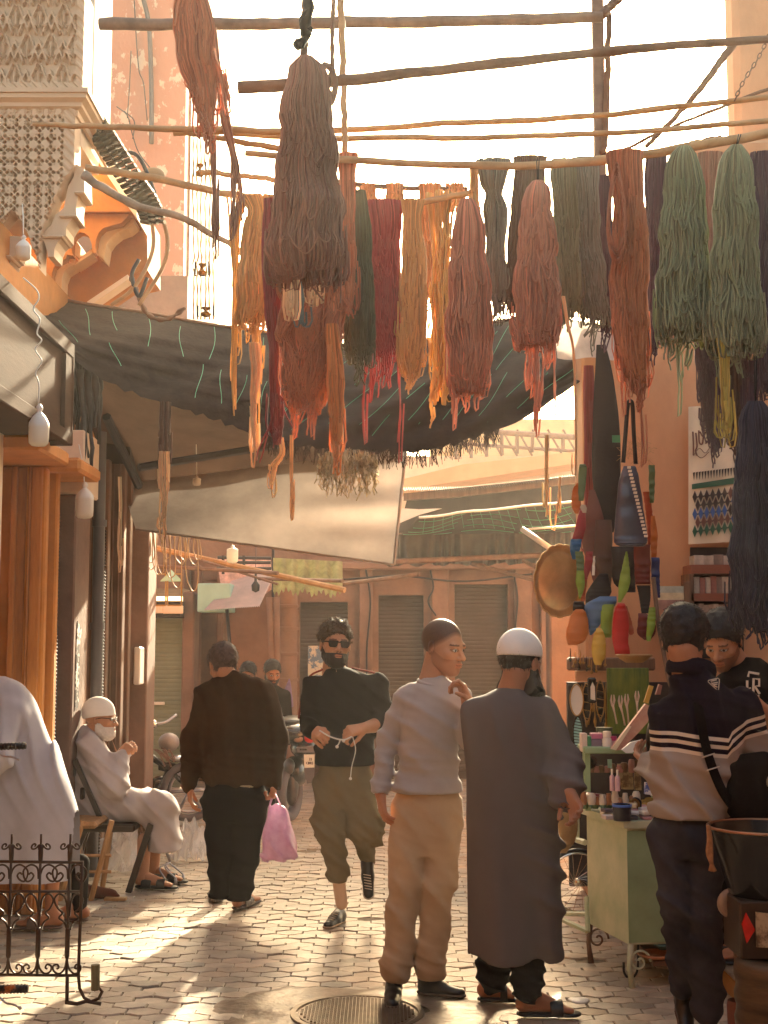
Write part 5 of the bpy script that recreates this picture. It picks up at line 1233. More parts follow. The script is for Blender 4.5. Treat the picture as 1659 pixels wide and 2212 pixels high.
# ---------------------------------------------------------------- curly man with sunglasses
p = Person(7.95); J = p.J
p.head(J(724, 1392), 1.10, yaw=R(14), pitch=R(-2), roll=R(4), neck=J(722, 1452, .04), tone=(.95, .86, .80))
p.hair(M_curl, .006, curl=.009, kf=115, top=.010, line=([-.10, -.085, -.06, -.03, .01, .03, .10], [.064, .060, .036, .012, -.025, -.055, -.07])); p.beard(M_hair, .005, .002, low=.004)
mb = MB()
for s_ in (-1, 1):
    poly = [(-.026, .014), (-.022, .017), (.024, .016), (.028, .010), (.024, -.014), (.016, -.021), (-.012, -.021), (-.021, -.014)]
    mb.prism([(u*s_, v) for u, v in poly][::s_], lambda u, v, s_=s_: tuple(p.hp((s_*.031+u, -.1035+abs(s_*.031+u)*.12, .000+v))), None, tuple(p.hM @ Vector((0, -.004, 0))))
    mb.tube([p.hp((s_*.058, -.094, .008)), p.hp((s_*.077, -.05, .010)), p.hp((s_*.082, .005, .008))], .0035, 5)
mb.tube([p.hp((-.01, -.106, .008)), p.hp((.01, -.106, .008))], .004, 5)
p.raw('sunglasses', mat('dark_lens', (.012, .008, .008), .12, .1, 5, spec=.6), mb, smooth=False)
z1 = J(0, 1652).z
tor = px_slice(p, [(1660, 677, 811, .145, 0), (1630, 680, 809, .145, 0), (1570, 684, 806, .13, 0), (1510, 682, 812, .135, 0), (1478, 686, 812, .125, 0), (1456, 700, 790, .10, .02), (1444, 708, 752, .075, .03), (1438, 710, 740, .065, .03)])
shL, elL, wrL = J(678, 1484), J(664, 1560, -.02), J(676, 1578, -.26); shR, elR, wrR = J(812, 1482), J(830, 1562, -.04), J(786, 1573, -.25)
p.cloth('jumper', M_black, [tor, cone(shL, elL, .070, .062), cone(elL, wrL, .062, .045), cone(shR, elR, .070, .060), cone(elR, elR.lerp(wrR, .35), .062, .055)], k=.04, h=.011, folds=folds(24, .008, 1.1, (.7, .2, 1), 1.5, 5, .001), pts=[shL, wrL, elR, wrR, J(681, 1656, -.14), J(812, 1436, .14)], pad=.08, cuts=[((0, 0, -1), -z1)])
for (a_, b_, c_) in ((J(700, 1452, .02), shL+Vector((-.03, 0, .058)), elL+Vector((-.052, .0, .02))), (J(760, 1450, .02), shR+Vector((.02, 0, .062)), elR+Vector((.052, 0, .03)))):
    mb = MB(); mb.tube(catmull([a_+Vector((0, 0, .02)), b_, b_.lerp(c_, .5)+Vector((.012*(1 if b_.x > 0 else -1), 0, 0)), c_], 14), .012, 6, flat=.5); p.raw('shoulder_piping', cloth_mat('red_piping', (.20, .035, .022)), mb)
p.hand(wrL, (.55, -.8, -.12), (.5, .35, -.6), -1, curl=(1.1, 1.2, .8), thumb=(.25, .5), tone=(.95, .78, .68), elbow=elL, scale=1.08)
p.hand(wrR, (-.75, -.5, -.12), (-.2, .6, -.7), 1, curl=(.9, .9, .6), thumb=(.3, .5), tone=(.95, .78, .68), elbow=elR, scale=1.08, er=.044)
mb = MB(); d = (elR-wrR).normalized(); mb.tube([wrR+d*.025, wrR+d*.045], .033, 14, cap=False); p.raw('wristwatch', mat('steel_band', (.6, .56, .5), .25, .05, 5, metal=.9), mb)
M_olive = cloth_mat('olive_cargo_cloth', (.17, .135, .075), bs=300)
hipL, knL, anL = J(716, 1700), J(716, 1800, -.06), J(730, 1900, .0); hipR, knR, anR = J(772, 1700), J(784, 1790, -.10), J(792, 1846, .16)
pel = px_slice(p, [(1745, 690, 800, .11, 0), (1700, 684, 806, .13, 0), (1664, 688, 800, .115, 0), (1640, 694, 794, .095, 0)])
p.cloth('cargo_trousers', M_olive, [pel, cone(hipL, knL, .098, .080), cone(knL, anL+Vector((0, 0, .04)), .080, .058), cone(anL+Vector((0, 0, .05)), anL, .05, .045), cone(hipR, knR, .098, .082), cone(knR, anR, .082, .050), ell(J(690, 1770, 0), (.045, .07, .11)), ell(J(812, 1795, -.03), (.04, .06, .10))], k=.025, h=.0105,
        folds=fsum(folds(26, .009, .7, (.8, .2, 1), 1.6, 5, .001), folds(46, .008, 2.6, (.7, 0, .9), 1.2, 5, 0, zr=[(J(0, 1880).z, .06), (J(0, 1800).z, .06)])), pts=[J(684, 1645, .13), J(812, 1645, -.2), anL, anR, knL], pad=.08, cuts=[((0, 0, -1), -(anL.z-.015))])
p.skin(cone(anL+Vector((0, 0, .03)), J(738, 1952, .02), .040, .036), *p.box_of([anL, J(738, 1952, .02)], .06), .008, (1.35, 1.6, 1.8))
p.skin(cone(anR, J(795, 1880, .13), .040, .034), *p.box_of([anR, J(795, 1880, .13)], .06), .008, (1.35, 1.6, 1.8))
g = gnd(745, 1970)
shoe(p, (J(742, 0).x, 8.05, .0), (J(715, 0).x, 7.84, .0), M_leather, mat('tan_sole', (.36, .24, .14), .6, .1, 9), h=.05)
shoe(p, J(793, 1858, .20), J(797, 1945, .08), M_leather, mat('pale_sole', (.5, .4, .32), .6, .1, 9), h=.045)
mb = MB()
for (hl_, tl_) in (((J(742, 0).x, 8.05, .0), (J(715, 0).x, 7.84, .0)),):
    hv, tv = Vector(hl_), Vector(tl_); dv = (tv-hv)
    for k_ in range(5): c0 = hv+dv*(.42+.08*k_)+Vector((0, -.012, .078-.007*k_)); mb.tube([c0+Vector((-.022, 0, -.006)), c0+Vector((0, -.004, .002)), c0+Vector((.022, 0, -.004))], .0025, 4)
c0 = J(795, 1880, .05)
for k_ in range(6): c1 = J(793+k_*.6, 1888+k_*6, .095-.006*k_)+Vector((0, -.035, 0)); mb.tube([c1+Vector((-.022, 0, .004)), c1, c1+Vector((.022, 0, -.004))], .0025, 4)
p.raw('shoelaces', mat('cream_lace', (.6, .52, .4), .7, .1, 9), mb)
p.finish('curly haired man in black jumper and sunglasses walking towards us in olive cargo trousers')
mb = MB(); mb.tube(catmull([J(690, 1578, -.34), J(715, 1592, -.36), J(742, 1598, -.36), J(762, 1590, -.32)], 16), .0042, 6)
mb.tube(catmull([J(735, 1598, -.36), J(732, 1606, -.36), J(728, 1612, -.36)], 6), .004, 5); mb.tube(catmull([J(762, 1592, -.33), J(768, 1620, -.3), J(760, 1655, -.28), J(757, 1680, -.27)], 16), .003, 5)
mb.sphere(J(728, 1613, -.36), .010, 8); mb.sphere(J(757, 1682, -.27), .009, 8); mb.sphere(J(742, 1600, -.36), .010, 8)
tag(mb.build('earphone_cable', M_white, smooth=True), 'pale earphone cable stretched between the hands of the curly haired man', 'earphones')

# ---------------------------------------------------------------- man in the brown jumper from behind
p = Person(8.2); J = p.J
p.head(J(482, 1436), 1.02, yaw=R(205), pitch=R(24), neck=J(500, 1482, -.02), tone=(.85, .70, .62))
p.hair(M_greyhair, .011, curl=.003, kf=110, top=.004)
M_brownk = cloth_mat('dark_brown_fleece', (.042, .020, .009), vs=4, var=.25)
tor = px_slice(p, [(1692, 438, 584, .14, 0), (1680, 434, 588, .15, 0), (1600, 428, 590, .155, 0), (1540, 432, 588, .16, 0), (1500, 440, 580, .145, 0), (1474, 456, 562, .115, 0), (1460, 472, 540, .09, -.01), (1452, 484, 528, .07, -.02)])
shL, elL, wrL = J(450, 1500), J(420, 1600, .0), J(410, 1694, -.04); shR, elR, wrR = J(568, 1498), J(598, 1595, .02), J(592, 1688, -.06)
p.cloth('jumper', M_brownk, [tor, cone(shL, elL, .078, .064), cone(elL, wrL, .062, .044), cone(shR, elR, .078, .064), cone(elR, wrR, .062, .044)], k=.05, h=.012, folds=fsum(folds(20, .010, 3.1, (1.2, .2, .6), 1.6, 4, .001), folds(50, .006, 1.0, (.2, 0, 1), 1, 6, 0, zr=[(J(0, 1640).z, .07)])), pts=[wrL, wrR, shL, shR, J(430, 1695, -.15), J(590, 1450, .16)], pad=.09)
mb = MB(); c_ = J(505, 1462, -.01); mb.tube([c_+Vector((.075*math.cos(t), .072*math.sin(t), .006+.014*math.cos(t)*-1)) for t in np.linspace(0, 2*math.pi, 26)], .007, 6, cap=False); p.raw('shirt_collar', M_cap, mb)
p.cloth('shirt_tail', cloth_mat('cream_shirt_cloth', (.55, .45, .30)), [px_slice(p, [(1700, 462, 566, .135, 0), (1660, 462, 566, .13, 0)])], h=.012, pts=[J(460, 1702, -.14), J(570, 1655, .14)])
p.hand(wrL-Vector((0, 0, .01)), (.05, -.1, -1), (.9, .1, 0), -1, curl=(.4, .5, .4), tone=(.85, .62, .50), elbow=elL); p.hand(wrR-Vector((0, 0, .005)), (-.05, -.05, -1), (-.9, .1, 0), 1, curl=(1.2, 1.3, .8), tone=(.85, .62, .50), elbow=elR)
hipL, knL, anL = J(478, 1740), J(478, 1840, -.02), J(476, 1932, .02); hipR, knR, anR = J(536, 1740), J(528, 1840, -.02), J(518, 1940, -.04)
pel = px_slice(p, [(1770, 440, 572, .12, 0), (1720, 438, 576, .14, 0), (1696, 446, 566, .125, 0), (1676, 452, 560, .10, 0)])
p.cloth('trousers', M_blackpant, legs(pel, [cone(hipL, knL, .102, .082), cone(knL, anL, .080, .064)], [cone(hipR, knR, .102, .082), cone(knR, anR, .080, .064)]), h=.012, folds=folds(26, .008, 1.4, (.6, .2, 1), 1.4, 5, 0), pts=[J(438, 1670, .15), J(580, 1670, -.15), anL, anR], pad=.09, cuts=[((0, 0, -1), -(anR.z-.01))])
for (hx, tx, y0, dy) in ((470, 450, 1950, .1), (512, 545, 1966, .0)):
    a = gnd(hx, y0); a.z = .02; b = a+Vector(((tx-hx)*.0024, .20, 0)); b = a+(b-a).normalized()*.25
    p.foot(a+Vector((0, .01, .08)), a, b, shin=a+Vector((0, .01, .18)), tone=(.85, .65, .55)); slide(p, a-Vector((0, 0, .012)), b-Vector((0, 0, .012)), mat('striped_slipper', (.09, .07, .055), .6, .4, 60, col2=(.4, .33, .26), thresh=(.55, .6)), (.15, .62))
p.finish('stooping older man seen from behind in a dark brown jumper and black trousers')
bagp = [J(588, 1724, -.10), J(585, 1748, -.1)]
M_bag = mat('purple_carrier_plastic', (.62, .36, .54), .3, .25, 14, .006, 30, transl=.5, col2=(.78, .58, .72))
B = px_slice(p, [(1853, 574, 634, .09, -.1), (1845, 568, 641, .11, -.1), (1810, 567, 640, .11, -.1), (1780, 574, 628, .07, -.1), (1750, 584, 612, .03, -.1), (1735, 592, 602, .015, -.1)])
V_, F_ = nets(lambda P: B(P)-.018*sn(P, (30, 10, 12), 1, 1.5, 9)**2-.006*lump(P, 40), *[tuple(q) for q in p.box_of([J(566, 1856, -.24), J(642, 1732, .04)], .03)], .008)
bg_ = thing('carrier_bag', 'knotted translucent purple carrier bag hanging from the hand of the stooping man', 'bag', (float(V_[:, 0].mean()), 8.1, float(V_[:, 2].min())))
new_obj('bag_body', V_, [F_], M_bag, bg_, True)
mb = MB(); mb.tube([J(592, 1712, -.08), J(584, 1735, -.1), J(576, 1775, -.12)], .007, 6, flat=.4); mb.tube([J(594, 1712, -.08), J(604, 1735, -.1), J(618, 1768, -.12)], .007, 6, flat=.4); mb.build('handles', M_bag, bg_, True)
# ---------------------------------------------------------------- seated old man
p = Person(9.2); J = p.J
p.head(J(216, 1552), 1.02, yaw=R(88), pitch=R(4), neck=J(196, 1592), tone=(1.05, .86, .74), brow=(.7, .7, .7)); p.beard(M_wbeard, .007, .002, low=.012); p.cap(M_cap, .013, .018, .25)
mb = MB()
for s_ in (-1, 1):
    mb.tube([p.hp((s_*.031+.024*math.cos(t), -.106, -.002+.017*math.sin(t))) for t in np.linspace(0, 2*math.pi, 16)], .0022, 5, cap=False); mb.tube([p.hp((s_*.056, -.102, .008)), p.hp((s_*.08, -.03, .010)), p.hp((s_*.082, .01, .0))], .0032, 5)
mb.tube([p.hp((-.01, -.108, .002)), p.hp((.01, -.108, .002))], .002, 5); p.raw('glasses', M_leather, mb)
M_lilac = cloth_mat('pale_lilac_robe_cloth', (.52, .46, .45), bs=300, transl=.06)
tor = [cone(J(192, 1600), J(206, 1690, 0), .085, .150), cone(J(206, 1690), J(216, 1742), .155, .150), cone(J(186, 1604), J(200, 1660), .095, .13)]
hip = J(222, 1740); kn1, kn2 = J(350, 1742, -.14), J(346, 1738, .14)
hem1, hem2 = J(352, 1830, -.10), J(350, 1826, .10)
el, wr = J(246, 1694, -.20), J(262, 1634, -.14); el2, wr2 = J(246, 1690, .18), J(266, 1630, .06)
p.cloth('robe', M_lilac, tor+[cone(hip, kn1, .125, .085), cone(hip, kn2, .125, .085), cone(J(300, 1742), J(345, 1745), .12, .10), cone(kn1, hem1, .085, .100), cone(kn2, hem2, .085, .100), cone(J(350, 1750), J(352, 1828), .11, .12), cone(J(192, 1608, -.13), el, .075, .085), cone(el, wr, .080, .052), cone(J(192, 1608, .13), el2, .075, .08), cone(el2, wr2, .08, .052)], k=.05, h=.012,
        folds=fsum(folds(26, .009, .9, (.7, .2, .8), 1.3, 4, .001), folds(40, .006, 2.0, (.6, 0, .8), 1.2, 5, 0, zr=[(J(0, 1690).z, .12)])), pts=[J(160, 1580, -.3), J(392, 1838, .3), wr, wr2], pad=.08, cuts=[((0, 0, -1), -J(0, 1834).z)])
mb = MB(); c_ = J(199, 1586); mb.tube([c_+Vector((.07*math.cos(t), .07*math.sin(t), -.018*math.cos(t)+.0)) for t in np.linspace(0, 2*math.pi, 26)], .012, 6, cap=False, flat=1.5); p.raw('collar', M_lilac, mb)
p.hand(wr, (.45, .2, .55), (.3, .8, -.3), 1, curl=(.7, .9, .6), tone=(1.1, .9, .8), elbow=el); p.hand(wr2, (.4, -.4, .5), (.3, -.6, -.4), -1, curl=(.8, .9, .6), tone=(1.1, .9, .8), elbow=el2)
for dy, x0 in ((-.10, 305), (.12, 328)):
    a = J(x0-4, 1897, dy); a.z = .03; a.y = p.Y+dy; b = a+Vector((.20, -.03, 0)); b = a+(b-a).normalized()*.235
    p.skin(cone(a+Vector((.03, 0, .30)), a+Vector((.02, 0, .06)), .048, .042), *p.box_of([a+Vector((.03, 0, .30)), a+Vector((.02, 0, .06))], .07), .009, (1.15, 1.0, .95)); p.foot(a+Vector((.02, 0, .08)), a, b, tone=(1.0, .8, .7))
    slide(p, a-Vector((0, 0, .014)), b-Vector((0, 0, .014)), M_leather, (.10, .40)); slide(p, a-Vector((0, 0, .014)), b-Vector((0, 0, .014)), M_leather, (.55, .80))
p.finish('white bearded old man in white cap, glasses and lilac robe on a dark chair')
ch = thing('wooden_chair', 'dark wooden chair under the seated old man', 'chair', J(250, 1895))
def post(root, name, a, b, r, m, n=4, flat=None):
    mb = MB(); mb.tube([a, (Vector(a)+Vector(b))/2, b], r, n, phase=math.pi/4); return mb.build(name, m, root)
M_dkwood = mat('dark_varnished_wood', (.035, .018, .010), .4, .2, 6, .0006, 30)
zs = J(0, 1772).z
for dy in (-.2, .2):
    post(ch, 'back_post', J(161, 1640, dy), J(220, 1775, dy), .022, M_dkwood); post(ch, 'leg', J(196, 1770, dy), (J(186, 0).x, 9.2+dy, 0), .024, M_dkwood); post(ch, 'leg', J(326, 1780, dy), (J(325, 0).x, 9.2+dy, 0), .028, M_dkwood)
mb = MB(); a, b = J(188, 0).x, J(336, 0).x; mb.box(a, b, 9.0-.03, 9.4+.03, zs-.05, zs-.0, bev=.012); mb.build('seat', M_dkwood, ch)
for t in (.15, .5): q = J(161+59*t, 1640+135*t); mb = MB(); mb.box(q.x-.012, q.x+.012, 9.0, 9.4, q.z-.04, q.z+.04, bev=.006); mb.build('back_slat', M_dkwood, ch)
# stool with pale legs
st = thing('rush_stool', 'low pale wooden stool between the old man and the robed figure', 'stool', (J(208, 0).x, 8.75, 0)); p.Y = 8.72
M_palewood = mat('pale_turned_wood', (.42, .22, .085), .5, .25, 7, .0008, 30, stretch=(4, 4, .6))
zs = J(0, 1775).z
for px, dy in ((178, -.0), (178, .34), (242, 0), (242, .34)):
    post(st, 'leg', J(px, 1772, dy), (J(px-4, 0).x, 8.72+dy, 0), .022 if px < 200 else .018, M_palewood, 8)
mb = MB(); a, b = J(160, 0).x, J(248, 0).x; mb.box(a, b, 8.70, 9.08, zs-.045, zs, bev=.02); mb.build('seat', M_palewood, st)
for py in (1848, 1883):
    for dy in (0, .34): post(st, 'rail', J(180, py, dy), J(240, py, dy), .010, M_palewood, 6)
# plastic sheeting and walking stick
M_film = mat('clear_plastic_film', (.75, .75, .78), .12, .1, 6, .01, 25, transl=.4, alpha=.55)
for (x0, x1, y0, y1, Y, lab) in ((190, 325, 1790, 1890, 9.75, 'crumpled clear plastic sheeting piled under the dark chair'), (365, 440, 1780, 1858, 10.2, 'shiny crumpled plastic bag on the pavers behind the walking stick')):
    mb = MB(); G = []
    for i in range(30):
        row = []
        for k in range(18):
            t, v = i/29, k/17; q = at(x0+(x1-x0)*t, y1-(y1-y0)*v*(math.sin(t*math.pi)**.5*.8+.2), Y)
            row.append(Vector((q.x, Y+.25*v+.06*math.sin(t*19+v*7)*math.cos(v*11), max(.012, q.z+.03*math.sin(t*23+v*13)))))
        G.append(row)
    mb.grid(G); tag(mb.build('plastic_sheet', M_film), lab, 'plastic sheet', 'plastic sheeting on the ground')
wk = thing('walking_stick', 'steel four footed walking stick leaning by the sandals of the old man', 'walking stick', at(372, 1880, 9.3)); M_chrome = mat('grey_aluminium', (.42, .42, .45), .35, .1, 5, metal=.7)
mb = MB(); mb.tube([at(340, 1790, 9.3), at(368, 1862, 9.3)], .010, 8); mb.build('shaft', M_chrome, wk, True)
for (x, y, dy) in ((357, 1888, -.08), (380, 1882, -.05), (396, 1872, .1), (374, 1872, .08)):
    mb = MB(); q = at(x, y, 9.3+dy); q.z = max(q.z, .02); mb.tube(catmull([at(368, 1862, 9.3), Vector(((q.x+at(368, 0, 9.3).x)/2, q.y, .12)), Vector((q.x, q.y, .05))], 8), .006, 6); mb.tube([Vector((q.x, q.y, .05)), Vector((q.x, q.y, .005))], [.008, .016], 8); mb.build('foot', M_chrome, wk, True)
# ---------------------------------------------------------------- robed figure at left edge
p = Person(7.85); J = p.J
M_lil2 = cloth_mat('grey_lilac_robe_cloth', (.46, .44, .48), bs=300)
p.head(J(-52, 1500), 1.0, yaw=R(-85), pitch=R(30), neck=J(-20, 1530)); p.hair(M_hair, .01)
def lf(P):
    x, z = P[:, 0], P[:, 2]; return .022*np.clip((1.1-z), 0, 1)*np.sin(x*26+z*3+1.5*np.sin(z*3))+sn(P, (30, 4, 14), .4, 1.5, 4)**3*.022*np.exp(-((z-1.05)/.3)**2)+.010*lump(P, 9)
rbx = px_slice(p, [(1912, -50, 176, .22, 0), (1905, -52, 177, .225, 0), (1855, -60, 173, .22, 0), (1770, -70, 164, .21, 0), (1690, -80, 145, .20, 0), (1640, -85, 124, .19, 0), (1580, -85, 102, .18, 0), (1520, -80, 78, .17, 0), (1485, -70, 52, .14, 0), (1468, -50, 28, .09, 0), (1461, -30, 10, .06, 0)])
p.cloth('hooded_robe', M_lil2, [rbx, cone(J(20, 1540, -.15), J(-10, 1640, -.3), .085, .08), cone(J(-10, 1640, -.3), J(-60, 1610, -.45), .08, .055)], k=.05, h=.012, folds=lf, pts=[J(-90, 1916, -.5), J(180, 1455, .26)], pad=.04, cuts=[((0, 0, -1), -J(0, 1908).z)])
p.hand(J(-62, 1608, -.46), (-.8, -.1, -.2), (0, -.3, -1), 1, curl=(.9, .9, .6), elbow=J(-10, 1640, -.3))
for (x0, dy, tx) in ((118, -.12, -.24), (178, .12, -.24)):
    a = J(x0, 1960, dy); a.z = .03; a.y = 7.82 if dy < 0 else 8.02; b = a+Vector((tx, -.02, 0))
    if dy > 0: p.cloth('black_sock', M_black, [cone(a+Vector((-.03, 0, .32)), a+Vector((-.03, 0, .07)), .055, .045)], h=.01, pts=[a+Vector((-.03, 0, .34)), a], pad=.08)
    p.foot(a+Vector((-.04, 0, .08)), a, b, shin=a+Vector((-.04, 0, .28)), tone=(.8, .55, .42)); slide(p, a-Vector((0, 0, .014)), b-Vector((0, 0, .014)), mat('brown_sandal', (.10, .05, .03), .5, .2, 9), (.45, .72))
p.finish('hooded figure in a grey lilac robe cut off by the left edge of the frame')
# cloth bag on the ground
mb = MB(); q = gnd(205, 1940); V_, F_ = nets(union([cone((q.x-.1, q.y, .05), (q.x+.12, q.y-.03, .03), .05, .03), cone((q.x+.10, q.y-.03, .03), (q.x+.16, q.y-.05, .02), .03, .014)], .02), (q.x-.2, q.y-.15, -.01), (q.x+.25, q.y+.12, .13), .008)
tag(new_obj('rolled_cloth', V_, [F_], cloth_mat('dark_red_cloth', (.10, .03, .02)), smooth=True), 'dark red rolled cloth lying on the pavers behind the hooded figure', 'cloth')
# ---------------------------------------------------------------- man with the striped zip jumper, back turned
p = Person(5.55); J = p.J
p.head(J(1478, 1384), 1.06, yaw=R(160), pitch=R(22), neck=J(1492, 1462), tone=(.85, .70, .62), neck_r=.06); p.hair(M_hair, .014, top=.012, line=([-.10, -.082, -.06, -.03, .0, .03, .06, .10], [.066, .062, .034, .008, -.015, -.06, -.085, -.095]))
M_navy = cloth_mat('navy_fleece', (.014, .009, .016), bs=300); M_greyf = cloth_mat('grey_beige_fleece', (.36, .29, .235), bs=300); M_stripe = cloth_mat('cream_stripe_cloth', (.72, .62, .50)); M_jean = cloth_mat('dark_denim', (.050, .045, .052), bs=400, var=.4, vs=3)
# colours by height along the body, stripes modelled in the material attribute
tor = px_slice(p, [(1770, 1414, 1566, .148, 0), (1750, 1414, 1568, .15, 0), (1720, 1424, 1572, .14, 0), (1660, 1432, 1590, .145, 0), (1600, 1434, 1604, .15, 0), (1550, 1436, 1606, .15, 0), (1515, 1446, 1596, .135, 0), (1488, 1456, 1570, .12, 0), (1464, 1456, 1545, .10, 0), (1446, 1458, 1532, .088, 0)], yaw=-.1)
shL, elL, wrL = J(1452, 1545, -.02), J(1450, 1690, .02), J(1398, 1650, .22)
shL = J(1448, 1548, .02); elL = J(1446, 1686, .06); wrL = J(1402, 1652, .24)
shR, elR, wrR = J(1594, 1535, .02), J(1622, 1660, .1), J(1560, 1680, .32)
base = union([tor, cone(shL, elL, .082, .074), cone(elL, wrL, .074, .048), cone(shR, elR, .082, .074), cone(elR, wrR, .072, .05)], .045)
fo = fsum(folds(22, .011, .3, (.9, .2, .8), 1.6, 5, .001), folds(34, .009, 1.7, (.4, 0, 1), 1.3, 6, 0, zr=[(J(0, 1690).z, .1)]))
lo, hi = p.box_of([J(1400, 1770, -.16), J(1650, 1440, .34)], .05)
V_, F_ = nets(lambda P: np.maximum(base(P)-fo(P), J(0, 1764).z-P[:, 2]), tuple(lo), tuple(hi), .0066)
u = (V_[:, 2]-J(0, 1540).z+ .06*np.clip((V_[:, 0]-J(1520, 0).x)/.15, -1, 1)*-1*-.4)
zz = V_[:, 2]-np.interp(V_[:, 0], [J(1418, 0).x, J(1470, 0).x, J(1512, 0).x, J(1520, 0).x, J(1560, 0).x, J(1610, 0).x], [J(0, 1592).z, J(0, 1600).z, J(0, 1604).z, J(0, 1590).z, J(0, 1568).z, J(0, 1556).z])
colr = np.clip((zz+.8), 0, 1.2)[:, None]*np.ones((1, 3))
M_attr = mat('striped_fleece', (1, 1, 1), .9, .0, 6, .0006, 300, spec=.06)
N_, L_ = M_attr.node_tree.nodes, M_attr.node_tree.links
aN = N_.new('ShaderNodeAttribute'); aN.attribute_name = 'Col'; cR = N_.new('ShaderNodeValToRGB'); cR.color_ramp.interpolation = 'CONSTANT'
sX = N_.new('ShaderNodeSeparateColor'); L_.new(aN.outputs[0], sX.inputs[0]); L_.new(sX.outputs[0], cR.inputs[0])
gb_, nv_, crm = (.36, .29, .235, 1), (.014, .009, .016, 1), (.72, .61, .48, 1)
E_ = cR.color_ramp.elements; E_[0].position = 0; E_[0].color = gb_; E_[1].position = .745; E_[1].color = crm
for ps, c4 in ((.760, nv_), (.778, crm), (.793, nv_), (.811, crm), (.826, nv_)): q_ = E_.new(ps); q_.color = c4
L_.new(cR.outputs[0], N_['Principled BSDF'].inputs['Base Color'])
p.jump = (V_, F_, colr)
p.hand(wrL, (-.25, .9, .3), (.5, 0, .8), 1, curl=(.5, .6, .4), tone=(.95, .78, .68), elbow=elL); p.hand(wrR, (-.6, .7, .2), (0, 0, 1), -1, curl=(.5, .6, .4), tone=(.9, .7, .6), elbow=elR)
c_ = J(1493, 1444, .0); mb = MB(); mb.tube([c_+Vector((.086*math.cos(t), .088*math.sin(t), .016*math.cos(t)*-1+.012*math.sin(t)*-1)) for t in np.linspace(0, 2*math.pi, 34)], .018, 8, cap=False, flat=2.1, up=(0, 0, 1)); p.raw('collar', M_navy, mb)
mb = MB(); g = J(1543, 1477, -.142)
tri = [(-.030, .012), (.022, .024), (.016, -.030)]
ring = [g+Vector((u_, .0, v_)) for u_, v_ in tri]; P_ = []
for a_, b_ in zip(ring, ring[1:]+ring[:1]): P_ += [a_.lerp(b_, t) for t in (.12, .5, .88)]
mb.tube(P_+[P_[0]], .0018, 4, cap=False)
for (a_, b_) in (((-.014, .010), (.010, .016)), ((-.006, .002), (.014, .006)), ((-.002, -.004), (.012, -.002)), ((.004, -.010), (.012, -.014)), ((-.012, .004), (.004, -.012))): mb.tube([g+Vector((a_[0], 0, a_[1])), g+Vector((b_[0], 0, b_[1]))], .0022, 4)
p.raw('back_emblem', M_stripe, mb, smooth=False)
hipL, knL, anL = J(1452, 1800, .0), J(1468, 1960, -.03), J(1478, 2125, .06); hipR, knR, anR = J(1512, 1800), J(1520, 1970, -.05), J(1528, 2180, -.02)
pel = px_slice(p, [(1850, 1424, 1556, .12, 0), (1800, 1421, 1558, .140, 0), (1768, 1424, 1552, .115, 0), (1740, 1434, 1542, .095, 0)])
p.cloth('jeans', M_jean, legs(pel, [cone(hipL, knL, .096, .072), cone(knL, anL, .070, .056)], [cone(hipR, knR, .096, .072), cone(knR, anR, .070, .060)]), h=.010, folds=fsum(folds(26, .007, 1.4, (.8, .2, 1), 1.6, 5, .001), folds(50, .005, .4, (.6, 0, .9), 1.1, 5, 0, zr=[(J(0, 1990).z, .08), (J(0, 2120).z, .06)])), pts=[J(1420, 1738, .15), J(1560, 1738, -.15), anL, anR], pad=.09)
shoe(p, J(1470, 2135, .20)+Vector((0, 0, .0)), (J(1440, 0).x, 5.60, .03), M_leather, mat('brown_rubber', (.07, .03, .018), .6, .2, 9), h=.04); shoe(p, (J(1528, 0).x, 5.52, 0), (J(1540, 0).x, 5.78, 0), M_leather, M_sole)
mb = MB(); mb.tube(catmull([J(1505, 1500, -.06), J(1512, 1545, -.17), J(1528, 1625, -.18), J(1556, 1700, -.17), J(1585, 1745, -.12)], 30), .022, 6, flat=.22, up=(0, -1, 0)); p.raw('shoulder_strap', M_black, mb, smooth=False)
mb = MB(); q1, q2 = J(1530, 1632, -.188), J(1541, 1660, -.188)
for q_ in (q1, q2): mb.tube([q_+Vector((-.026, 0, -.008)), q_+Vector((.026, 0, .008))], .003, 5)
p.raw('strap_buckle', mat('pale_metal', (.6, .52, .42), .3, .1, 6, metal=.7), mb)
V_, F_, colr = p.jump
root = p.finish('young man seen from behind in striped navy and grey fleece, crossbody strap and jeans')
new_obj('striped_fleece', V_, [F_], M_attr, root, True, col=colr)
# black shoulder bag hanging in front right
V_, F_ = nets(lambda P: union([ell(J(1612, 1718, -.10), (.095, .06, .12)), cone(J(1590, 1660, -.1), J(1650, 1650, -.1), .05, .05)], .05)(P)-.006*lump(P, 30), *[tuple(q) for q in p.box_of([J(1560, 1830, -.2), J(1680, 1610, 0)], .03)], .01)
tag(new_obj('shoulder_bag', V_, [F_], M_black, smooth=True), 'slouchy black bag hanging behind the striped fleece, at the right edge', 'bag')
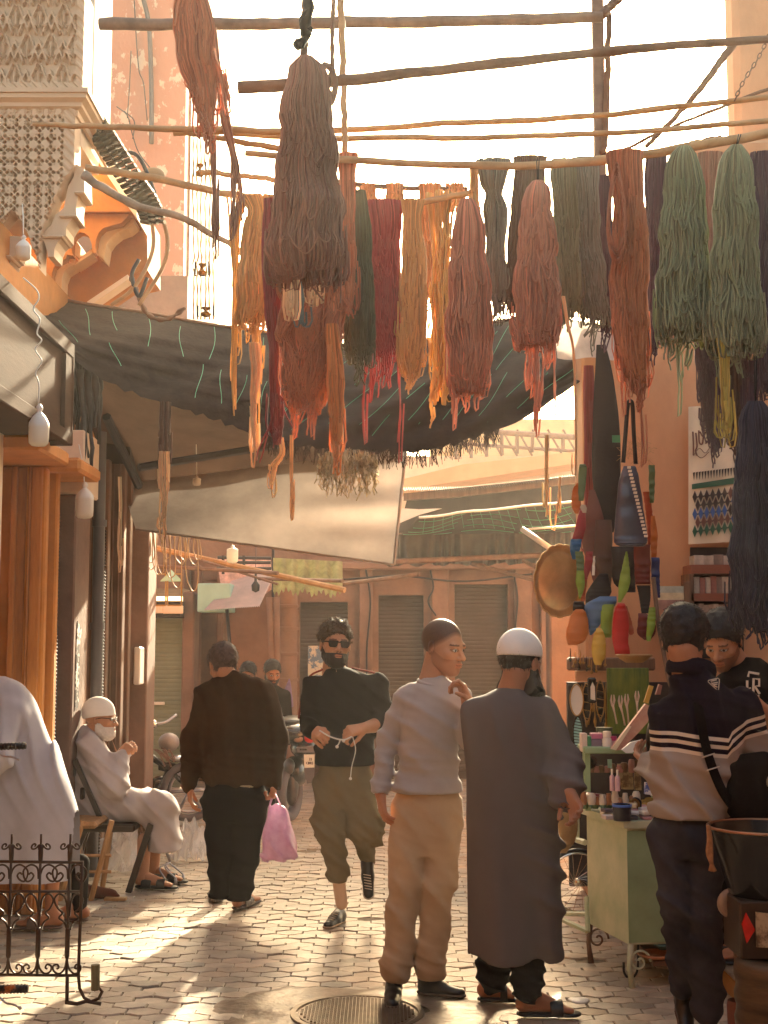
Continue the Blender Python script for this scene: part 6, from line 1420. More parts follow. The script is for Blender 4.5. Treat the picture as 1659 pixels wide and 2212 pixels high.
# ---------------------------------------------------------------- stall keeper
p = Person(6.7); J = p.J
p.head(J(1562, 1384), 1.10, yaw=R(-34), pitch=R(28), neck=J(1594, 1442, .08), tone=(.92, .76, .66), stubble=(.5, .48, .48)); p.hair(M_hair, .014, top=.014); 
p.cloth('polo_shirt', M_black, [px_slice(p, [(1800, 1530, 1680, .14, 0), (1700, 1535, 1690, .15, 0), (1600, 1540, 1700, .15, 0), (1520, 1545, 1700, .15, 0), (1470, 1560, 1690, .13, .02), (1435, 1585, 1660, .09, .06), (1420, 1595, 1640, .07, .08)]), cone(J(1565, 1500, -.05), J(1560, 1620, -.1), .08, .07), cone(J(1690, 1490), J(1700, 1610, -.1), .08, .07)], k=.05, h=.012, folds=folds(22, .010, .3, (.8, .2, .9), 1.6, 5, .001), pts=[J(1525, 1805, -.2), J(1720, 1415, .2)], pad=.05)
mb = MB()
def stroke(pts, w_=.006): mb.tube([J(a, b, -.158) for a, b in pts], w_, 4, flat=.5)
stroke([(1616, 1462), (1618, 1452), (1640, 1456)]); stroke([(1614, 1470), (1614, 1505)]); stroke([(1614, 1488), (1622, 1486)]); stroke([(1614, 1505), (1640, 1503)])
stroke([(1627, 1500), (1628, 1466), (1640, 1467), (1640, 1482), (1630, 1482), (1641, 1499)]); stroke([(1618, 1516), (1618, 1532)]); stroke([(1626, 1516), (1640, 1515), (1640, 1534)])
p.raw('shirt_lettering', M_stripe, mb, smooth=False)
p.hand(J(1652, 1535, -.34), (-.5, -.4, .5), (-.5, .4, -.5), -1, curl=(1.0, 1.1, .7), tone=(.9, .7, .6), elbow=J(1700, 1610, -.15), scale=1.05)
a = J(1545, 2075, .0); p.cloth('trousers', M_blackpant, [cone(J(1580, 1780), J(1585, 1940, -.05), .11, .085), cone(J(1585, 1940, -.05), J(1570, 2050, 0), .085, .07), cone(J(1650, 1780), J(1650, 2060), .11, .07), ell(J(1610, 1770), (.17, .12, .12))], h=.014, pts=[J(1540, 1730, -.1), J(1680, 2070, .15)], pad=.09)
for x0 in (1552, 1640):
    h0 = J(x0+18, 2085, .06); h0.z = .135; t0 = h0+Vector((-.05, -.24, 0)); p.foot(h0+Vector((0, 0, .08)), h0, t0, shin=h0+Vector((0, .0, .16)), tone=(.8, .6, .5)); slide(p, h0-Vector((0, 0, .012)), t0-Vector((0, 0, .012)), M_leather, (.45, .75))
p.finish('bearded stall keeper in a black shirt with white lettering looking down at the goods')
mb = MB(); mb.tube(catmull([J(1640, 1535, -.4), J(1648, 1560, -.42), J(1656, 1600, -.4), J(1664, 1640, -.38)], 14), .003, 5); mb.sphere(J(1648, 1560, -.42), .012, 10); tag(mb.build('necklace', mat('brass_beads', (.6, .4, .15), .25, .1, 9, metal=.9), smooth=True), 'brass beaded necklace held up by the stall keeper', 'necklace')
# ---------------------------------------------------------------- two people far back
for (x, y, Y, yaw, lab) in ((588, 1452, 13.6, 20, 'bearded man in dark clothes standing by the banded column, far down the lane'), (536, 1456, 13.9, -10, 'shadowy man beside the door, farthest of all the people')):
    p = Person(Y); J = p.J
    p.head(J(x, y), 1.0, yaw=R(yaw), pitch=R(20), neck=J(x+2, y+36, .05), tone=(.6, .45, .38)); p.hair(M_hair, .012); p.beard(M_hair, .008)
    p.cloth('jacket', M_black, [px_slice(p, [(y+150, x-26, x+26, .14, 0), (y+90, x-32, x+32, .14, 0), (y+50, x-34, x+34, .13, 0), (y+36, x-22, x+22, .09, 0), (y+28, x-10, x+12, .06, 0)]), cone(J(x-28, y+50), J(x-34, y+110, -.05), .06, .05), cone(J(x+28, y+50), J(x+34, y+110, -.05), .06, .05)], h=.02, pts=[J(x-46, y+24, -.16), J(x+46, y+152, .16)])
    p.cloth('trousers', M_blackpant, [cone(J(x-14, y+140), (J(x-14, 0).x, Y, .08), .11, .07), cone(J(x+14, y+140), (J(x+14, 0).x, Y, .08), .11, .07)], h=.02, pts=[J(x-30, y+130, -.1), (J(x+30, 0).x, Y+.1, 0)], pad=.08)
    p.hand(J(x-34, y+110, -.05), (.1, -.2, -1), (1, 0, 0), -1, tone=(.6, .45, .38)); p.hand(J(x+34, y+110, -.05), (-.1, -.2, -1), (-1, 0, 0), 1, tone=(.6, .45, .38))
    p.finish(lab)
# ================================================================ stall and market goods on the right
def crop(ox, oy, k): return lambda x, y: ((ox+x/k)/1.1573, (oy+y/k)/1.1573)
cA, cB, cC, cD, cE = crop(1380, 1480, 3.072), crop(1380, 1950, 3.072), crop(1380, 1640, 5.184), crop(1340, 1150, 4.021), crop(1480, 900, 3.352)
M_mint = mat('worn_mint_paint', (.38, .44, .28), .5, .12, 4, .0015, 30, col2=(.62, .60, .44), thresh=(.35, .7))
M_mint2 = mat('mint_green_paint', (.26, .36, .20), .5, .15, 5, .001, 30)
M_gold = mat('polished_brass', (.42, .24, .08), .30, .25, 8, .0006, 30, metal=.85)
M_darkglass = mat('dark_glaze', (.010, .007, .005), .2, .1, 5)
def flatmat(n, c, r=.8, **k): return mat(n, c, r, k.pop('var', .12), k.pop('vs', 9), k.pop('bump', .002), k.pop('bs', 30), **k)
def tube_ring(mb, c, rx, rz, r, n=20, ny=0.0): mb.tube([Vector(c)+Vector((rx*math.cos(t), ny*math.cos(t), rz*math.sin(t))) for t in np.linspace(0, 2*math.pi, n)], r, 5, cap=False)
cart = thing('display_cart', 'worn pale green metal cart with scrolled iron legs and a small rack on top', 'cart', (1.2, 6.8, 0))
A2, B2, C2, D2 = (1.185, 6.56), (1.065, 7.06), (1.56, 6.60), (1.50, 7.12)
def quad(mb, base, z0, z1):
    V = [(x, y, z0) for x, y in base]+[(x, y, z1) for x, y in base]; n = len(base); i = np.arange(n)
    mb.add(V, [np.stack([i, (i+1) % n, (i+1) % n+n, i+n], 1), i[::-1][None], (i+n)[None]])
mb = MB(); quad(mb, [A2, C2, D2, B2], .20, .755); mb.build('cabinet', M_mint, cart)
mb = MB(); quad(mb, [(1.183, 6.553), (1.565, 6.592), (1.565, 6.60), (1.187, 6.561)], .21, .74); mb.build('front_panel', M_mint2, cart)
mb = MB(); quad(mb, [(1.165, 6.53), (1.60, 6.57), (1.54, 7.15), (1.04, 7.09)], .756, .79); mb.build('deck', M_mint, cart)
for (x, y) in (A2, B2, C2):
    mb = MB(); mb.tube([(x+.012, y+.012, .20), (x, y, .10), (x+.01, y-.01, 0)], [.016, .012, .016], 8)
    sp = [(x+.05+(.055-.006*t)*math.cos(t*1.1), y, .12+(.06-.0065*t)*math.sin(t*1.1)) for t in np.linspace(0, 8, 30)]; mb.tube(sp, .006, 5)
    mb.build('scroll_leg', M_mint if (x, y) == A2 else M_steel, cart, True)
mb = MB()
P = [(1.00, 6.95), (1.42, 6.92)]
z0_, z1_ = .79, 1.085
for (x, y) in ((1.055, 6.95), (1.43, 6.90), (1.43, 7.1), (1.07, 7.1)): mb.box(x-.014, x+.014, y-.014, y+.014, z0_, z1_)
mb.box(1.03, 1.45, 6.88, 7.12, z1_, z1_+.035, bev=.006); mb.build('rack', M_mint2, cart)
mb = MB()
q = lambda x, y, Y: at(*cB(x, y), Y)
mb.tube([q(60, 1065, 7.1), q(270, 1160, 6.9)], .014, 6); mb.tube([q(60, 1025, 7.3), q(265, 1030, 7.1)], .012, 6); mb.tube([q(185, 460, 7.2), q(255, 480, 7.0)], .016, 6); mb.tube([q(265, 900, 7.0), q(275, 1165, 6.9)], .014, 6); mb.tube([q(195, 180, 7.2), q(195, 470, 7.2)], .012, 6)
mb.build('side_frame', M_mint, cart)
# merchandise on the deck: boxes, bottles
cols = [(.62, .48, .44), (.50, .24, .24), (.7, .6, .5), (.30, .16, .14), (.58, .34, .38), (.66, .5, .3), (.12, .09, .1), (.6, .55, .55)]
names = ['cream', 'dusty rose', 'ivory', 'maroon', 'pink', 'straw', 'black', 'silver']
k = 0
for iy in range(4):
    for ix in range(6):
        x = 1.10+ix*.062+.01*iy; y = 6.60+iy*.085
        for L in range(random.choice((1, 2, 2, 3))):
            c = (ix*3+iy*5+L) % 8; w_, d_, h_ = random.uniform(.022, .028), random.uniform(.025, .034), random.uniform(.014, .022); z = .792+L*.0225
            Mx = Matrix.Translation((x, y, z)) @ Matrix.Rotation(random.uniform(-.3, .3), 4, 'Z')
            mb = MB(); mb.box(-w_, w_, -d_, d_, 0, h_, M=Mx, bev=.003)
            pos = ('%s, %s, %s' % (('nearest row', 'second row', 'third row', 'back row')[iy], ('far left', 'left', 'left of middle', 'right of middle', 'right', 'far right')[ix], ('bottom', 'second layer', 'top layer')[L]))
            tag(mb.build('cosmetic_box', flatmat('box_%d' % c, cols[c], .45, bump=.0)), '%s cosmetic box on the cart deck, %s' % (names[c], pos), 'box', 'small cosmetic boxes on the cart'); k += 1
def bottle(name, label, px, py0, py1, wpx, Y, m, m2, cat='bottle', cf=crop(1380, 1640, 5.184), neck=.35, grp=None):
    """lathe bottle between py0 (top) and py1 (foot)"""
    b = at(*cf(px, py1), Y); t = at(*cf(px, py0), Y); h = t.z-b.z; r = wpx/5.184/1.1573*Y/FPX/2 if cf is not cA else wpx/3.072/1.1573*Y/FPX/2
    root = thing(name, label, cat, b, grp)
    mb = MB(); mb.lathe([(.0001, 0), (r, 0), (r, h*.62), (r*.8, h*.68), (r*neck, h*.74)], b, 16); mb.build('bottle_body', m, root, True, sharp=40)
    mb = MB(); mb.lathe([(r*neck*1.25, h*.72), (r*neck*1.25, h*.98), (.0001, h)], b, 14); mb.build('bottle_cap', m2, root, True, sharp=40)
pinkb = flatmat('pink_plastic', (.62, .36, .38), .3); mag = flatmat('magenta_plastic', (.50, .05, .18), .3); ivory = flatmat('ivory_plastic', (.72, .62, .52), .35)
bottle('spray_bottle', 'pink and ivory spray bottle on the cart deck, left of its twin', 780, 1460, 1745, 62, 6.75, pinkb, ivory)
bottle('spray_bottle', 'pink and ivory spray bottle on the cart deck, right of its twin', 850, 1470, 1750, 66, 6.72, pinkb, ivory)
bottle('lotion_bottle', 'ivory bottle with red script standing on the green rack', 715, 970, 1255, 120, 6.92, ivory, ivory, neck=.7)
bottle('lotion_bottle', 'small bottle with magenta cap on the green rack', 800, 1035, 1250, 80, 6.95, pinkb, mag, neck=.8)
bottle('glass_jar', 'squat jar with a dark green lid behind the bottles', 680, 920, 1120, 190, 7.06, flatmat('pale_jar', (.5, .45, .38), .2), flatmat('dark_lid', (.06, .08, .04), .4), 'jar', neck=.9)
for (a, b, y0, y1, c, lab) in ((375, 450, 1000, 1240, (.66, .5, .42), 'tall cream carton at the left end of the rack'), (452, 500, 1035, 1235, (.06, .22, .10), 'narrow green carton on the rack'), (505, 640, 1075, 1240, (.22, .15, .2), 'dark printed carton with brown figures on the rack'), (505, 650, 1000, 1070, (.5, .16, .26), 'pink carton lying on top of the dark carton')):
    p0, p1 = at(*cC(a, y1), 6.95), at(*cC(b, y0), 6.95); mb = MB(); mb.box(p0.x, p1.x, 6.93, 7.0, p0.z if a != 505 or y0 > 1050 else p0.z, p1.z, bev=.003)
    o = mb.build('carton', flatmat('carton_%d_%d' % (a, y0), c, .5, bump=0), origin=(p0.x, 6.95, p0.z)); tag(o, lab, 'carton')
# mug, purse, trays
c = at(*cC(905, 1890), 6.55); c.z = .792
mug = thing('enamel_mug', 'dark mug with a bright blue rim standing among the boxes', 'mug', c); mb = MB(); mb.lathe([(.0001, 0), (.042, 0), (.047, .075), (.044, .075), (.04, .008), (.0001, .008)], c, 22); mb.build('mug_body', flatmat('black_enamel', (.02, .016, .025), .3), mug, True, sharp=40)
mb = MB(); mb.lathe([(.0475, .066), (.049, .078), (.042, .078)], c, 22); mb.build('mug_rim', flatmat('blue_enamel', (.05, .13, .45), .3), mug, True)
p0 = at(*cC(600, 1640), 6.9); p0.z = .85; mb = MB(); mb.box(-.07, .07, -.04, .04, 0, .03, M=Matrix.Translation(p0) @ Matrix.Rotation(.2, 4, 'Z') @ Matrix.Rotation(.15, 4, 'Y'), bev=.01); tag(mb.build('striped_purse', flatmat('striped_leather', (.25, .04, .04), .4, col2=(.7, .55, .45), thresh=(.5, .52), vs=25)), 'dark red purse with cream stripes lying on the boxes under the rack', 'purse')
# backboard and wall goods
YW = 8.1
bd = thing('display_board', 'dark brown rail and orange board hung with brass trinkets behind the cart', 'display board', at(*cC(520, 1100), YW))
p0, p1 = at(*cC(215, 1560), YW), at(*cC(1260, 340), YW); mb = MB(); mb.box(p0.x, p1.x+.5, YW, YW+.05, .2, p1.z); mb.build('backing', M_dark, bd)
p0, p1 = at(*cC(315, 330), YW-.05), at(*cC(730, 195), YW-.05); mb = MB(); mb.box(p0.x, p1.x, YW-.05, YW, p0.z, p1.z); mb.build('orange_board', M_terra, bd)
p0, p1 = at(*cC(212, 190), YW-.1), at(*cC(1340, 20), YW-.1); mb = MB(); mb.box(p0.x, p1.x, YW-.1, YW-.02, p0.z, p1.z, bev=.01); mb.build('dark_rail', M_wood, bd)
# dangling trinkets: brass strips and spoons
for i in range(26):
    x = 225+i*35+random.uniform(0, 20) if i < 14 else 385+(i-14)*28+random.uniform(0, 16); y0 = random.uniform(-120, 60) if i < 14 else random.uniform(340, 420); l = random.uniform(120, 200) if i < 14 else random.uniform(300, 650)
    mb = MB(); Yi = YW-.14 if i < 14 else YW-.07
    mb.tube([at(*cC(x+random.uniform(-6, 6), y0+l*t), Yi) for t in (0, .3, .7, .85, 1)], [.002, .004, .004, .012, .004], 6, flat=.4)
    tag(mb.build('trinket', M_gold if i % 3 else M_darkglass, smooth=True), '%s from the left of the thin trinkets dangling %s' % (ORD[i if i < 14 else i-14], 'from the dark rail over the mirrors' if i < 14 else 'on the board beside the oval mirror'), 'trinket', 'trinkets dangling from the dark rail' if i < 14 else 'trinkets hanging on the board')
def oval(name, label, cx, cy, rx, ry, Y, m, mr, cat, ribs=0, pts=None):
    c = at(*cC(cx, cy), Y); k = Y/FPX/5.184/1.1573; root = thing(name, label, cat, c-Vector((0, 0, ry*k)))
    mb = MB(); n = 30; sh = lambda t: (rx*k*math.cos(t)*(1-.12*abs(math.sin(t))**4), ry*k*math.sin(t))
    V = [(c.x+sh(t)[0], Y, c.z+sh(t)[1]) for t in np.linspace(0, 2*math.pi, n+1)[:-1]]; V += [(x, Y+.006, z) for x, _, z in V]; i = np.arange(n)
    mb.add(V, [i[None], (i+n)[::-1][None], np.stack([i, (i+1) % n, (i+1) % n+n, i+n], 1)[:, ::-1]]); mb.build('face', m, root)
    mb = MB(); mb.tube([(c.x+sh(t)[0], Y-.002, c.z+sh(t)[1]) for t in np.linspace(0, 2*math.pi, n+1)], .004, 6, cap=False)
    if ribs:
        for j in range(ribs): 
            z = -.85+1.7*j/(ribs-1); w_ = math.sqrt(1-z*z)*rx*k; mb.tube([(c.x-w_, Y-.003, c.z+z*ry*k+.004), (c.x+w_, Y-.003, c.z+z*ry*k-.004)], .0022, 4)
    mb.build('frame', mr, root, True)
oval('oval_mirror', 'pointed oval hand mirror shining white above the teal ribbed one', 320, 570, 85, 200, 7.35, mat('bright_mirror', (.9, .86, .8), .25, .05, 4, metal=.3), M_gold, 'mirror')
oval('ribbed_oval', 'pointed teal oval with dark ribs below the white oval mirror', 335, 1010, 62, 220, 7.33, flatmat('turquoise_enamel', (.36, .60, .58), .35), M_darkglass, 'mirror', ribs=11)
p0, p1 = at(*cC(470, 610), 7.7), at(*cC(575, 280), 7.7)
fr = thing('arched_mirror', 'dark rectangular frame holding a white spear shaped mirror', 'mirror', (p0.x, 7.7, p0.z)); mb = MB(); mb.box(p0.x, p1.x, 7.70, 7.73, p0.z, p1.z, bev=.008); mb.build('frame', M_darkglass, fr)
mb = MB(); mb.prism([(500, 560), (500, 400), (525, 335), (555, 400), (562, 575)], lambda u, v: tuple(at(*cC(u, v), 7.695)), None, (0, .01, 0)); mb.build('mirror_glass', mat('bright_mirror', (0, 0, 0)), fr)
for cx in (450, 625): oval('ornate_plaque', 'dark engraved brass plaque hanging %s the arched mirror' % ('left of' if cx == 450 else 'right of'), cx, 560 if cx > 500 else 600, 55, 240, 7.8, M_darkglass, M_gold, 'plaque', ribs=5)
gp = thing('painted_board', 'grass green painted panel behind the bone forks', 'panel', at(*cC(990, 1000), 7.9)); p0, p1 = at(*cC(728, 1010), 7.9), at(*cC(1255, 155), 7.9)
mb = MB(); mb.box(p0.x, p1.x, 7.9, 7.93, p0.z, p1.z, bev=.004); mb.build('painted_face', flatmat('green_brush_paint', (.055, .11, .012), .5, col2=(.24, .26, .03), thresh=(.35, .75), vs=7, stretch=(3, 1, .6)), gp)
bone = flatmat('pale_bone', (.66, .50, .38), .4)
for (x, y, dx, l, lab) in ((785, 500, 55, 380, 'bone fork nearest the left side of the green panel'), (885, 510, 60, 390, 'second bone fork from the left, leaning right'), (965, 490, 30, 400, 'third bone fork from the left, close to the second'), (1100, 450, 10, 300, 'bone fork standing apart at the right of the green panel')):
    mb = MB(); f = lambda u, v: at(*cC(x+u, y+v), 7.75)
    mb.tube([f(-14, 0), f(-20, 70), f(-6, 150)], [.002, .007, .006], 6, flat=.5); mb.tube([f(16, 0), f(24, 70), f(8, 150)], [.002, .007, .006], 6, flat=.5)
    mb.tube([f(0, 130), f(dx*.5, 240), f(dx, l)], [.009, .005, .006], 6, flat=.6); tag(mb.build('bone_fork', bone, smooth=True), lab, 'fork', 'bone forks in front of the green panel')
def slab(name, label, pts, Y, d, m, cat, cf=cC):
    mb = MB(); mb.prism(pts, lambda u, v: tuple(at(*cf(u, v), Y)), None, (0, d, 0)); return tag(mb.build(name, m), label, cat)
slab('game_box', 'long pink and cream box propped up diagonally on the cart', [(765, 1205), (1000, 900), (1215, 620), (1300, 660), (1240, 860), (1130, 985), (900, 1215), (830, 1225)], 6.85, .04, flatmat('rose_box', (.45, .17, .12), .5, col2=(.65, .42, .30)), 'box')
slab('box_edge_strip', 'cream edge strip along the propped up box', [(765, 1205), (1000, 900), (1030, 915), (830, 1222)], 6.84, .008, flatmat('cream_card', (.74, .6, .42), .5), 'strip')
slab('yellow_book', 'small yellow booklet standing behind the propped up box', [(1192, 600), (1262, 378), (1318, 392), (1250, 615)], 7.0, .02, flatmat('yellow_card', (.62, .36, .06), .5), 'book')
slab('printed_book', 'reddish book spine right of the yellow booklet', [(1345, 500), (1390, 365), (1430, 380), (1405, 500)], 7.05, .03, flatmat('red_spine', (.36, .14, .10), .5), 'book')
slab('white_leaflets', 'stack of white leaflets catching the light below the propped up box', [(905, 1215), (1020, 1120), (1165, 1085), (1165, 1160), (1040, 1255), (960, 1258)], 6.7, .02, M_white, 'leaflets')
slab('picture_frame', 'brown picture frame with carved dark tree shapes under the rack', [(850, 1400), (1040, 1400), (1060, 1730), (905, 1730)], 7.3, .02, flatmat('carved_frame', (.20, .12, .06), .5, col2=(.45, .33, .18), thresh=(.45, .55), vs=22), 'picture')
slab('picture_frame', 'second brown frame with tall thin figures, half hidden by the fleece', [(1065, 1440), (1150, 1440), (1160, 1740), (1075, 1740)], 7.3, .02, flatmat('carved_frame', (.2, .12, .06)), 'picture')
slab('teal_tag', 'small ribbed teal tag hanging under the rack', [(720, 1340), (775, 1340), (775, 1450), (725, 1450)], 7.1, .008, flatmat('turquoise_enamel', (0, 0, 0)), 'tag')
slab('blue_packet', 'blue and white packet beside the elbow of the striped fleece', [(1210, 1640), (1290, 1650), (1280, 1800), (1205, 1790)], 6.6, .03, flatmat('blue_white_print', (.08, .12, .35), .4, col2=(.7, .66, .66), thresh=(.45, .5), vs=18), 'packet')
slab('white_packet', 'white packet right of the blue one', [(1290, 1680), (1385, 1690), (1375, 1820), (1285, 1810)], 6.6, .03, M_white, 'packet')
# dark round drum held by young man
mb = MB(); c = at(*cC(1262, 1100), 6.0); Mx = Matrix.Rotation(R(62), 3, 'Z') @ Matrix.Rotation(R(90), 3, 'X')
mb.lathe([(.0001, .0), (.09, .01), (.118, .03), (.12, .045), (.10, .05), (.0001, .052)], c, 32, M=Mx); tag(mb.build('dark_platter', mat('bronzed_black', (.03, .022, .014), .3, .3, 9, metal=.5), smooth=True, sharp=50), 'dark round platter held at the left elbow of the young man in the fleece', 'platter')
# keyring, garland stand, garland of felt balls
gs = thing('garland_stand', 'thin iron rod stand with a curled foot holding the felt ball garland', 'stand', gnd(*cB(600, 1515)))
YG = gs.location.y
mb = MB(); mb.tube(catmull([at(*cB(610, 160), YG), at(*cB(640, 140), YG), at(*cB(672, 160), YG), at(*cB(680, 220), YG), at(*cB(668, 700), YG), at(*cB(662, 1250), YG), at(*cB(655, 1460), YG), at(*cB(600, 1525), YG), at(*cB(555, 1480), YG), at(*cB(550, 1400), YG)], 50), .006, 6); mb.build('rod', M_cable, gs, True)
mb = MB(); 
for r_ in (.028, .022): tube_ring(mb, at(*cB(630, 190), YG-.01), r_, r_, .0035)
mb.build('keyring', M_gold, gs)
gl = thing('felt_garland', 'garland of red, grey, black and orange felt balls hanging on the iron stand', 'garland', at(*cB(600, 910), YG-.03))
balls = [(600, 395, 15, 'o'), (628, 375, 14, 'p'), (655, 370, 13, 'p'), (598, 428, 17, 'k'), (628, 412, 16, 'o'), (592, 465, 19, 'r'), (627, 452, 17, 'd'), (588, 510, 21, 'r'), (628, 492, 20, 'r'), (628, 540, 22, 'r'), (580, 560, 30, 'p'), (625, 598, 36, 'g'), (560, 635, 33, 'g'), (628, 668, 32, 'r'), (555, 700, 34, 'd'), (628, 725, 34, 'g'), (557, 770, 35, 'r'), (622, 800, 33, 't'), (552, 832, 34, 'g'), (620, 860, 35, 'k'), (572, 880, 34, 'o')]
fc = {'o': (.40, .13, .04), 'p': (.5, .3, .25), 'k': (.02, .012, .015), 'r': (.24, .018, .018), 'd': (.12, .015, .02), 'g': (.20, .165, .15), 't': (.34, .22, .12)}
kB = YG/FPX/3.072/1.1573
for i, (x, y, r_, c_) in enumerate(balls):
    mb = MB(); mb.sphere(at(*cB(x, y), YG-.03-.012*(i % 3)), r_*kB*1.05, 14); mb.build('felt_ball', flatmat('felt_'+c_, fc[c_], .95, bump=.004, bs=120, sheen=.3), gl, True)
mb = MB()
for dx in (-14, 0, 16): mb.tube([at(*cB(632+dx, 200), YG-.02), at(*cB(625+dx*1.6, 300), YG-.02), at(*cB(615+dx*2, 380), YG-.03)], .0035, 4)
mb.build('cord', M_gold, gl)
# bowls
def bowl(label, x, y, rx_, Y, m, h=.5, cf=cB, k=3.072, name='bowl', rim=None, th=.01):
    c = at(*cf(x, y), Y); r = rx_*Y/FPX/k/1.1573; root = thing(name, label, 'bowl', c-Vector((0, 0, r*h)))
    mb = MB(); mb.lathe([(.0001, -r*h), (r*.5, -r*h), (r*.85, -r*h*.45), (r, 0), (r-th, .0), (r*.8, -r*h*.40), (r*.45, -r*h*.85), (.0001, -r*h*.86)], c, 28); mb.build('bowl_body', m, root, True, sharp=60)
    mb = MB(); mb.tube([c+Vector((r*math.cos(t), r*math.sin(t), 0)) for t in np.linspace(0, 2*math.pi, 30)], th*.7, 6, cap=False); mb.build('bowl_rim', rim or m, root, True); return root
M_terr = flatmat('terracotta_ware', (.42, .17, .07), .6); M_glaze = flatmat('teal_glaze', (.05, .10, .09), .25)
lower = thing('low_shelf', 'olive wooden shelf unit carrying the clay bowls beside the cart', 'shelf', gnd(1440, 2120))
mb = MB(); mb.box(1.33, 1.78, 6.95, 7.35, .02, .52); mb.build('panel', flatmat('olive_board', (.16, .11, .035), .6), lower)
mb = MB(); mb.box(1.30, 1.72, 6.55, 6.95, .10, .125); mb.build('shelf_board', M_wood, lower)
bowl('wide shallow terracotta bowl holding smaller glazed bowls on the low shelf', 800, 1335, 130, 6.62, M_terr, .28)
bowl('small red glazed bowl in the wide shallow bowl, the left one', 745, 1215, 52, 6.70, flatmat('red_glaze', (.28, .06, .03), .2), .6, rim=M_terr); bowl('dark teal glazed bowl in the wide shallow bowl, the right one', 850, 1262, 62, 6.6, M_glaze, .6)
bowl('brown rimmed bowl full of dark trinkets under the printed cloth', 790, 745, 120, 6.8, M_terr, .45)
c = at(*cB(750, 290), 6.95); pt = thing('glazed_pot', 'large green pot heaped with yellow sponges beside the cart', 'pot', c-Vector((0, 0, .13)))
mb = MB(); mb.lathe([(.0001, -.13), (.06, -.13), (.10, -.06), (.115, 0), (.11, .03), (.13, .055), (.12, .055), (.10, .03), (.0001, .02)], c, 26); mb.build('pot_body', flatmat('olive_glaze', (.13, .14, .04), .3), pt, True, sharp=50)
for i in range(9):
    mb = MB(); a = i*2.4; q = c+Vector((.07*math.cos(a)*(i > 2), .07*math.sin(a)*(i > 2), .06+.02*(i < 3))); mb.sphere(q, .032, 8, sc=(1.1, 1, .8)); tag(mb.build('sponge', flatmat('straw_sponge', (.50, .28, .06), .9, bump=.01, bs=60), smooth=True), 'straw coloured sponge heaped in the large green pot', 'sponge', 'sponges in the green pot')
mb = MB(); G = []
for i in range(24): G.append([at(*cB(565+280*i/23, 480+225*v+12*math.sin(i*.8+v*5)), 6.75-.1*v+.02*math.sin(i*.9+v*8)) for v in np.linspace(0, 1, 14)])
mb.grid(G); tag(mb.build('printed_cloth', flatmat('printed_cotton', (.28, .05, .06), .7, col2=(.66, .58, .58), thresh=(.46, .54), vs=13), smooth=True), 'crumpled red white and blue printed cloth over the brown rimmed bowl', 'cloth')
# pillowy things: pouches
def pillow(name, label, rows, Y, m, cat, cf, depth=.45, n=20, group=None, e=1.0, parent=None, wob=.03):
    P = np.array([(y, l, r) for y, l, r in rows], float); D = catmull(P, 24) if len(P) > 2 else np.stack([np.linspace(P[0, i], P[-1, i], 12) for i in range(3)], 1)
    G = []
    for j, (y, l, r) in enumerate(D):
        t = j/(len(D)-1); edge = min(1, (t+.02)*9, (1.02-t)*9)**.5
        ring = []; a, b = at(*cf(l, y), Y), at(*cf(r, y), Y); cx, hw = (a.x+b.x)/2, max(.002, (b.x-a.x)/2)
        for th in np.linspace(0, 2*math.pi, n+1)[:-1]:
            wv = 1+wob*math.sin(th*3+y*.02)+wob*.6*math.sin(th*7+y*.013)
            ring.append((cx+hw*math.cos(th)*wv, Y+min(hw*depth, .06)*edge*math.sin(th)*wv+.006*math.sin(y*.03+l), a.z))
        G.append(ring)
    mb = MB(); mb.grid(G, close=True); k_ = len(G[0])
    mb.add(G[0], [np.arange(k_)[::-1][None]]); mb.add(G[-1], [np.arange(k_)[None]])
    o = mb.build(name, m, parent, True); 
    if parent is None: tag(o, label, cat, group)
    return o
fcol = {'orange': (.50, .15, .025), 'green': (.10, .17, .075), 'crimson': (.34, .03, .045), 'blue': (.02, .12, .28), 'lime': (.22, .34, .04), 'black': (.018, .014, .014), 'sky': (.09, .18, .34), 'yellow': (.58, .38, .06), 'red': (.46, .012, .008), 'rust': (.38, .07, .02), 'maroon': (.15, .02, .015), 'navy': (.03, .045, .16), 'brown': (.10, .055, .04), 'white': (.7, .65, .58), 'dust': (.17, .065, .05)}
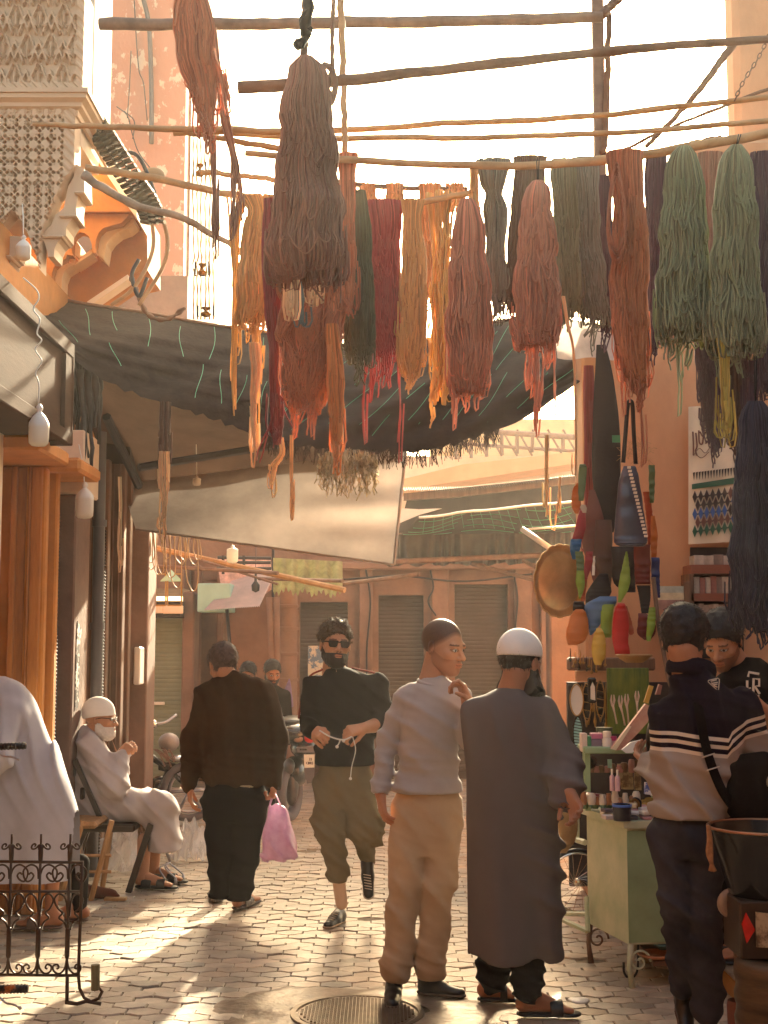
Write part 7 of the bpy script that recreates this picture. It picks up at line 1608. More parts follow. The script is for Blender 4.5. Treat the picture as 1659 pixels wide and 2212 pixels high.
PCH = [('orange', 'plump orange leather pouch at the lower left of the hanging bunch', [(1500, 400, 470), (1530, 370, 500), (1600, 335, 515), (1720, 305, 525), (1820, 315, 490), (1862, 325, 400)], 6.95, 'pouch'), ('black', 'black gathered neck above the plump orange pouch', [(1420, 385, 480), (1460, 370, 490), (1515, 372, 500)], 7.0, 'pouch'),
 ('orange', 'orange pouch at the upper left edge of the bunch', [(230, 410, 430), (300, 370, 440), (450, 355, 445), (540, 390, 425)], 7.3, 'pouch'), ('green', 'rolled sage green pouch at the upper left', [(40, 440, 495), (90, 428, 510), (250, 424, 500), (410, 428, 475)], 7.15, 'pouch'),
 ('white', 'little white tuft at the tip of the crimson pouch', [(450, 455, 495), (480, 445, 510), (530, 470, 505)], 7.1, 'pouch'), ('crimson', 'crimson pouch above the blue one at left', [(500, 440, 490), (650, 400, 502), (800, 362, 470)], 7.15, 'pouch'), ('blue', 'bright blue pouch beneath the crimson one', [(795, 350, 462), (900, 342, 445), (1000, 365, 400)], 7.1, 'pouch'),
 ('green', 'green pouch that fades to lime below the blue one', [(920, 392, 470), (1000, 400, 482), (1110, 408, 480)], 7.05, 'pouch'), ('lime', 'lime pouch tip dangling at the left', [(1100, 408, 480), (1230, 400, 492), (1310, 420, 480), (1395, 430, 446)], 7.06, 'pouch'), ('crimson', 'second crimson pouch, lower and thinner', [(920, 500, 570), (1060, 485, 560), (1200, 480, 512)], 7.1, 'pouch'),
 ('rust', 'rust red sliver of a pouch behind the lime tip', [(1180, 480, 520), (1300, 450, 500), (1420, 455, 490)], 7.15, 'pouch'), ('white', 'slim white tassel left of the dark cloths', [(965, 578, 596), (1080, 564, 592), (1160, 560, 588)], 6.95, 'tassel'),
 ('dust', 'sheer dusky red cloth hanging behind the bag', [(300, 535, 590), (600, 492, 680), (850, 470, 640), (1100, 540, 690), (1290, 600, 720)], 7.25, 'cloth'), ('brown', 'long brown cloth between the pouches and the bag', [(600, 600, 760), (850, 590, 770), (1050, 600, 780), (1280, 690, 750)], 7.2, 'cloth'), ('black', 'black scarf bunched above the sky blue one', [(1140, 640, 720), (1250, 560, 748), (1350, 500, 750), (1460, 500, 640)], 7.05, 'scarf'),
 ('sky', 'sky blue pouch with a pointed tip', [(1370, 640, 810), (1460, 495, 800), (1600, 520, 680), (1700, 530, 610), (1760, 540, 562)], 6.98, 'pouch'), ('lime', 'moss green pouch right of the sky blue one', [(1450, 655, 790), (1560, 650, 770), (1680, 648, 760), (1785, 640, 758)], 6.95, 'pouch'), ('yellow', 'mustard yellow pouch hanging lowest', [(1690, 610, 660), (1800, 572, 700), (1950, 560, 700), (2060, 590, 655)], 6.9, 'pouch'),
 ('red', 'brilliant red folded pouch in the middle', [(1440, 820, 890), (1520, 790, 920), (1650, 768, 935), (1800, 770, 930), (1950, 792, 945)], 6.88, 'pouch'), ('rust', 'orange red flap at the right of the brilliant red pouch', [(1470, 890, 915), (1600, 900, 955), (1730, 930, 985), (1760, 940, 965)], 6.9, 'pouch'), ('lime', 'bright lime pouch hanging right under the blue bag', [(920, 902, 918), (1050, 870, 935), (1250, 832, 945), (1430, 822, 852)], 6.85, 'pouch'),
 ('maroon', 'tall maroon cloth right of the lime pouch', [(850, 985, 1150), (1050, 985, 1150), (1250, 1000, 1150)], 7.0, 'cloth'), ('black', 'black cloth behind the lime pouch', [(870, 760, 1000), (1200, 770, 1000), (1330, 880, 1000)], 7.1, 'cloth'), ('green', 'rolled green pouch at the upper right behind the bag', [(50, 1130, 1195), (250, 1135, 1195), (430, 1145, 1185)], 7.1, 'pouch'),
 ('rust', 'rust red cloth edge right of the studded bag', [(320, 1075, 1140), (600, 1110, 1180), (850, 1125, 1190)], 7.12, 'cloth'), ('orange', 'brown orange pouch at the right edge of the bunch', [(560, 1155, 1195), (750, 1150, 1222), (980, 1160, 1212)], 7.1, 'pouch'), ('navy', 'navy blue pouch at the right edge of the bunch', [(980, 1155, 1240), (1200, 1160, 1245), (1385, 1185, 1248)], 7.05, 'pouch'),
 ('maroon', 'dark red pouch at the lower right', [(1540, 1030, 1110), (1640, 1020, 1195), (1740, 1018, 1198), (1810, 1090, 1150)], 6.95, 'pouch'), ('lime', 'slender lime pouch at the lower right', [(1480, 1140, 1200), (1650, 1112, 1198), (1820, 1112, 1150)], 6.9, 'pouch'), ('black', 'black top of the dark red pouch', [(1260, 1010, 1150), (1400, 1040, 1150), (1540, 1060, 1130)], 6.98, 'pouch')]
for c_, lab, rows, Y, cat in PCH: pillow({'pouch': 'leather_pouch'}.get(cat, cat), lab, rows, Y, flatmat('dyed_'+c_, fcol[c_], .62, bump=.003, bs=22, transl=.08), cat, cD, group='dyed pouches and cloths hanging at the stall')
pillow('black_dress', 'long black dress hanging from the awning post over the pouches', [(745, 1288, 1308), (800, 1286, 1322), (900, 1282, 1338), (1010, 1278, 1340), (1085, 1284, 1336), (1150, 1300, 1326)], 7.35, flatmat('dyed_black', (0, 0, 0)), 'dress', lambda x, y: (x, y), .3)
mb = MB(); p0 = at(*cE(170, 690), 7.25); mb.box(p0.x, p0.x+.045, 7.25, 7.255, p0.z, p0.z+.04); tag(mb.build('price_tag', flatmat('green_tag', (.06, .25, .13), .5)), 'small green price tag on the black dress', 'tag')
sb = thing('studded_bag', 'blue black leather tote with a pale woven strip and long upright handles', 'bag', at(*cD(950, 860), 6.8))
pillow('bag_body', '', [(60, 880, 1000), (200, 835, 1040), (500, 803, 1082), (780, 782, 1122), (845, 800, 1110), (870, 850, 1080)], 6.8, mat('blue_black_leather', (.045, .05, .085), .32, .25, 6, .002, 14, coat=.3), '', cD, .35, parent=sb, wob=.012)
mb = MB(); mb.tube(catmull([at(*cE(262, 860), 6.78), at(*cE(285, 560), 6.78), at(*cE(300, 380), 6.78), at(*cE(322, 345), 6.78), at(*cE(340, 390), 6.78), at(*cE(350, 600), 6.78), at(*cE(366, 870), 6.78)], 40), .011, 8, flat=.45, up=(0, 1, 0)); mb.build('handle', M_leather, sb, True)
mb = MB()
for i in range(20):
    t = i/19; c = at(*cD(935+170*t, 75+690*t), 6.735); mb.box(c.x-.008, c.x+.009, 6.73, 6.745, c.z-.005, c.z+.006)
mb.build('woven_strip', M_stripe, sb)
# brass tray, basket bowl, leaning rod
c = at(*cD(262, 1215), 8.0); rt = .215; tr = thing('brass_tray', 'large scalloped brass tray hanging edge-on left of the pouches', 'tray', c-Vector((0, 0, rt)))
Mx = Matrix.Rotation(R(-52), 3, 'Z') @ Matrix.Rotation(R(90), 3, 'X'); V = []; n = 72; prof = [(.0001, 0), (rt*.72, 0), (rt*.80, .022), (rt*.86, .026), (rt, .020)]
G = []
for r_, z_ in prof:
    G.append([tuple(Vector(c)+Mx @ Vector((r_*(1+(.035*abs(math.sin(t*9)) if r_ == rt else 0))*math.cos(t), r_*(1+(.035*abs(math.sin(t*9)) if r_ == rt else 0))*math.sin(t), z_))) for t in np.linspace(0, 2*math.pi, n+1)[:-1]])
mb = MB(); mb.grid(G, close=True); mb.build('dish', M_gold, tr, True)
mb = MB(); mb.tube(G[-1]+[G[-1][0]], .005, 5, cap=False); mb.build('rim', M_gold, tr, True)
bowl('shallow woven straw bowl under the pouches', 985, 1965, 170, 7.1, flatmat('woven_straw', (.36, .19, .06), .7, bump=.004, bs=70, stretch=(1, 1, 8)), .42, cD, 4.021, name='straw_bowl')
mb = MB(); mb.tube([at(*cD(1180, 1180), 7.0), at(*cD(1230, 1650), 6.95), at(*cD(1335, 2215), 6.9), at(1456, 1500, 6.85)], .012, 8); tag(mb.build('leaning_rod', M_wood, smooth=True), 'dark rod slanting down behind the head of the young man in fleece', 'rod')
mb = MB(); 
for k in range(30):
    a = at(*cE(random.uniform(270, 480), random.uniform(700, 800)), 7.3); mb.tube([a, a+Vector((random.uniform(-.05, .05), 0, random.uniform(-.05, .06))), a+Vector((random.uniform(-.07, .07), 0, random.uniform(-.08, .02)))], .0016, 3)
tag(mb.build('wire_tangle', M_bamboo), 'tangle of thin copper wires between the handles of the studded bag', 'wire')
# painting + woven wall hanging + shelf of books
pa = thing('painting', 'small painting of a pink desert town under a pale sky, leaning by the shelf', 'painting', at(*cE(670, 2200), 8.45))
def rect(mb, x0, y0, x1, y1, Y, d=.01): a, b = at(*cE(x0, y1), Y), at(*cE(x1, y0), Y); mb.box(a.x, b.x, Y, Y+d, a.z, b.z)
for (y0, y1, c_, nm) in ((1895, 1950, (.42, .46, .40), 'sky_paint'), (1950, 2010, (.62, .54, .36), 'cloud_paint'), (2010, 2090, (.34, .20, .17), 'hill_paint'), (2090, 2260, (.42, .22, .14), 'town_paint')):
    mb = MB(); rect(mb, 548, y0, 782, y1, 8.40); mb.build('canvas', flatmat(nm, c_, .7, vs=14, var=.25), pa)
mb = MB(); rect(mb, 782, 1858, 824, 2260, 8.38, .03); mb.build('frame', M_wood, pa)
wh = thing('wall_hanging', 'cream cloth wall hanging with calligraphy, green band and mosaic lattice', 'wall hanging', at(*cE(1010, 1540), 8.55)); YH = 8.56
fx = lambda x: x; 
def eh(x, y): return at(*cE(x, y), YH-.02)
mb = MB(); G = []
for i in range(20):
    x = 808+500*i/19; G.append([at(*cE(x, 392+(1545-392)*v-(x-808)*.06), YH+.012*math.sin(i*.7+v*3)) for v in np.linspace(0, 1, 24)])
mb.grid(G); mb.build('cloth', cloth_mat('cream_hanging_cloth', (.74, .62, .46)), wh, True)
M_dkprint = flatmat('brown_black_print', (.05, .03, .025), .8, bump=0); M_gprint = flatmat('green_print', (.03, .11, .06), .8, bump=0); M_bprint = flatmat('blue_print', (.05, .12, .36), .8, bump=0); M_rprint = flatmat('brown_print', (.16, .06, .04), .8, bump=0)
sk = lambda x, y: y-(x-840)*.12
mb = MB(); mb.prism([(838, 1042), (1290, 985), (1290, 930), (838, 1000)][::1], lambda u, v: tuple(eh(u, v+ (40 if 0 else 40))), None, (0, .004, 0)); mb.build('green_band', M_gprint, wh)
def pr(mb, pts): mb.prism(pts, lambda u, v: tuple(eh(u, v)), None, (0, .004, 0))
mb = MB()
for k in range(19): x = 846+k*24; pr(mb, [(x, sk(x, 945)), (x+18, sk(x, 940)), (x+9, sk(x, 1010))])
mb.build('tooth_border', M_dkprint, wh)
byc = {0: MB(), 1: MB(), 2: MB(), 3: MB()}
for r_ in range(5):
    for k in range(10):
        x = 862+k*50+(25 if r_ % 2 else 0); y = sk(x, 1150+r_*72); w_, h_ = 20, 52
        c_ = (0, 0, 2, 3, 1)[r_] if k < 6 else (1, 3, 2, 0, 2)[(r_+k) % 5]; pr(byc[c_], [(x-w_, y), (x, y-h_), (x+w_, y), (x, y+h_)])
        if k < 9: q_ = [(x+25+7*math.cos(a), y+7*math.sin(a)) for a in np.linspace(0, 2*math.pi, 7)[:-1]]; pr(byc[0], q_)
for c_, b in byc.items(): b.build('lattice_tiles', (M_dkprint, M_gprint, M_bprint, M_rprint)[c_], wh)
mb = MB()
for pts in ([(845, 600), (850, 700), (850, 800)], [(870, 610), (880, 720), (868, 760), (880, 800)], [(895, 590), (900, 690), (925, 700), (935, 620)], [(850, 800), (900, 740), (950, 780), (1000, 720), (1030, 760)], [(905, 600), (930, 640), (960, 600), (985, 660), (950, 700)], [(870, 790), (920, 820), (980, 770)], [(1120, 690), (1160, 640), (1190, 690), (1150, 720)]): mb.tube(catmull([eh(a, b) for a, b in pts], 16), .0055, 5, flat=.4)
mb.build('calligraphy', M_rprint, wh)
sh = thing('book_shelf', 'dark shelf with red brown boards holding cases and books on the terracotta wall', 'shelf', at(*cE(1010, 2250), 8.5))
mb = MB(); rect(mb, 850, 1570, 1250, 2500, 8.66, .03); mb.build('backing', M_dark, sh)
for y0, y1 in ((1715, 1790), (1955, 2020), (2190, 2250)): mb = MB(); rect(mb, 832, y0, 1230, y1, 8.42, .24); mb.build('shelf_board', flatmat('red_brown_board', (.24, .075, .035), .5), sh)
mb = MB(); rect(mb, 832, 1790, 850, 2500, 8.42, .24); mb.build('upright', M_wood, sh)
for (y0, y1, n, nm) in ((1625, 1715, 4, 'case'), (1810, 1955, 7, 'book'), (2040, 2190, 8, 'book')):
    for k in range(n):
        x = 858+k*(330/n); mb = MB(); rect(mb, x, y0+random.uniform(0, 14), x+330/n-5, y1, 8.45+random.uniform(0, .02), .14); c_ = random.choice([(.45, .36, .28), (.36, .26, .20), (.5, .42, .34), (.30, .12, .09), (.22, .16, .13)])
        tag(mb.build('cassette_case' if nm == 'case' else 'book', flatmat('book_%d' % int(c_[0]*100), c_, .5, var=.3, vs=20)), '%s %s on the %s shelf, %s from the left' % ('pale' if c_[0] > .4 else 'brown', nm, {1625: 'top', 1810: 'middle', 2040: 'lowest'}[y0], ('first', 'second', 'third', 'fourth', 'fifth', 'sixth', 'seventh', 'eighth')[k]), nm, 'cases and books on the shelf')
# ---- foreground right: bucket, stool, lantern box, barrel, bin, step
bx_, Yb = at(*cB(1640, 360), 5.15), 5.15
bk = thing('black_basket', 'large black rubber bucket with a coppery rim on a wooden stand at the right edge', 'bucket', (bx_.x, 5.15, at(0, cB(0, 930)[1], 5.15).z))
zr, zb2 = bx_.z, at(0, cB(0, 935)[1], 5.15).z; rr_ = bx_.x-at(*cB(1205, 340), 5.15).x
mb = MB(); mb.lathe([(.0001, zb2), (rr_*.55, zb2), (rr_*.66, zb2+.03), (rr_, zr), (rr_-.012, zr), (rr_*.62, zb2+.04)], (bx_.x, 5.15, 0), 40); mb.build('bucket_body', M_darkglass, bk, True, sharp=50)
mb = MB(); mb.tube([(bx_.x+rr_*math.cos(t), 5.15+rr_*math.sin(t), zr) for t in np.linspace(0, 2*math.pi, 50)], .006, 6, cap=False); mb.build('rim', mat('copper_wire', (.36, .17, .09), .35, .2, 9, metal=.8), bk, True)
mb = MB(); 
for k in range(3): mb.tube(catmull([at(*cB(1200, 350), 5.05), at(*cB(1205+k*6, 450), 5.04), at(*cB(1195+k*14, 560), 5.04), at(*cB(1225, 640), 5.03), at(*cB(1215+k*18, 700), 5.03)], 14), .008, 6)
tag(mb.build('rope_loop', mat('twisted_jute', (.32, .14, .05), .9, .4, 40, .004, 90), smooth=True), 'knotted orange brown rope loop dangling from the bucket rim', 'rope')
stn = thing('wooden_stand', 'dark wooden stand with a clay pot foot carrying the bucket', 'stand', gnd(1535, 2205))
mb = MB(); mb.tube([at(*cB(1350, 620), 5.3), at(*cB(1400, 900), 5.3), at(*cB(1440, 1500), 5.3), at(*cB(1445, 1680), 5.3)], .018, 6); mb.build('leg', M_wood, stn); 
mb = MB(); mb.tube([at(*cB(1200, 880), 5.5), at(*cB(1262, 1280), 5.5)], .016, 6); mb.build('brace', M_dkwood, stn)
mb = MB(); c = at(*cB(1430, 1690), 5.3); mb.lathe([(.04, 0), (.045, -.02), (.042, -.13), (.0001, -.13)], c, 16); mb.build('clay_foot', flatmat('dark_clay', (.16, .045, .02), .6), stn, True, sharp=40)
mb = MB(); mb.tube(catmull([at(*cB(1455, 880), 5.2), at(*cB(1370, 870), 5.2), at(*cB(1315, 930), 5.2), at(*cB(1340, 1010), 5.2), at(*cB(1450, 1045), 5.2)], 18), [.012+.012*math.sin(t*3.1) for t in np.linspace(0, 1, 18)], 8); tag(mb.build('animal_horn', flatmat('pale_horn', (.30, .20, .13), .4), smooth=True), 'curved pale horn hooked over the side of the wooden stand', 'horn')
lt = thing('lantern_case', 'dark metal lantern case with a red glass diamond and a framed picture', 'lantern', at(*cB(1560, 1380), 5.0)); a, b = at(*cB(1452, 1385), 5.0), at(*cB(1760, 935), 5.0)
mb = MB(); mb.box(a.x, b.x, 5.0, 5.25, a.z, b.z, bev=.006); mb.build('case', mat('blackened_tin', (.06, .035, .02), .45, .3, 9, metal=.4), lt)
mb = MB(); mb.prism([(1492, 1020), (1560, 1150), (1497, 1255), (1460, 1110)], lambda u, v: tuple(at(*cB(u, v), 4.99)), None, (0, .008, 0)); mb.build('diamond_glass', mat('red_glass', (.62, .02, .01), .12, .3, 12, spec=.7), lt)
mb = MB(); mb.prism([(1565, 1015), (1700, 1030), (1700, 1290), (1572, 1285)], lambda u, v: tuple(at(*cB(u, v), 4.985)), None, (0, .008, 0)); mb.build('picture', flatmat('aged_print', (.12, .07, .035), .5, col2=(.46, .34, .2), vs=18, thresh=(.42, .55)), lt)
br = thing('ribbed_barrel', 'dark ribbed metal barrel in the bottom right corner', 'barrel', at(*cB(1600, 1880), 4.95)); c = at(*cB(1680, 1400), 5.0); rb2 = m_(75, 5.0)
prof = []
for k in range(26): z = -.55+.55*k/25; prof.append((rb2*(1+.035*math.cos(k*1.6)), z))
mb = MB(); mb.lathe([(.0001, -.55)]+prof+[(rb2*.9, .012), (.0001, .0)], c, 40); mb.build('drum', mat('dull_galvanised', (.10, .06, .03), .5, .4, 5, .001, 30, metal=.5, stretch=(1, 1, 5)), br, True, sharp=60)
c = gnd(*cB(1330, 1395)); c = Vector((at(*cB(1330, 0), 6.7).x, 6.75, .0)); gb = thing('green_drum', 'lime green tin drum seen between the legs and the black bucket', 'drum', (c.x, c.y, .16)); mb = MB(); r_ = .115
mb.lathe([(.0001, .16), (r_, .16), (r_, .22), (r_*1.03, .23), (r_, .24), (r_, .62), (r_*1.03, .63), (r_, .64), (r_, .80), (.0001, .8)], (c.x, c.y, 0), 30); mb.build('drum_body', flatmat('lime_tin', (.30, .33, .06), .4), gb, True, sharp=40)
stp = thing('orange_step', 'orange painted block step with a grey slab top beneath the stall keeper', 'step', (1.85, 6.3, 0)); mb = MB(); mb.box(1.62, 2.4, 6.25, 7.4, 0, .10, bev=.01); mb.build('block', flatmat('orange_paint', (.36, .15, .02), .5), stp); mb = MB(); mb.box(1.615, 2.4, 6.245, 7.4, .101, .118, bev=.004); mb.build('slab', M_conc, stp)
# small wheel and straw disc near the robed man
c = at(*cB(198, 785), 7.45); wl = thing('small_wheel', 'small chrome rimmed wheel with spokes behind the cart legs', 'wheel', c-Vector((0, 0, .175))); mb = MB(); mb.tube([c+Vector((.172*math.cos(t), 0, .172*math.sin(t))) for t in np.linspace(0, 2*math.pi, 50)], .012, 8, cap=False); mb.build('tyre', M_leather, wl, True)
mb = MB(); mb.tube([c+Vector((.158*math.cos(t), -.006, .158*math.sin(t))) for t in np.linspace(0, 2*math.pi, 50)], .006, 6, cap=False)
for k in range(18): a = k*2*math.pi/18; mb.tube([c+Vector((.02*math.cos(a+1), 0, .02*math.sin(a+1))), c+Vector((.157*math.cos(a), 0, .157*math.sin(a)))], .0014, 4)
mb.sphere(c, .022, 10); mb.build('rim', mat('chrome', (.75, .7, .62), .2, .05, 5, metal=1), wl)
pillow('straw_bag', 'flat tan straw bag hanging between the robed man and the cart', [(140, 60, 150), (220, 40, 185), (350, 45, 198), (470, 60, 175), (560, 50, 110)], 6.5, flatmat('tan_straw', (.30, .18, .07), .8, bump=.004, bs=50), 'bag', cB, .4)
mb = MB(); c = at(*cC(440, 1370), 7.2); mb.sphere(c, .055, 16, sc=(1.1, .9, .85)); tag(mb.build('round_pot', M_darkglass, smooth=True), 'shiny dark round pot under the left end of the rack', 'pot')
c = at(*cC(1, 1), 7)
# small assorted goods around the mirrors and on the rack
gc = [('copper', (.30, .12, .05)), ('green', (.10, .16, .08)), ('rose', (.45, .2, .18)), ('ivory', (.6, .5, .4)), ('teal', (.10, .24, .22)), ('brown', (.16, .08, .04))]
for i in range(30):
    u = 400+(i//3)*76+random.uniform(0, 36); v = (1760, 1690, 1330)[i % 3]; Yg = (6.78, 6.95, 7.2)[i % 3]; c = at(*cC(u, v), Yg); c.z = (.84, .80, .96)[i % 3]; r_ = random.uniform(.014, .026); h_ = random.uniform(.03, .07)
    n_, col_ = gc[i % 6]; mb = MB(); k_ = random.random()
    prof = [(.0001, 0), (r_*.8, 0), (r_, h_*.3), (r_*(.5+.5*k_), h_*.8), (r_*.6, h_), (.0001, h_)]
    mb.lathe(prof, c, 12)
    tag(mb.build('trinket_pot', flatmat('pot_'+n_, col_, .35), smooth=True, sharp=50), '%s trinket pot, %s from the left in the %s row behind the boxes' % (n_, ORD[i//3], ('front', 'middle', 'back')[i % 3]), 'pot', 'small trinket pots on the cart')
# ================================================================ left foreground
cF = crop(0, 1900, 2.592); YFn = 6.1
fn = thing('iron_trellis', 'low wrought iron trellis fence with scrolls and spiked finials, bottom left', 'fence', gnd(60, 2160)); M_wi = mat('dark_wrought_iron', (.05, .024, .014), .42, .35, 14, .0008, 60, metal=.4)
fp = lambda x, y, d=0: at(*cF(x, y), YFn+d); kF = YFn/FPX/2.592/1.1573
def bar(name, pts, r, flat=None): mb = MB(); mb.tube([fp(*q) for q in pts], r, 8, flat=flat); return mb.build(name, M_wi, fn, True)
bar('top_rail', [(-220, 655), (200, 660), (540, 664)], .007); bar('middle_rail', [(-220, 852), (530, 852)], .006); bar('bottom_rail', [(-220, 1390), (520, 1396)], .007)
bar('side_bar', [(533, 655), (527, 900), (514, 1200), (508, 1400), (516, 1480), (545, 1540), (590, 1565), (640, 1545), (662, 1500), (640, 1475), (610, 1490)], .0075)
bar('foot_bar', [(436, 1400), (433, 1575)], .0085)
mb = MB(); mb.tube([fp(425, 1570), fp(500, 1580), fp(560, 1562), fp(655, 1580)], .009, 8); mb.build('base_plate', M_wi, fn, True)
mb = MB(); mb.tube([fp(618, 1325, -.02), fp(618, 1490, -.02)], 28*kF, 8); tag(mb.build('sleeve', mat('olive_metal_sleeve', (.11, .09, .035), .4, .2, 8), fn, True, sharp=30), None)
for i, x in enumerate((-115, 75, 265, 455)):
    mb = MB(); s_ = lambda y: x-(y-500)*.03+2
    mb.tube([fp(s_(480), 480), fp(s_(560), 560)], .006, 4, phase=.785); mb.tube([fp(s_(545), 545), fp(s_(600), 600), fp(s_(655), 655)], [.011, .012, .010], 8)
    mb.tube([fp(s_(655), 655), fp(s_(1395), 1395)], .0065, 8); mb.tube([fp(s_(1085), 1085), fp(s_(1100), 1100), fp(s_(1270), 1270), fp(s_(1285), 1285)], [.008, .0115, .0115, .008], 8); mb.build('post', M_wi, fn, True)
    for sg in (-1, 1):
        pts = []
        for t in np.linspace(0, 7.5, 26): r_ = 28-3.2*t; pts.append((s_(560)+sg*(42)+sg*r_*math.cos(t+3.3)*-1*-1, 555+r_*math.sin(t*-1+3.4)))
        mb = MB(); mb.tube([fp(s_(640), 620), fp(s_(600)+sg*12, 575)]+[fp(*q) for q in pts], .0045, 6); mb.build('finial_scroll', M_wi, fn, True)
        # upper S scrolls
        pts = [(s_(850)+sg*4, 845), (s_(760)+sg*14, 760), (s_(700)+sg*60, 700), (s_(690)+sg*110, 690), (s_(720)+sg*165, 725), (s_(780)+sg*172, 790)][:5]
        sc = [(s_(740)+sg*(75)+sg*(30-3.4*t)*math.cos(t), 752-(30-3.4*t)*math.sin(t)) for t in np.linspace(-.2, 6.5, 18)]
        mb = MB(); mb.tube(catmull([fp(*q) for q in [(s_(1000)+sg*2, 770), (s_(700)+sg*18, 700), (s_(700)+sg*60, 678), (s_(700)+sg*104, 708), (s_(700)+sg*108, 750), (s_(700)+sg*88, 785)]]+[fp(*q) for q in [(s_(700)+sg*60, 778), (s_(700)+sg*42, 750), (s_(700)+sg*58, 730), (s_(700)+sg*74, 742)]], 36), .0048, 6); mb.build('scroll', M_wi, fn, True)
        mb = MB(); mb.tube(catmull([fp(*q) for q in [(s_(900)+sg*4, 1010), (s_(900)+sg*20, 900), (s_(900)+sg*60, 866), (s_(900)+sg*92, 905), (s_(900)+sg*70, 960), (s_(900)+sg*40, 990), (s_(900)+sg*62, 1022), (s_(900)+sg*30, 1050), (s_(900)+sg*10, 1100)]], 34), .0048, 6); mb.build('scroll', M_wi, fn, True)
        mb = MB(); mb.tube(catmull([fp(*q) for q in [(s_(1280)+sg*2, 1290), (s_(1300)+sg*14, 1350), (s_(1300)+sg*48, 1384), (s_(1300)+sg*84, 1368), (s_(1300)+sg*88, 1335), (s_(1300)+sg*62, 1325), (s_(1300)+sg*52, 1346), (s_(1300)+sg*66, 1352)]], 28), .0048, 6); mb.build('scroll', M_wi, fn, True)
# bicycle handlebar reaching into frame (upper grip) and a bicycle lower down
def bike(label, c3, Y, m_grip, px_grip, py, px_end, lever=True, scl=1.0):
    rt = thing('bicycle', label, 'bicycle', (at(px_grip, 0, Y).x-.5, Y, 0))
    g0, g1 = at(px_end, py, Y), at(px_grip-62, py+2, Y)
    mb = MB(); mb.tube([g1, g0], .016, 12); 
    for k in range(8): mb.tube([g1.lerp(g0, k/8), g1.lerp(g0, k/8+.05)], .0185, 12)
    mb.build('grip', m_grip, rt, True)
    stem = g1+Vector((-.28, .10, .0)); mb = MB(); mb.tube(catmull([g0-Vector((.02, 0, 0)), g1, g1+Vector((-.12, .04, .02)), stem, stem+Vector((-.2, .0, .02)), stem+Vector((-.4, -.05, 0))], 26), .011, 8)
    head = Vector((stem.x, stem.y, stem.z-.32)); mb.tube([stem, head], .016, 8)
    w1 = Vector((head.x, head.y+.1, .33)); w2 = Vector((head.x-.3, head.y-.95, .33)); mb.tube([head, w1+Vector((.05, 0, 0))], .012, 8); mb.tube([head, w2.lerp(head, .45)-Vector((0, 0, .2)), w2], .014, 8); mb.tube([head+Vector((0, 0, .1)), w2.lerp(head, .45)+Vector((0, 0, .25)), w2], .014, 8)
    mb.build('frame', M_cable, rt, True)
    for w_ in (w1, w2):
        mb = MB(); mb.tube([w_+Vector((.10*math.cos(t), .31*math.cos(t), .31*math.sin(t))) for t in np.linspace(0, 2*math.pi, 40)], .017, 8, cap=False); mb.build('wheel', M_leather, rt, True)
    if lever:
        mb = MB(); mb.tube(catmull([g1+Vector((.0, -.02, -.02)), g1.lerp(g0, .3)+Vector((0, -.03, -.045)), g1.lerp(g0, .6)+Vector((0, -.04, -.05)), g1.lerp(g0, .85)+Vector((0, -.045, -.062))], 14), .0045, 6); mb.sphere(g1.lerp(g0, .85)+Vector((0, -.045, -.062)), .008, 8); mb.build('brake_lever', M_chrome, rt, True)
bike('bicycle mostly out of frame whose black ribbed grip crosses the grey lilac robe', None, 6.6, M_leather, 56, 1611, 56)
bike('nearer bicycle cut by the left edge, with an orange and black grip low down', None, 5.35, mat('orange_black_grip', (.02, .015, .012), .4, .3, 9, col2=(.40, .12, .02), thresh=(.55, .6)), 62, 2135, 60)
# bulbs
def bulb(label, cx, top_y, body_y0, y1, wpx, Y, cord, lit=None):
    k = Y/FPX; c = at(cx, y1, Y); H = (y1-top_y)*k; r = wpx*k/2; root = thing('light_bulb', label, 'light bulb', c, 'bulbs hanging along the lane')
    zb = (y1-body_y0)*k
    mb = MB(); mb.lathe([(.0001, 0), (r*.7, r*.10), (r*.95, r*.35), (r, zb*.5), (r, zb)], c, 24); mb.build('diffuser', M_glassy, root, True)
    mb = MB(); mb.lathe([(r*1.01, zb), (r*.98, zb+.1*H), (r*.62, zb+(H-zb)*.45), (r*.26, zb+(H-zb)*.62), (r*.22, zb+(H-zb)*.68), (r*.36, zb+(H-zb)*.78), (r*.34, zb+(H-zb)*.84), (r*.12, H)], c, 20); mb.build('neck', M_white, root, True, sharp=60)
    mb = MB(); mb.tube(catmull([at(a, b, Y) for a, b in cord], 60), .004, 5); mb.build('cord', M_white, root, True)
bulb('large white bulb on a wavy cord before the brown sign box', 83, 870, 922, 965, 44, 6.6, [(50, 600), (78, 625), (84, 645), (72, 668), (86, 690), (80, 720), (90, 735), (76, 755), (90, 780), (77, 805), (84, 830), (83, 872)])
bulb('bulb glowing in the sun above the drainpipe at the left shops', 182, 1040, 1078, 1121, 39, 8.6, [(170, 960), (176, 990), (180, 1010), (182, 1042)])
bulb('bulb nestled under the arches of the carved bay', 50, 505, 535, 562, 34, 8.0, [(48, 440), (50, 470), (50, 507)])
bulb('yellowish bulb hanging under the grey banner', 502, 1178, 1190, 1217, 25, 12.0, [(500, 1120), (501, 1150), (502, 1180)])
bulb('small pale bulb in the dark below the canvas canopy', 425, 1028, 1036, 1050, 18, 10.5, [(424, 960), (425, 1030)])
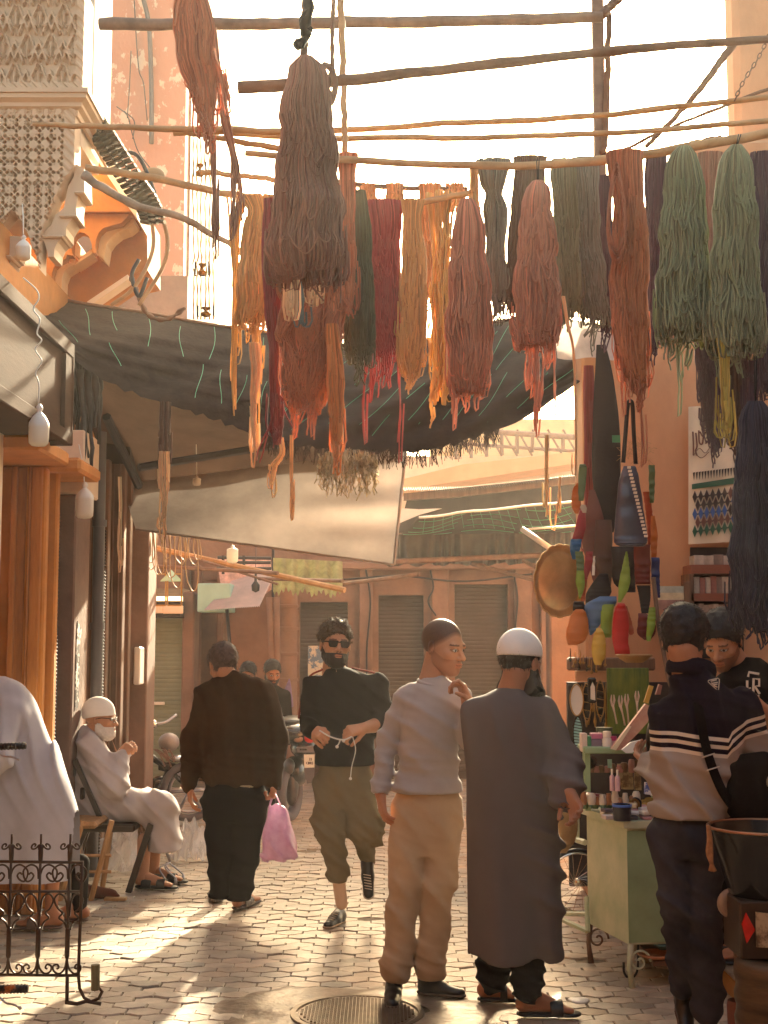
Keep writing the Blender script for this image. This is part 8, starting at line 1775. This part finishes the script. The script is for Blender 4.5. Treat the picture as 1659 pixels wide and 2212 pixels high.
mb = MB(); c = at(552, 1280, 14); mb.lathe([(.0001, 0), (.04, .02), (.045, .08), (.015, .12), (.012, .2)], c, 14); mb.tube([c+Vector((0, 0, .2)), c+Vector((0, 0, .5))], .004, 5); tag(mb.build('dark_lamp', M_cable, smooth=True), 'small dark lamp before the broken pink wall', 'lamp')
mb = MB(); p0 = at(346, 1165, 9.9); 
mb.tube([at(350, 1010, 10.3), at(345, 1040, 10.3)], .022, 8); tag(mb.build('fluorescent_tube', M_white, smooth=True), 'short white tube lamp end beneath the canvas canopy', 'lamp')
# hanging cable tangle right of the corner, lanterns
mb = MB()
for k in range(13):
    x = 300+k*10+random.uniform(-4, 4); w_ = random.uniform(10, 34); d = random.uniform(50, 130); P = [at(x+w_*t-6*math.sin(t*7), 1150+d*math.sin(t*math.pi)+random.uniform(-3, 3), 11.6) for t in np.linspace(0, 1, 12)]; mb.tube(catmull(P, 24), .005, 5)
tag(mb.build('cable_tangle', M_bamboo, smooth=True), 'loose loops of sunlit cable below the grey banner at left', 'cable')
lr = thing('glass_lantern', 'glass lantern cage with a pale green pyramid top far down on the left', 'lantern', at(370, 1312, 12.5)); Yl = 12.5
for (x0, x1) in ((336, 358), (362, 392)):
    mb = MB()
    for x in (x0, x1):
        for y0, y1 in ((1240, 1308),): mb.tube([at(x, y0, Yl), at(x, y1, Yl)], .008, 5)
    for y in (1240, 1308): mb.tube([at(x0, y, Yl), at(x1, y, Yl)], .008, 5)
    mb.build('cage', M_gold, lr)
mb = MB(); a = at(370, 1256, Yl); mb.lathe([(.105, 0), (.10, .01), (.0001, .11)], a, 4); mb.build('pyramid_top', flatmat('pale_green_glass', (.35, .55, .40), .4), lr)
# chain of lanterns / beaded string at upper left
ln = thing('lantern_chain', 'string of brass cages and beaded chains hanging in front of the flaking tower', 'lantern chain', at(435, 690, 7.9)); Yc_ = 7.9
mb = MB()
for x in (418, 426, 434, 444, 452, 462):
    mb.tube([at(x+random.uniform(-3, 3)*math.sin(t*7), 300+390*t, Yc_+.02*math.sin(t*9+x)) for t in np.linspace(0, 1, 24)], [.003+.003*(i % 2) for i in range(24)], 5)
mb.build('beaded_chain', M_gold, ln)
for (x, y, w_, h_) in ((432, 365, 20, 30), (437, 580, 22, 30), (445, 672, 26, 22)):
    mb = MB(); c = at(x, y+h_/2, Yc_); k = Yc_/FPX; mb.lathe([(.0001, 0), (w_*.35*k, 0), (w_*.5*k, h_*.25*k), (w_*.12*k, h_*.55*k), (w_*.45*k, h_*.85*k), (.0001, h_*k)], c, 8); mb.build('lantern_body', M_gold, ln)
    mb = MB(); mb.box(c.x-w_*.75*k, c.x-w_*.6*k, Yc_-.02, Yc_+.02, c.z, c.z+h_*k); mb.box(c.x+w_*.6*k, c.x+w_*.75*k, Yc_-.02, Yc_+.02, c.z, c.z+h_*k); mb.build('side_plate', M_dark, ln)
# rolled belts bundle
bl = thing('belt_bundle', 'long diagonal bundle of overlapping dark belts slung across the arcade', 'belts', at(300, 440, 8.7))
mb = MB(); path = catmull([at(205, 265, 8.7), at(230, 305, 8.7), at(258, 350, 8.7), at(290, 400, 8.7), at(318, 440, 8.7), at(332, 480, 8.7), at(330, 540, 8.7), at(318, 600, 8.7)], 60)
for i in range(0, 44, 2):
    t = i/44; c = Vector(path[i]); d = (Vector(path[i+2])-c).normalized(); s_ = d.cross(Vector((0, 1, 0)))
    for q_ in (-1, 0, 1): mb.tube([c+s_*(.05*q_-.03)+Vector((0, -.02, 0)), c+s_*(.05*q_+.03)+d*.02+Vector((0, -.035, 0))], .030, 7, flat=.45)
mb.build('belts', mat('dark_glossy_leather', (.05, .034, .016), .25, .3, 12), bl)
for pts in ([(318, 600), (300, 640), (285, 595), (300, 560)], [(345, 450), (362, 520), (350, 580), (300, 660)], [(325, 450), (330, 540), (290, 620), (240, 660)], [(225, 290), (245, 330), (300, 340), (350, 460)]):
    mb = MB(); mb.tube(catmull([at(a, b, 8.8) for a, b in pts], 24), .014, 7); mb.build('loop', M_bamboo if pts[0][0] > 324 else M_cable, bl, True)
mb = MB(); V_, F_ = nets(lambda P: ell(at(330, 378, 9.2), (.085, .06, .055))(P)-.006*lump(P, 30), *[tuple(q) for q in (np.array(at(330, 378, 9.2))-.12, np.array(at(330, 378, 9.2))+.12)], .01); tag(new_obj('cloth_bundle', V_, [F_], cloth_mat('tan_bundle_cloth', (.36, .26, .16)), smooth=True), 'tan cloth bundle tucked above the belts', 'bundle')
# cable garland up right of arcade
mb = MB(); mb.tube(catmull([at(283, 598, 9.0), at(300, 640, 9.0), at(320, 680, 9.0), at(360, 690, 9.0), at(400, 665, 9.0)], 30), [.016+.006*math.sin(i*1.7) for i in range(30)], 7); tag(mb.build('rag_rope', M_pole, smooth=True), 'lumpy rope of rags drooping below the arcade', 'rope')
# ================================================================ motorbikes
cM = crop(340, 1700, 3.318)
def ellm(mb, x, y, Y, rx, rz, ry, n=14): mb.sphere(at(*cM(x, y), Y), 1, n, sc=(rx*Y/FPX/3.318/1.1573, ry, rz*Y/FPX/3.318/1.1573))
Ym = 12.7; mt1 = thing('moped', 'dark moped parked under the green shutter with one wheel towards the lane', 'motorbike', gnd(380, 1757)); mt1.location.y = Ym
M_paintk = mat('dark_moped_paint', (.02, .015, .012), .22, .2, 6, coat=.6)
c = at(*cM(500, 880), Ym); r_ = .245
mb = MB(); mb.tube([c+Vector((r_*math.cos(t)*.92, r_*math.cos(t)*.4, r_*math.sin(t))) for t in np.linspace(0, 2*math.pi, 44)], .035, 8, cap=False); w_ = mb.build('tyre', mat('dusty_tyre', (.09, .085, .10), .6, .1, 9), mt1, True)
mb = MB(); mb.tube([c+Vector((.19*math.cos(t)*.92, .19*math.cos(t)*.4, .19*math.sin(t))) for t in np.linspace(0, 2*math.pi, 40)], .014, 6, cap=False)
for k in range(6): a = k*math.pi/3; mb.tube([c, c+Vector((.19*math.cos(a)*.92, .19*math.cos(a)*.4, .19*math.sin(a)))], .016, 6)
mb.sphere(c, .04, 10); mb.build('alloy_wheel', mat('grey_alloy', (.3, .3, .34), .35, .1, 6, metal=.6), mt1, True)
mb = MB(); mb.tube([at(*cM(250, 690), Ym), at(*cM(330, 690), Ym), at(*cM(420, 720), Ym), at(*cM(500, 800), Ym)], [.03, .05, .05, .03], 10); mb.tube([at(*cM(330, 700), Ym-.06), at(*cM(500, 880), Ym-.06)], .02, 8); mb.tube([at(*cM(110, 560), Ym), at(*cM(330, 700), Ym), at(*cM(250, 900), Ym)], .035, 8); mb.build('frame', M_paintk, mt1, True)
mb = MB(); ellm(mb, 400, 620, Ym, 70, 30, .09); mb.build('mudguard', mat('bright_mudguard', (.6, .6, .6), .2, .05, 5, metal=.7), mt1, True)
mb = MB(); ellm(mb, 120, 480, Ym, 55, 170, .12); ellm(mb, 110, 780, Ym, 70, 200, .14); ellm(mb, 260, 850, Ym, 90, 90, .12); mb.build('leg_shield', M_paintk, mt1, True)
mb = MB(); ellm(mb, 330, 490, Ym+.05, 85, 75, .12); mb.build('saddle_box', flatmat('dusty_grey_vinyl', (.3, .26, .25), .5), mt1, True)
mb = MB(); mb.tube(catmull([at(*cM(40, 270), Ym), at(*cM(110, 320), Ym), at(*cM(200, 340), Ym+.05), at(*cM(300, 330), Ym+.1), at(*cM(390, 270), Ym+.2)], 20), .014, 8); mb.build('handlebar', M_chrome, mt1, True)
mb = MB(); ellm(mb, 210, 345, Ym-.05, 32, 36, .05); ellm(mb, 150, 310, Ym-.05, 24, 26, .04); mb.build('headlamp', mat('chrome', (0, 0, 0)), mt1, True)
mb = MB(); ellm(mb, 112, 312, Ym-.08, 18, 20, .03); mb.build('indicator', flatmat('amber_lens', (.6, .2, .02), .2), mt1, True)
mb = MB(); c2 = at(*cM(155, 485), Ym-.135); mb.tube([c2+Vector((.034*math.cos(t), 0, .034*math.sin(t))) for t in np.linspace(0, 2*math.pi, 24)], .0045, 5, cap=False)
for a in (.3, 1.1, 1.9, 2.7): mb.tube([c2+Vector((.026*math.cos(a), 0, .026*math.sin(a))), c2, c2-Vector((.026*math.cos(a+.4), 0, .026*math.sin(a+.4)))], .005, 5)
mb.tube([c2+Vector((-.02, 0, .05)), c2+Vector((-.01, 0, .08)), c2+Vector((.015, 0, .055))], .012, 6); mb.tube([c2-Vector((0, 0, .035)), c2-Vector((0, 0, .065))], .006, 5); mb.build('emblem', M_white, mt1)
for k in range(10):
    mb = MB(); mb.tube(catmull([at(*cM(210+k*12, 560+random.uniform(-30, 30)), Ym-.1), at(*cM(260+k*10, 600+random.uniform(-50, 20)), Ym-.12), at(*cM(300+k*9, 650+random.uniform(-40, 40)), Ym-.1)], 10), .006, 5); mb.build('cable', M_steel, mt1, True)
Ys = 12.6; sc2 = thing('scooter', 'dark scooter seen from behind with red tail light and white number plate', 'motorbike', (at(*cM(1350, 0), Ys).x, Ys, 0))
mb = MB(); ellm(mb, 1330, 440, Ys+.1, 170, 100, .35); ellm(mb, 1400, 560, Ys, 120, 90, .25); ellm(mb, 1320, 760, Ys+.1, 110, 130, .25); mb.build('bodywork', M_paintk, sc2, True)
mb = MB(); ellm(mb, 1300, 345, Ys+.2, 130, 50, .3); mb.build('seat', M_leather, sc2, True)
for x in (1270, 1410):
    c = at(*cM(x, 960), Ys); mb = MB(); mb.tube([(c.x+.06*math.cos(t), Ys+.25*math.cos(t), .25+.22*math.sin(t)) for t in np.linspace(0, 2*math.pi, 36)], .055, 8, cap=False)
    if x == 1270: mb.build('wheel', mat('dusty_tyre', (0, 0, 0)), sc2, True)
mb = MB(); ellm(mb, 1290, 870, Ys-.05, 60, 170, .1); ellm(mb, 1270, 720, Ys-.1, 50, 70, .1); mb.build('engine', mat('oily_metal', (.10, .09, .09), .35, .3, 9, metal=.5), sc2, True)
mb = MB(); ellm(mb, 1442, 480, Ys-.22, 48, 42, .04); mb.build('tail_light', flatmat('red_lens', (.6, .015, .01), .15), sc2, True)
mb = MB(); ellm(mb, 1345, 490, Ys-.2, 42, 28, .03); mb.build('indicator', flatmat('smoky_lens', (.35, .2, .14), .2), sc2, True)
mb = MB(); mb.prism([(1392, 618), (1480, 618), (1480, 725), (1396, 728)], lambda u, v: tuple(at(*cM(u, v), Ys-.26)), None, (0, .01, 0)); mb.build('number_plate', M_white, sc2)
mb = MB()
def seg(ch, x, y, s=1.0):
    D_ = {'3': [[(0, 0), (8, 0), (8, 9), (2, 9)], [(8, 9), (8, 18), (0, 18)]], '1': [[(4, 0), (4, 18)]], '8': [[(0, 0), (8, 0), (8, 18), (0, 18), (0, 0)], [(0, 9), (8, 9)]], '0': [[(0, 0), (8, 0), (8, 18), (0, 18), (0, 0)]]}
    for st in D_[ch]: mb.tube([at(*cM(x+a*s, y+b*s), Ys-.263) for a, b in st], .0028, 4)
for i, ch in enumerate('33'): seg(ch, 1435+i*13, 648)
for i, ch in enumerate('13803'): seg(ch, 1410+i*12, 680)
mb.build('plate_number', flatmat('dark_ink', (.05, .04, .06), .6, bump=0), sc2)
mb = MB(); mb.prism([(1390, 730), (1482, 728), (1470, 850), (1420, 860)], lambda u, v: tuple(at(*cM(u, v), Ys-.24)), None, (0, .02, 0)); mb.prism([(1330, 560), (1485, 545), (1485, 600), (1340, 600)], lambda u, v: tuple(at(*cM(u, v), Ys-.24)), None, (0, .04, 0)); mb.build('plate_bracket', mat('grey_plastic', (.14, .13, .15), .35, .1, 5), sc2)
mb = MB(); mb.tube(catmull([at(*cM(1170, 340), Ys+.5), at(*cM(1230, 320), Ys+.5), at(*cM(1320, 330), Ys+.5), at(*cM(1400, 230), Ys+.5)], 14), .014, 7); mb.sphere(at(*cM(1215, 325), Ys+.45), .03, 8); mb.sphere(at(*cM(1290, 350), Ys+.45), .022, 8); mb.build('handlebar', M_chrome, sc2, True)
pillow('hanging_bag', 'mauve plastic bag hung against the banded column', [(1690, 1268, 1276), (1760, 1240, 1290), (1850, 1205, 1300), (1910, 1175, 1305), (1925, 1190, 1300)], 14.2, mat('mauve_plastic', (.22, .15, .30), .4, .2, 8, transl=.3), 'bag', lambda x, y: cM(x, y-1700), .5)
# ================================================================ haze
mb = MB(); mb.box(-14, 14, -9, 34, -1, 17)
m = bpy.data.materials.new('haze_air'); m.use_nodes = True; N = m.node_tree.nodes; N.clear()
pv = N.new('ShaderNodeVolumePrincipled'); out = N.new('ShaderNodeOutputMaterial')
pv.inputs['Color'].default_value = (1.0, .93, .84, 1); pv.inputs['Density'].default_value = HAZE_DENSITY; pv.inputs['Anisotropy'].default_value = .55
m.node_tree.links.new(pv.outputs[0], out.inputs['Volume'])
if HAZE_DENSITY > 0: tag(mb.build('haze', m), kind='stuff')
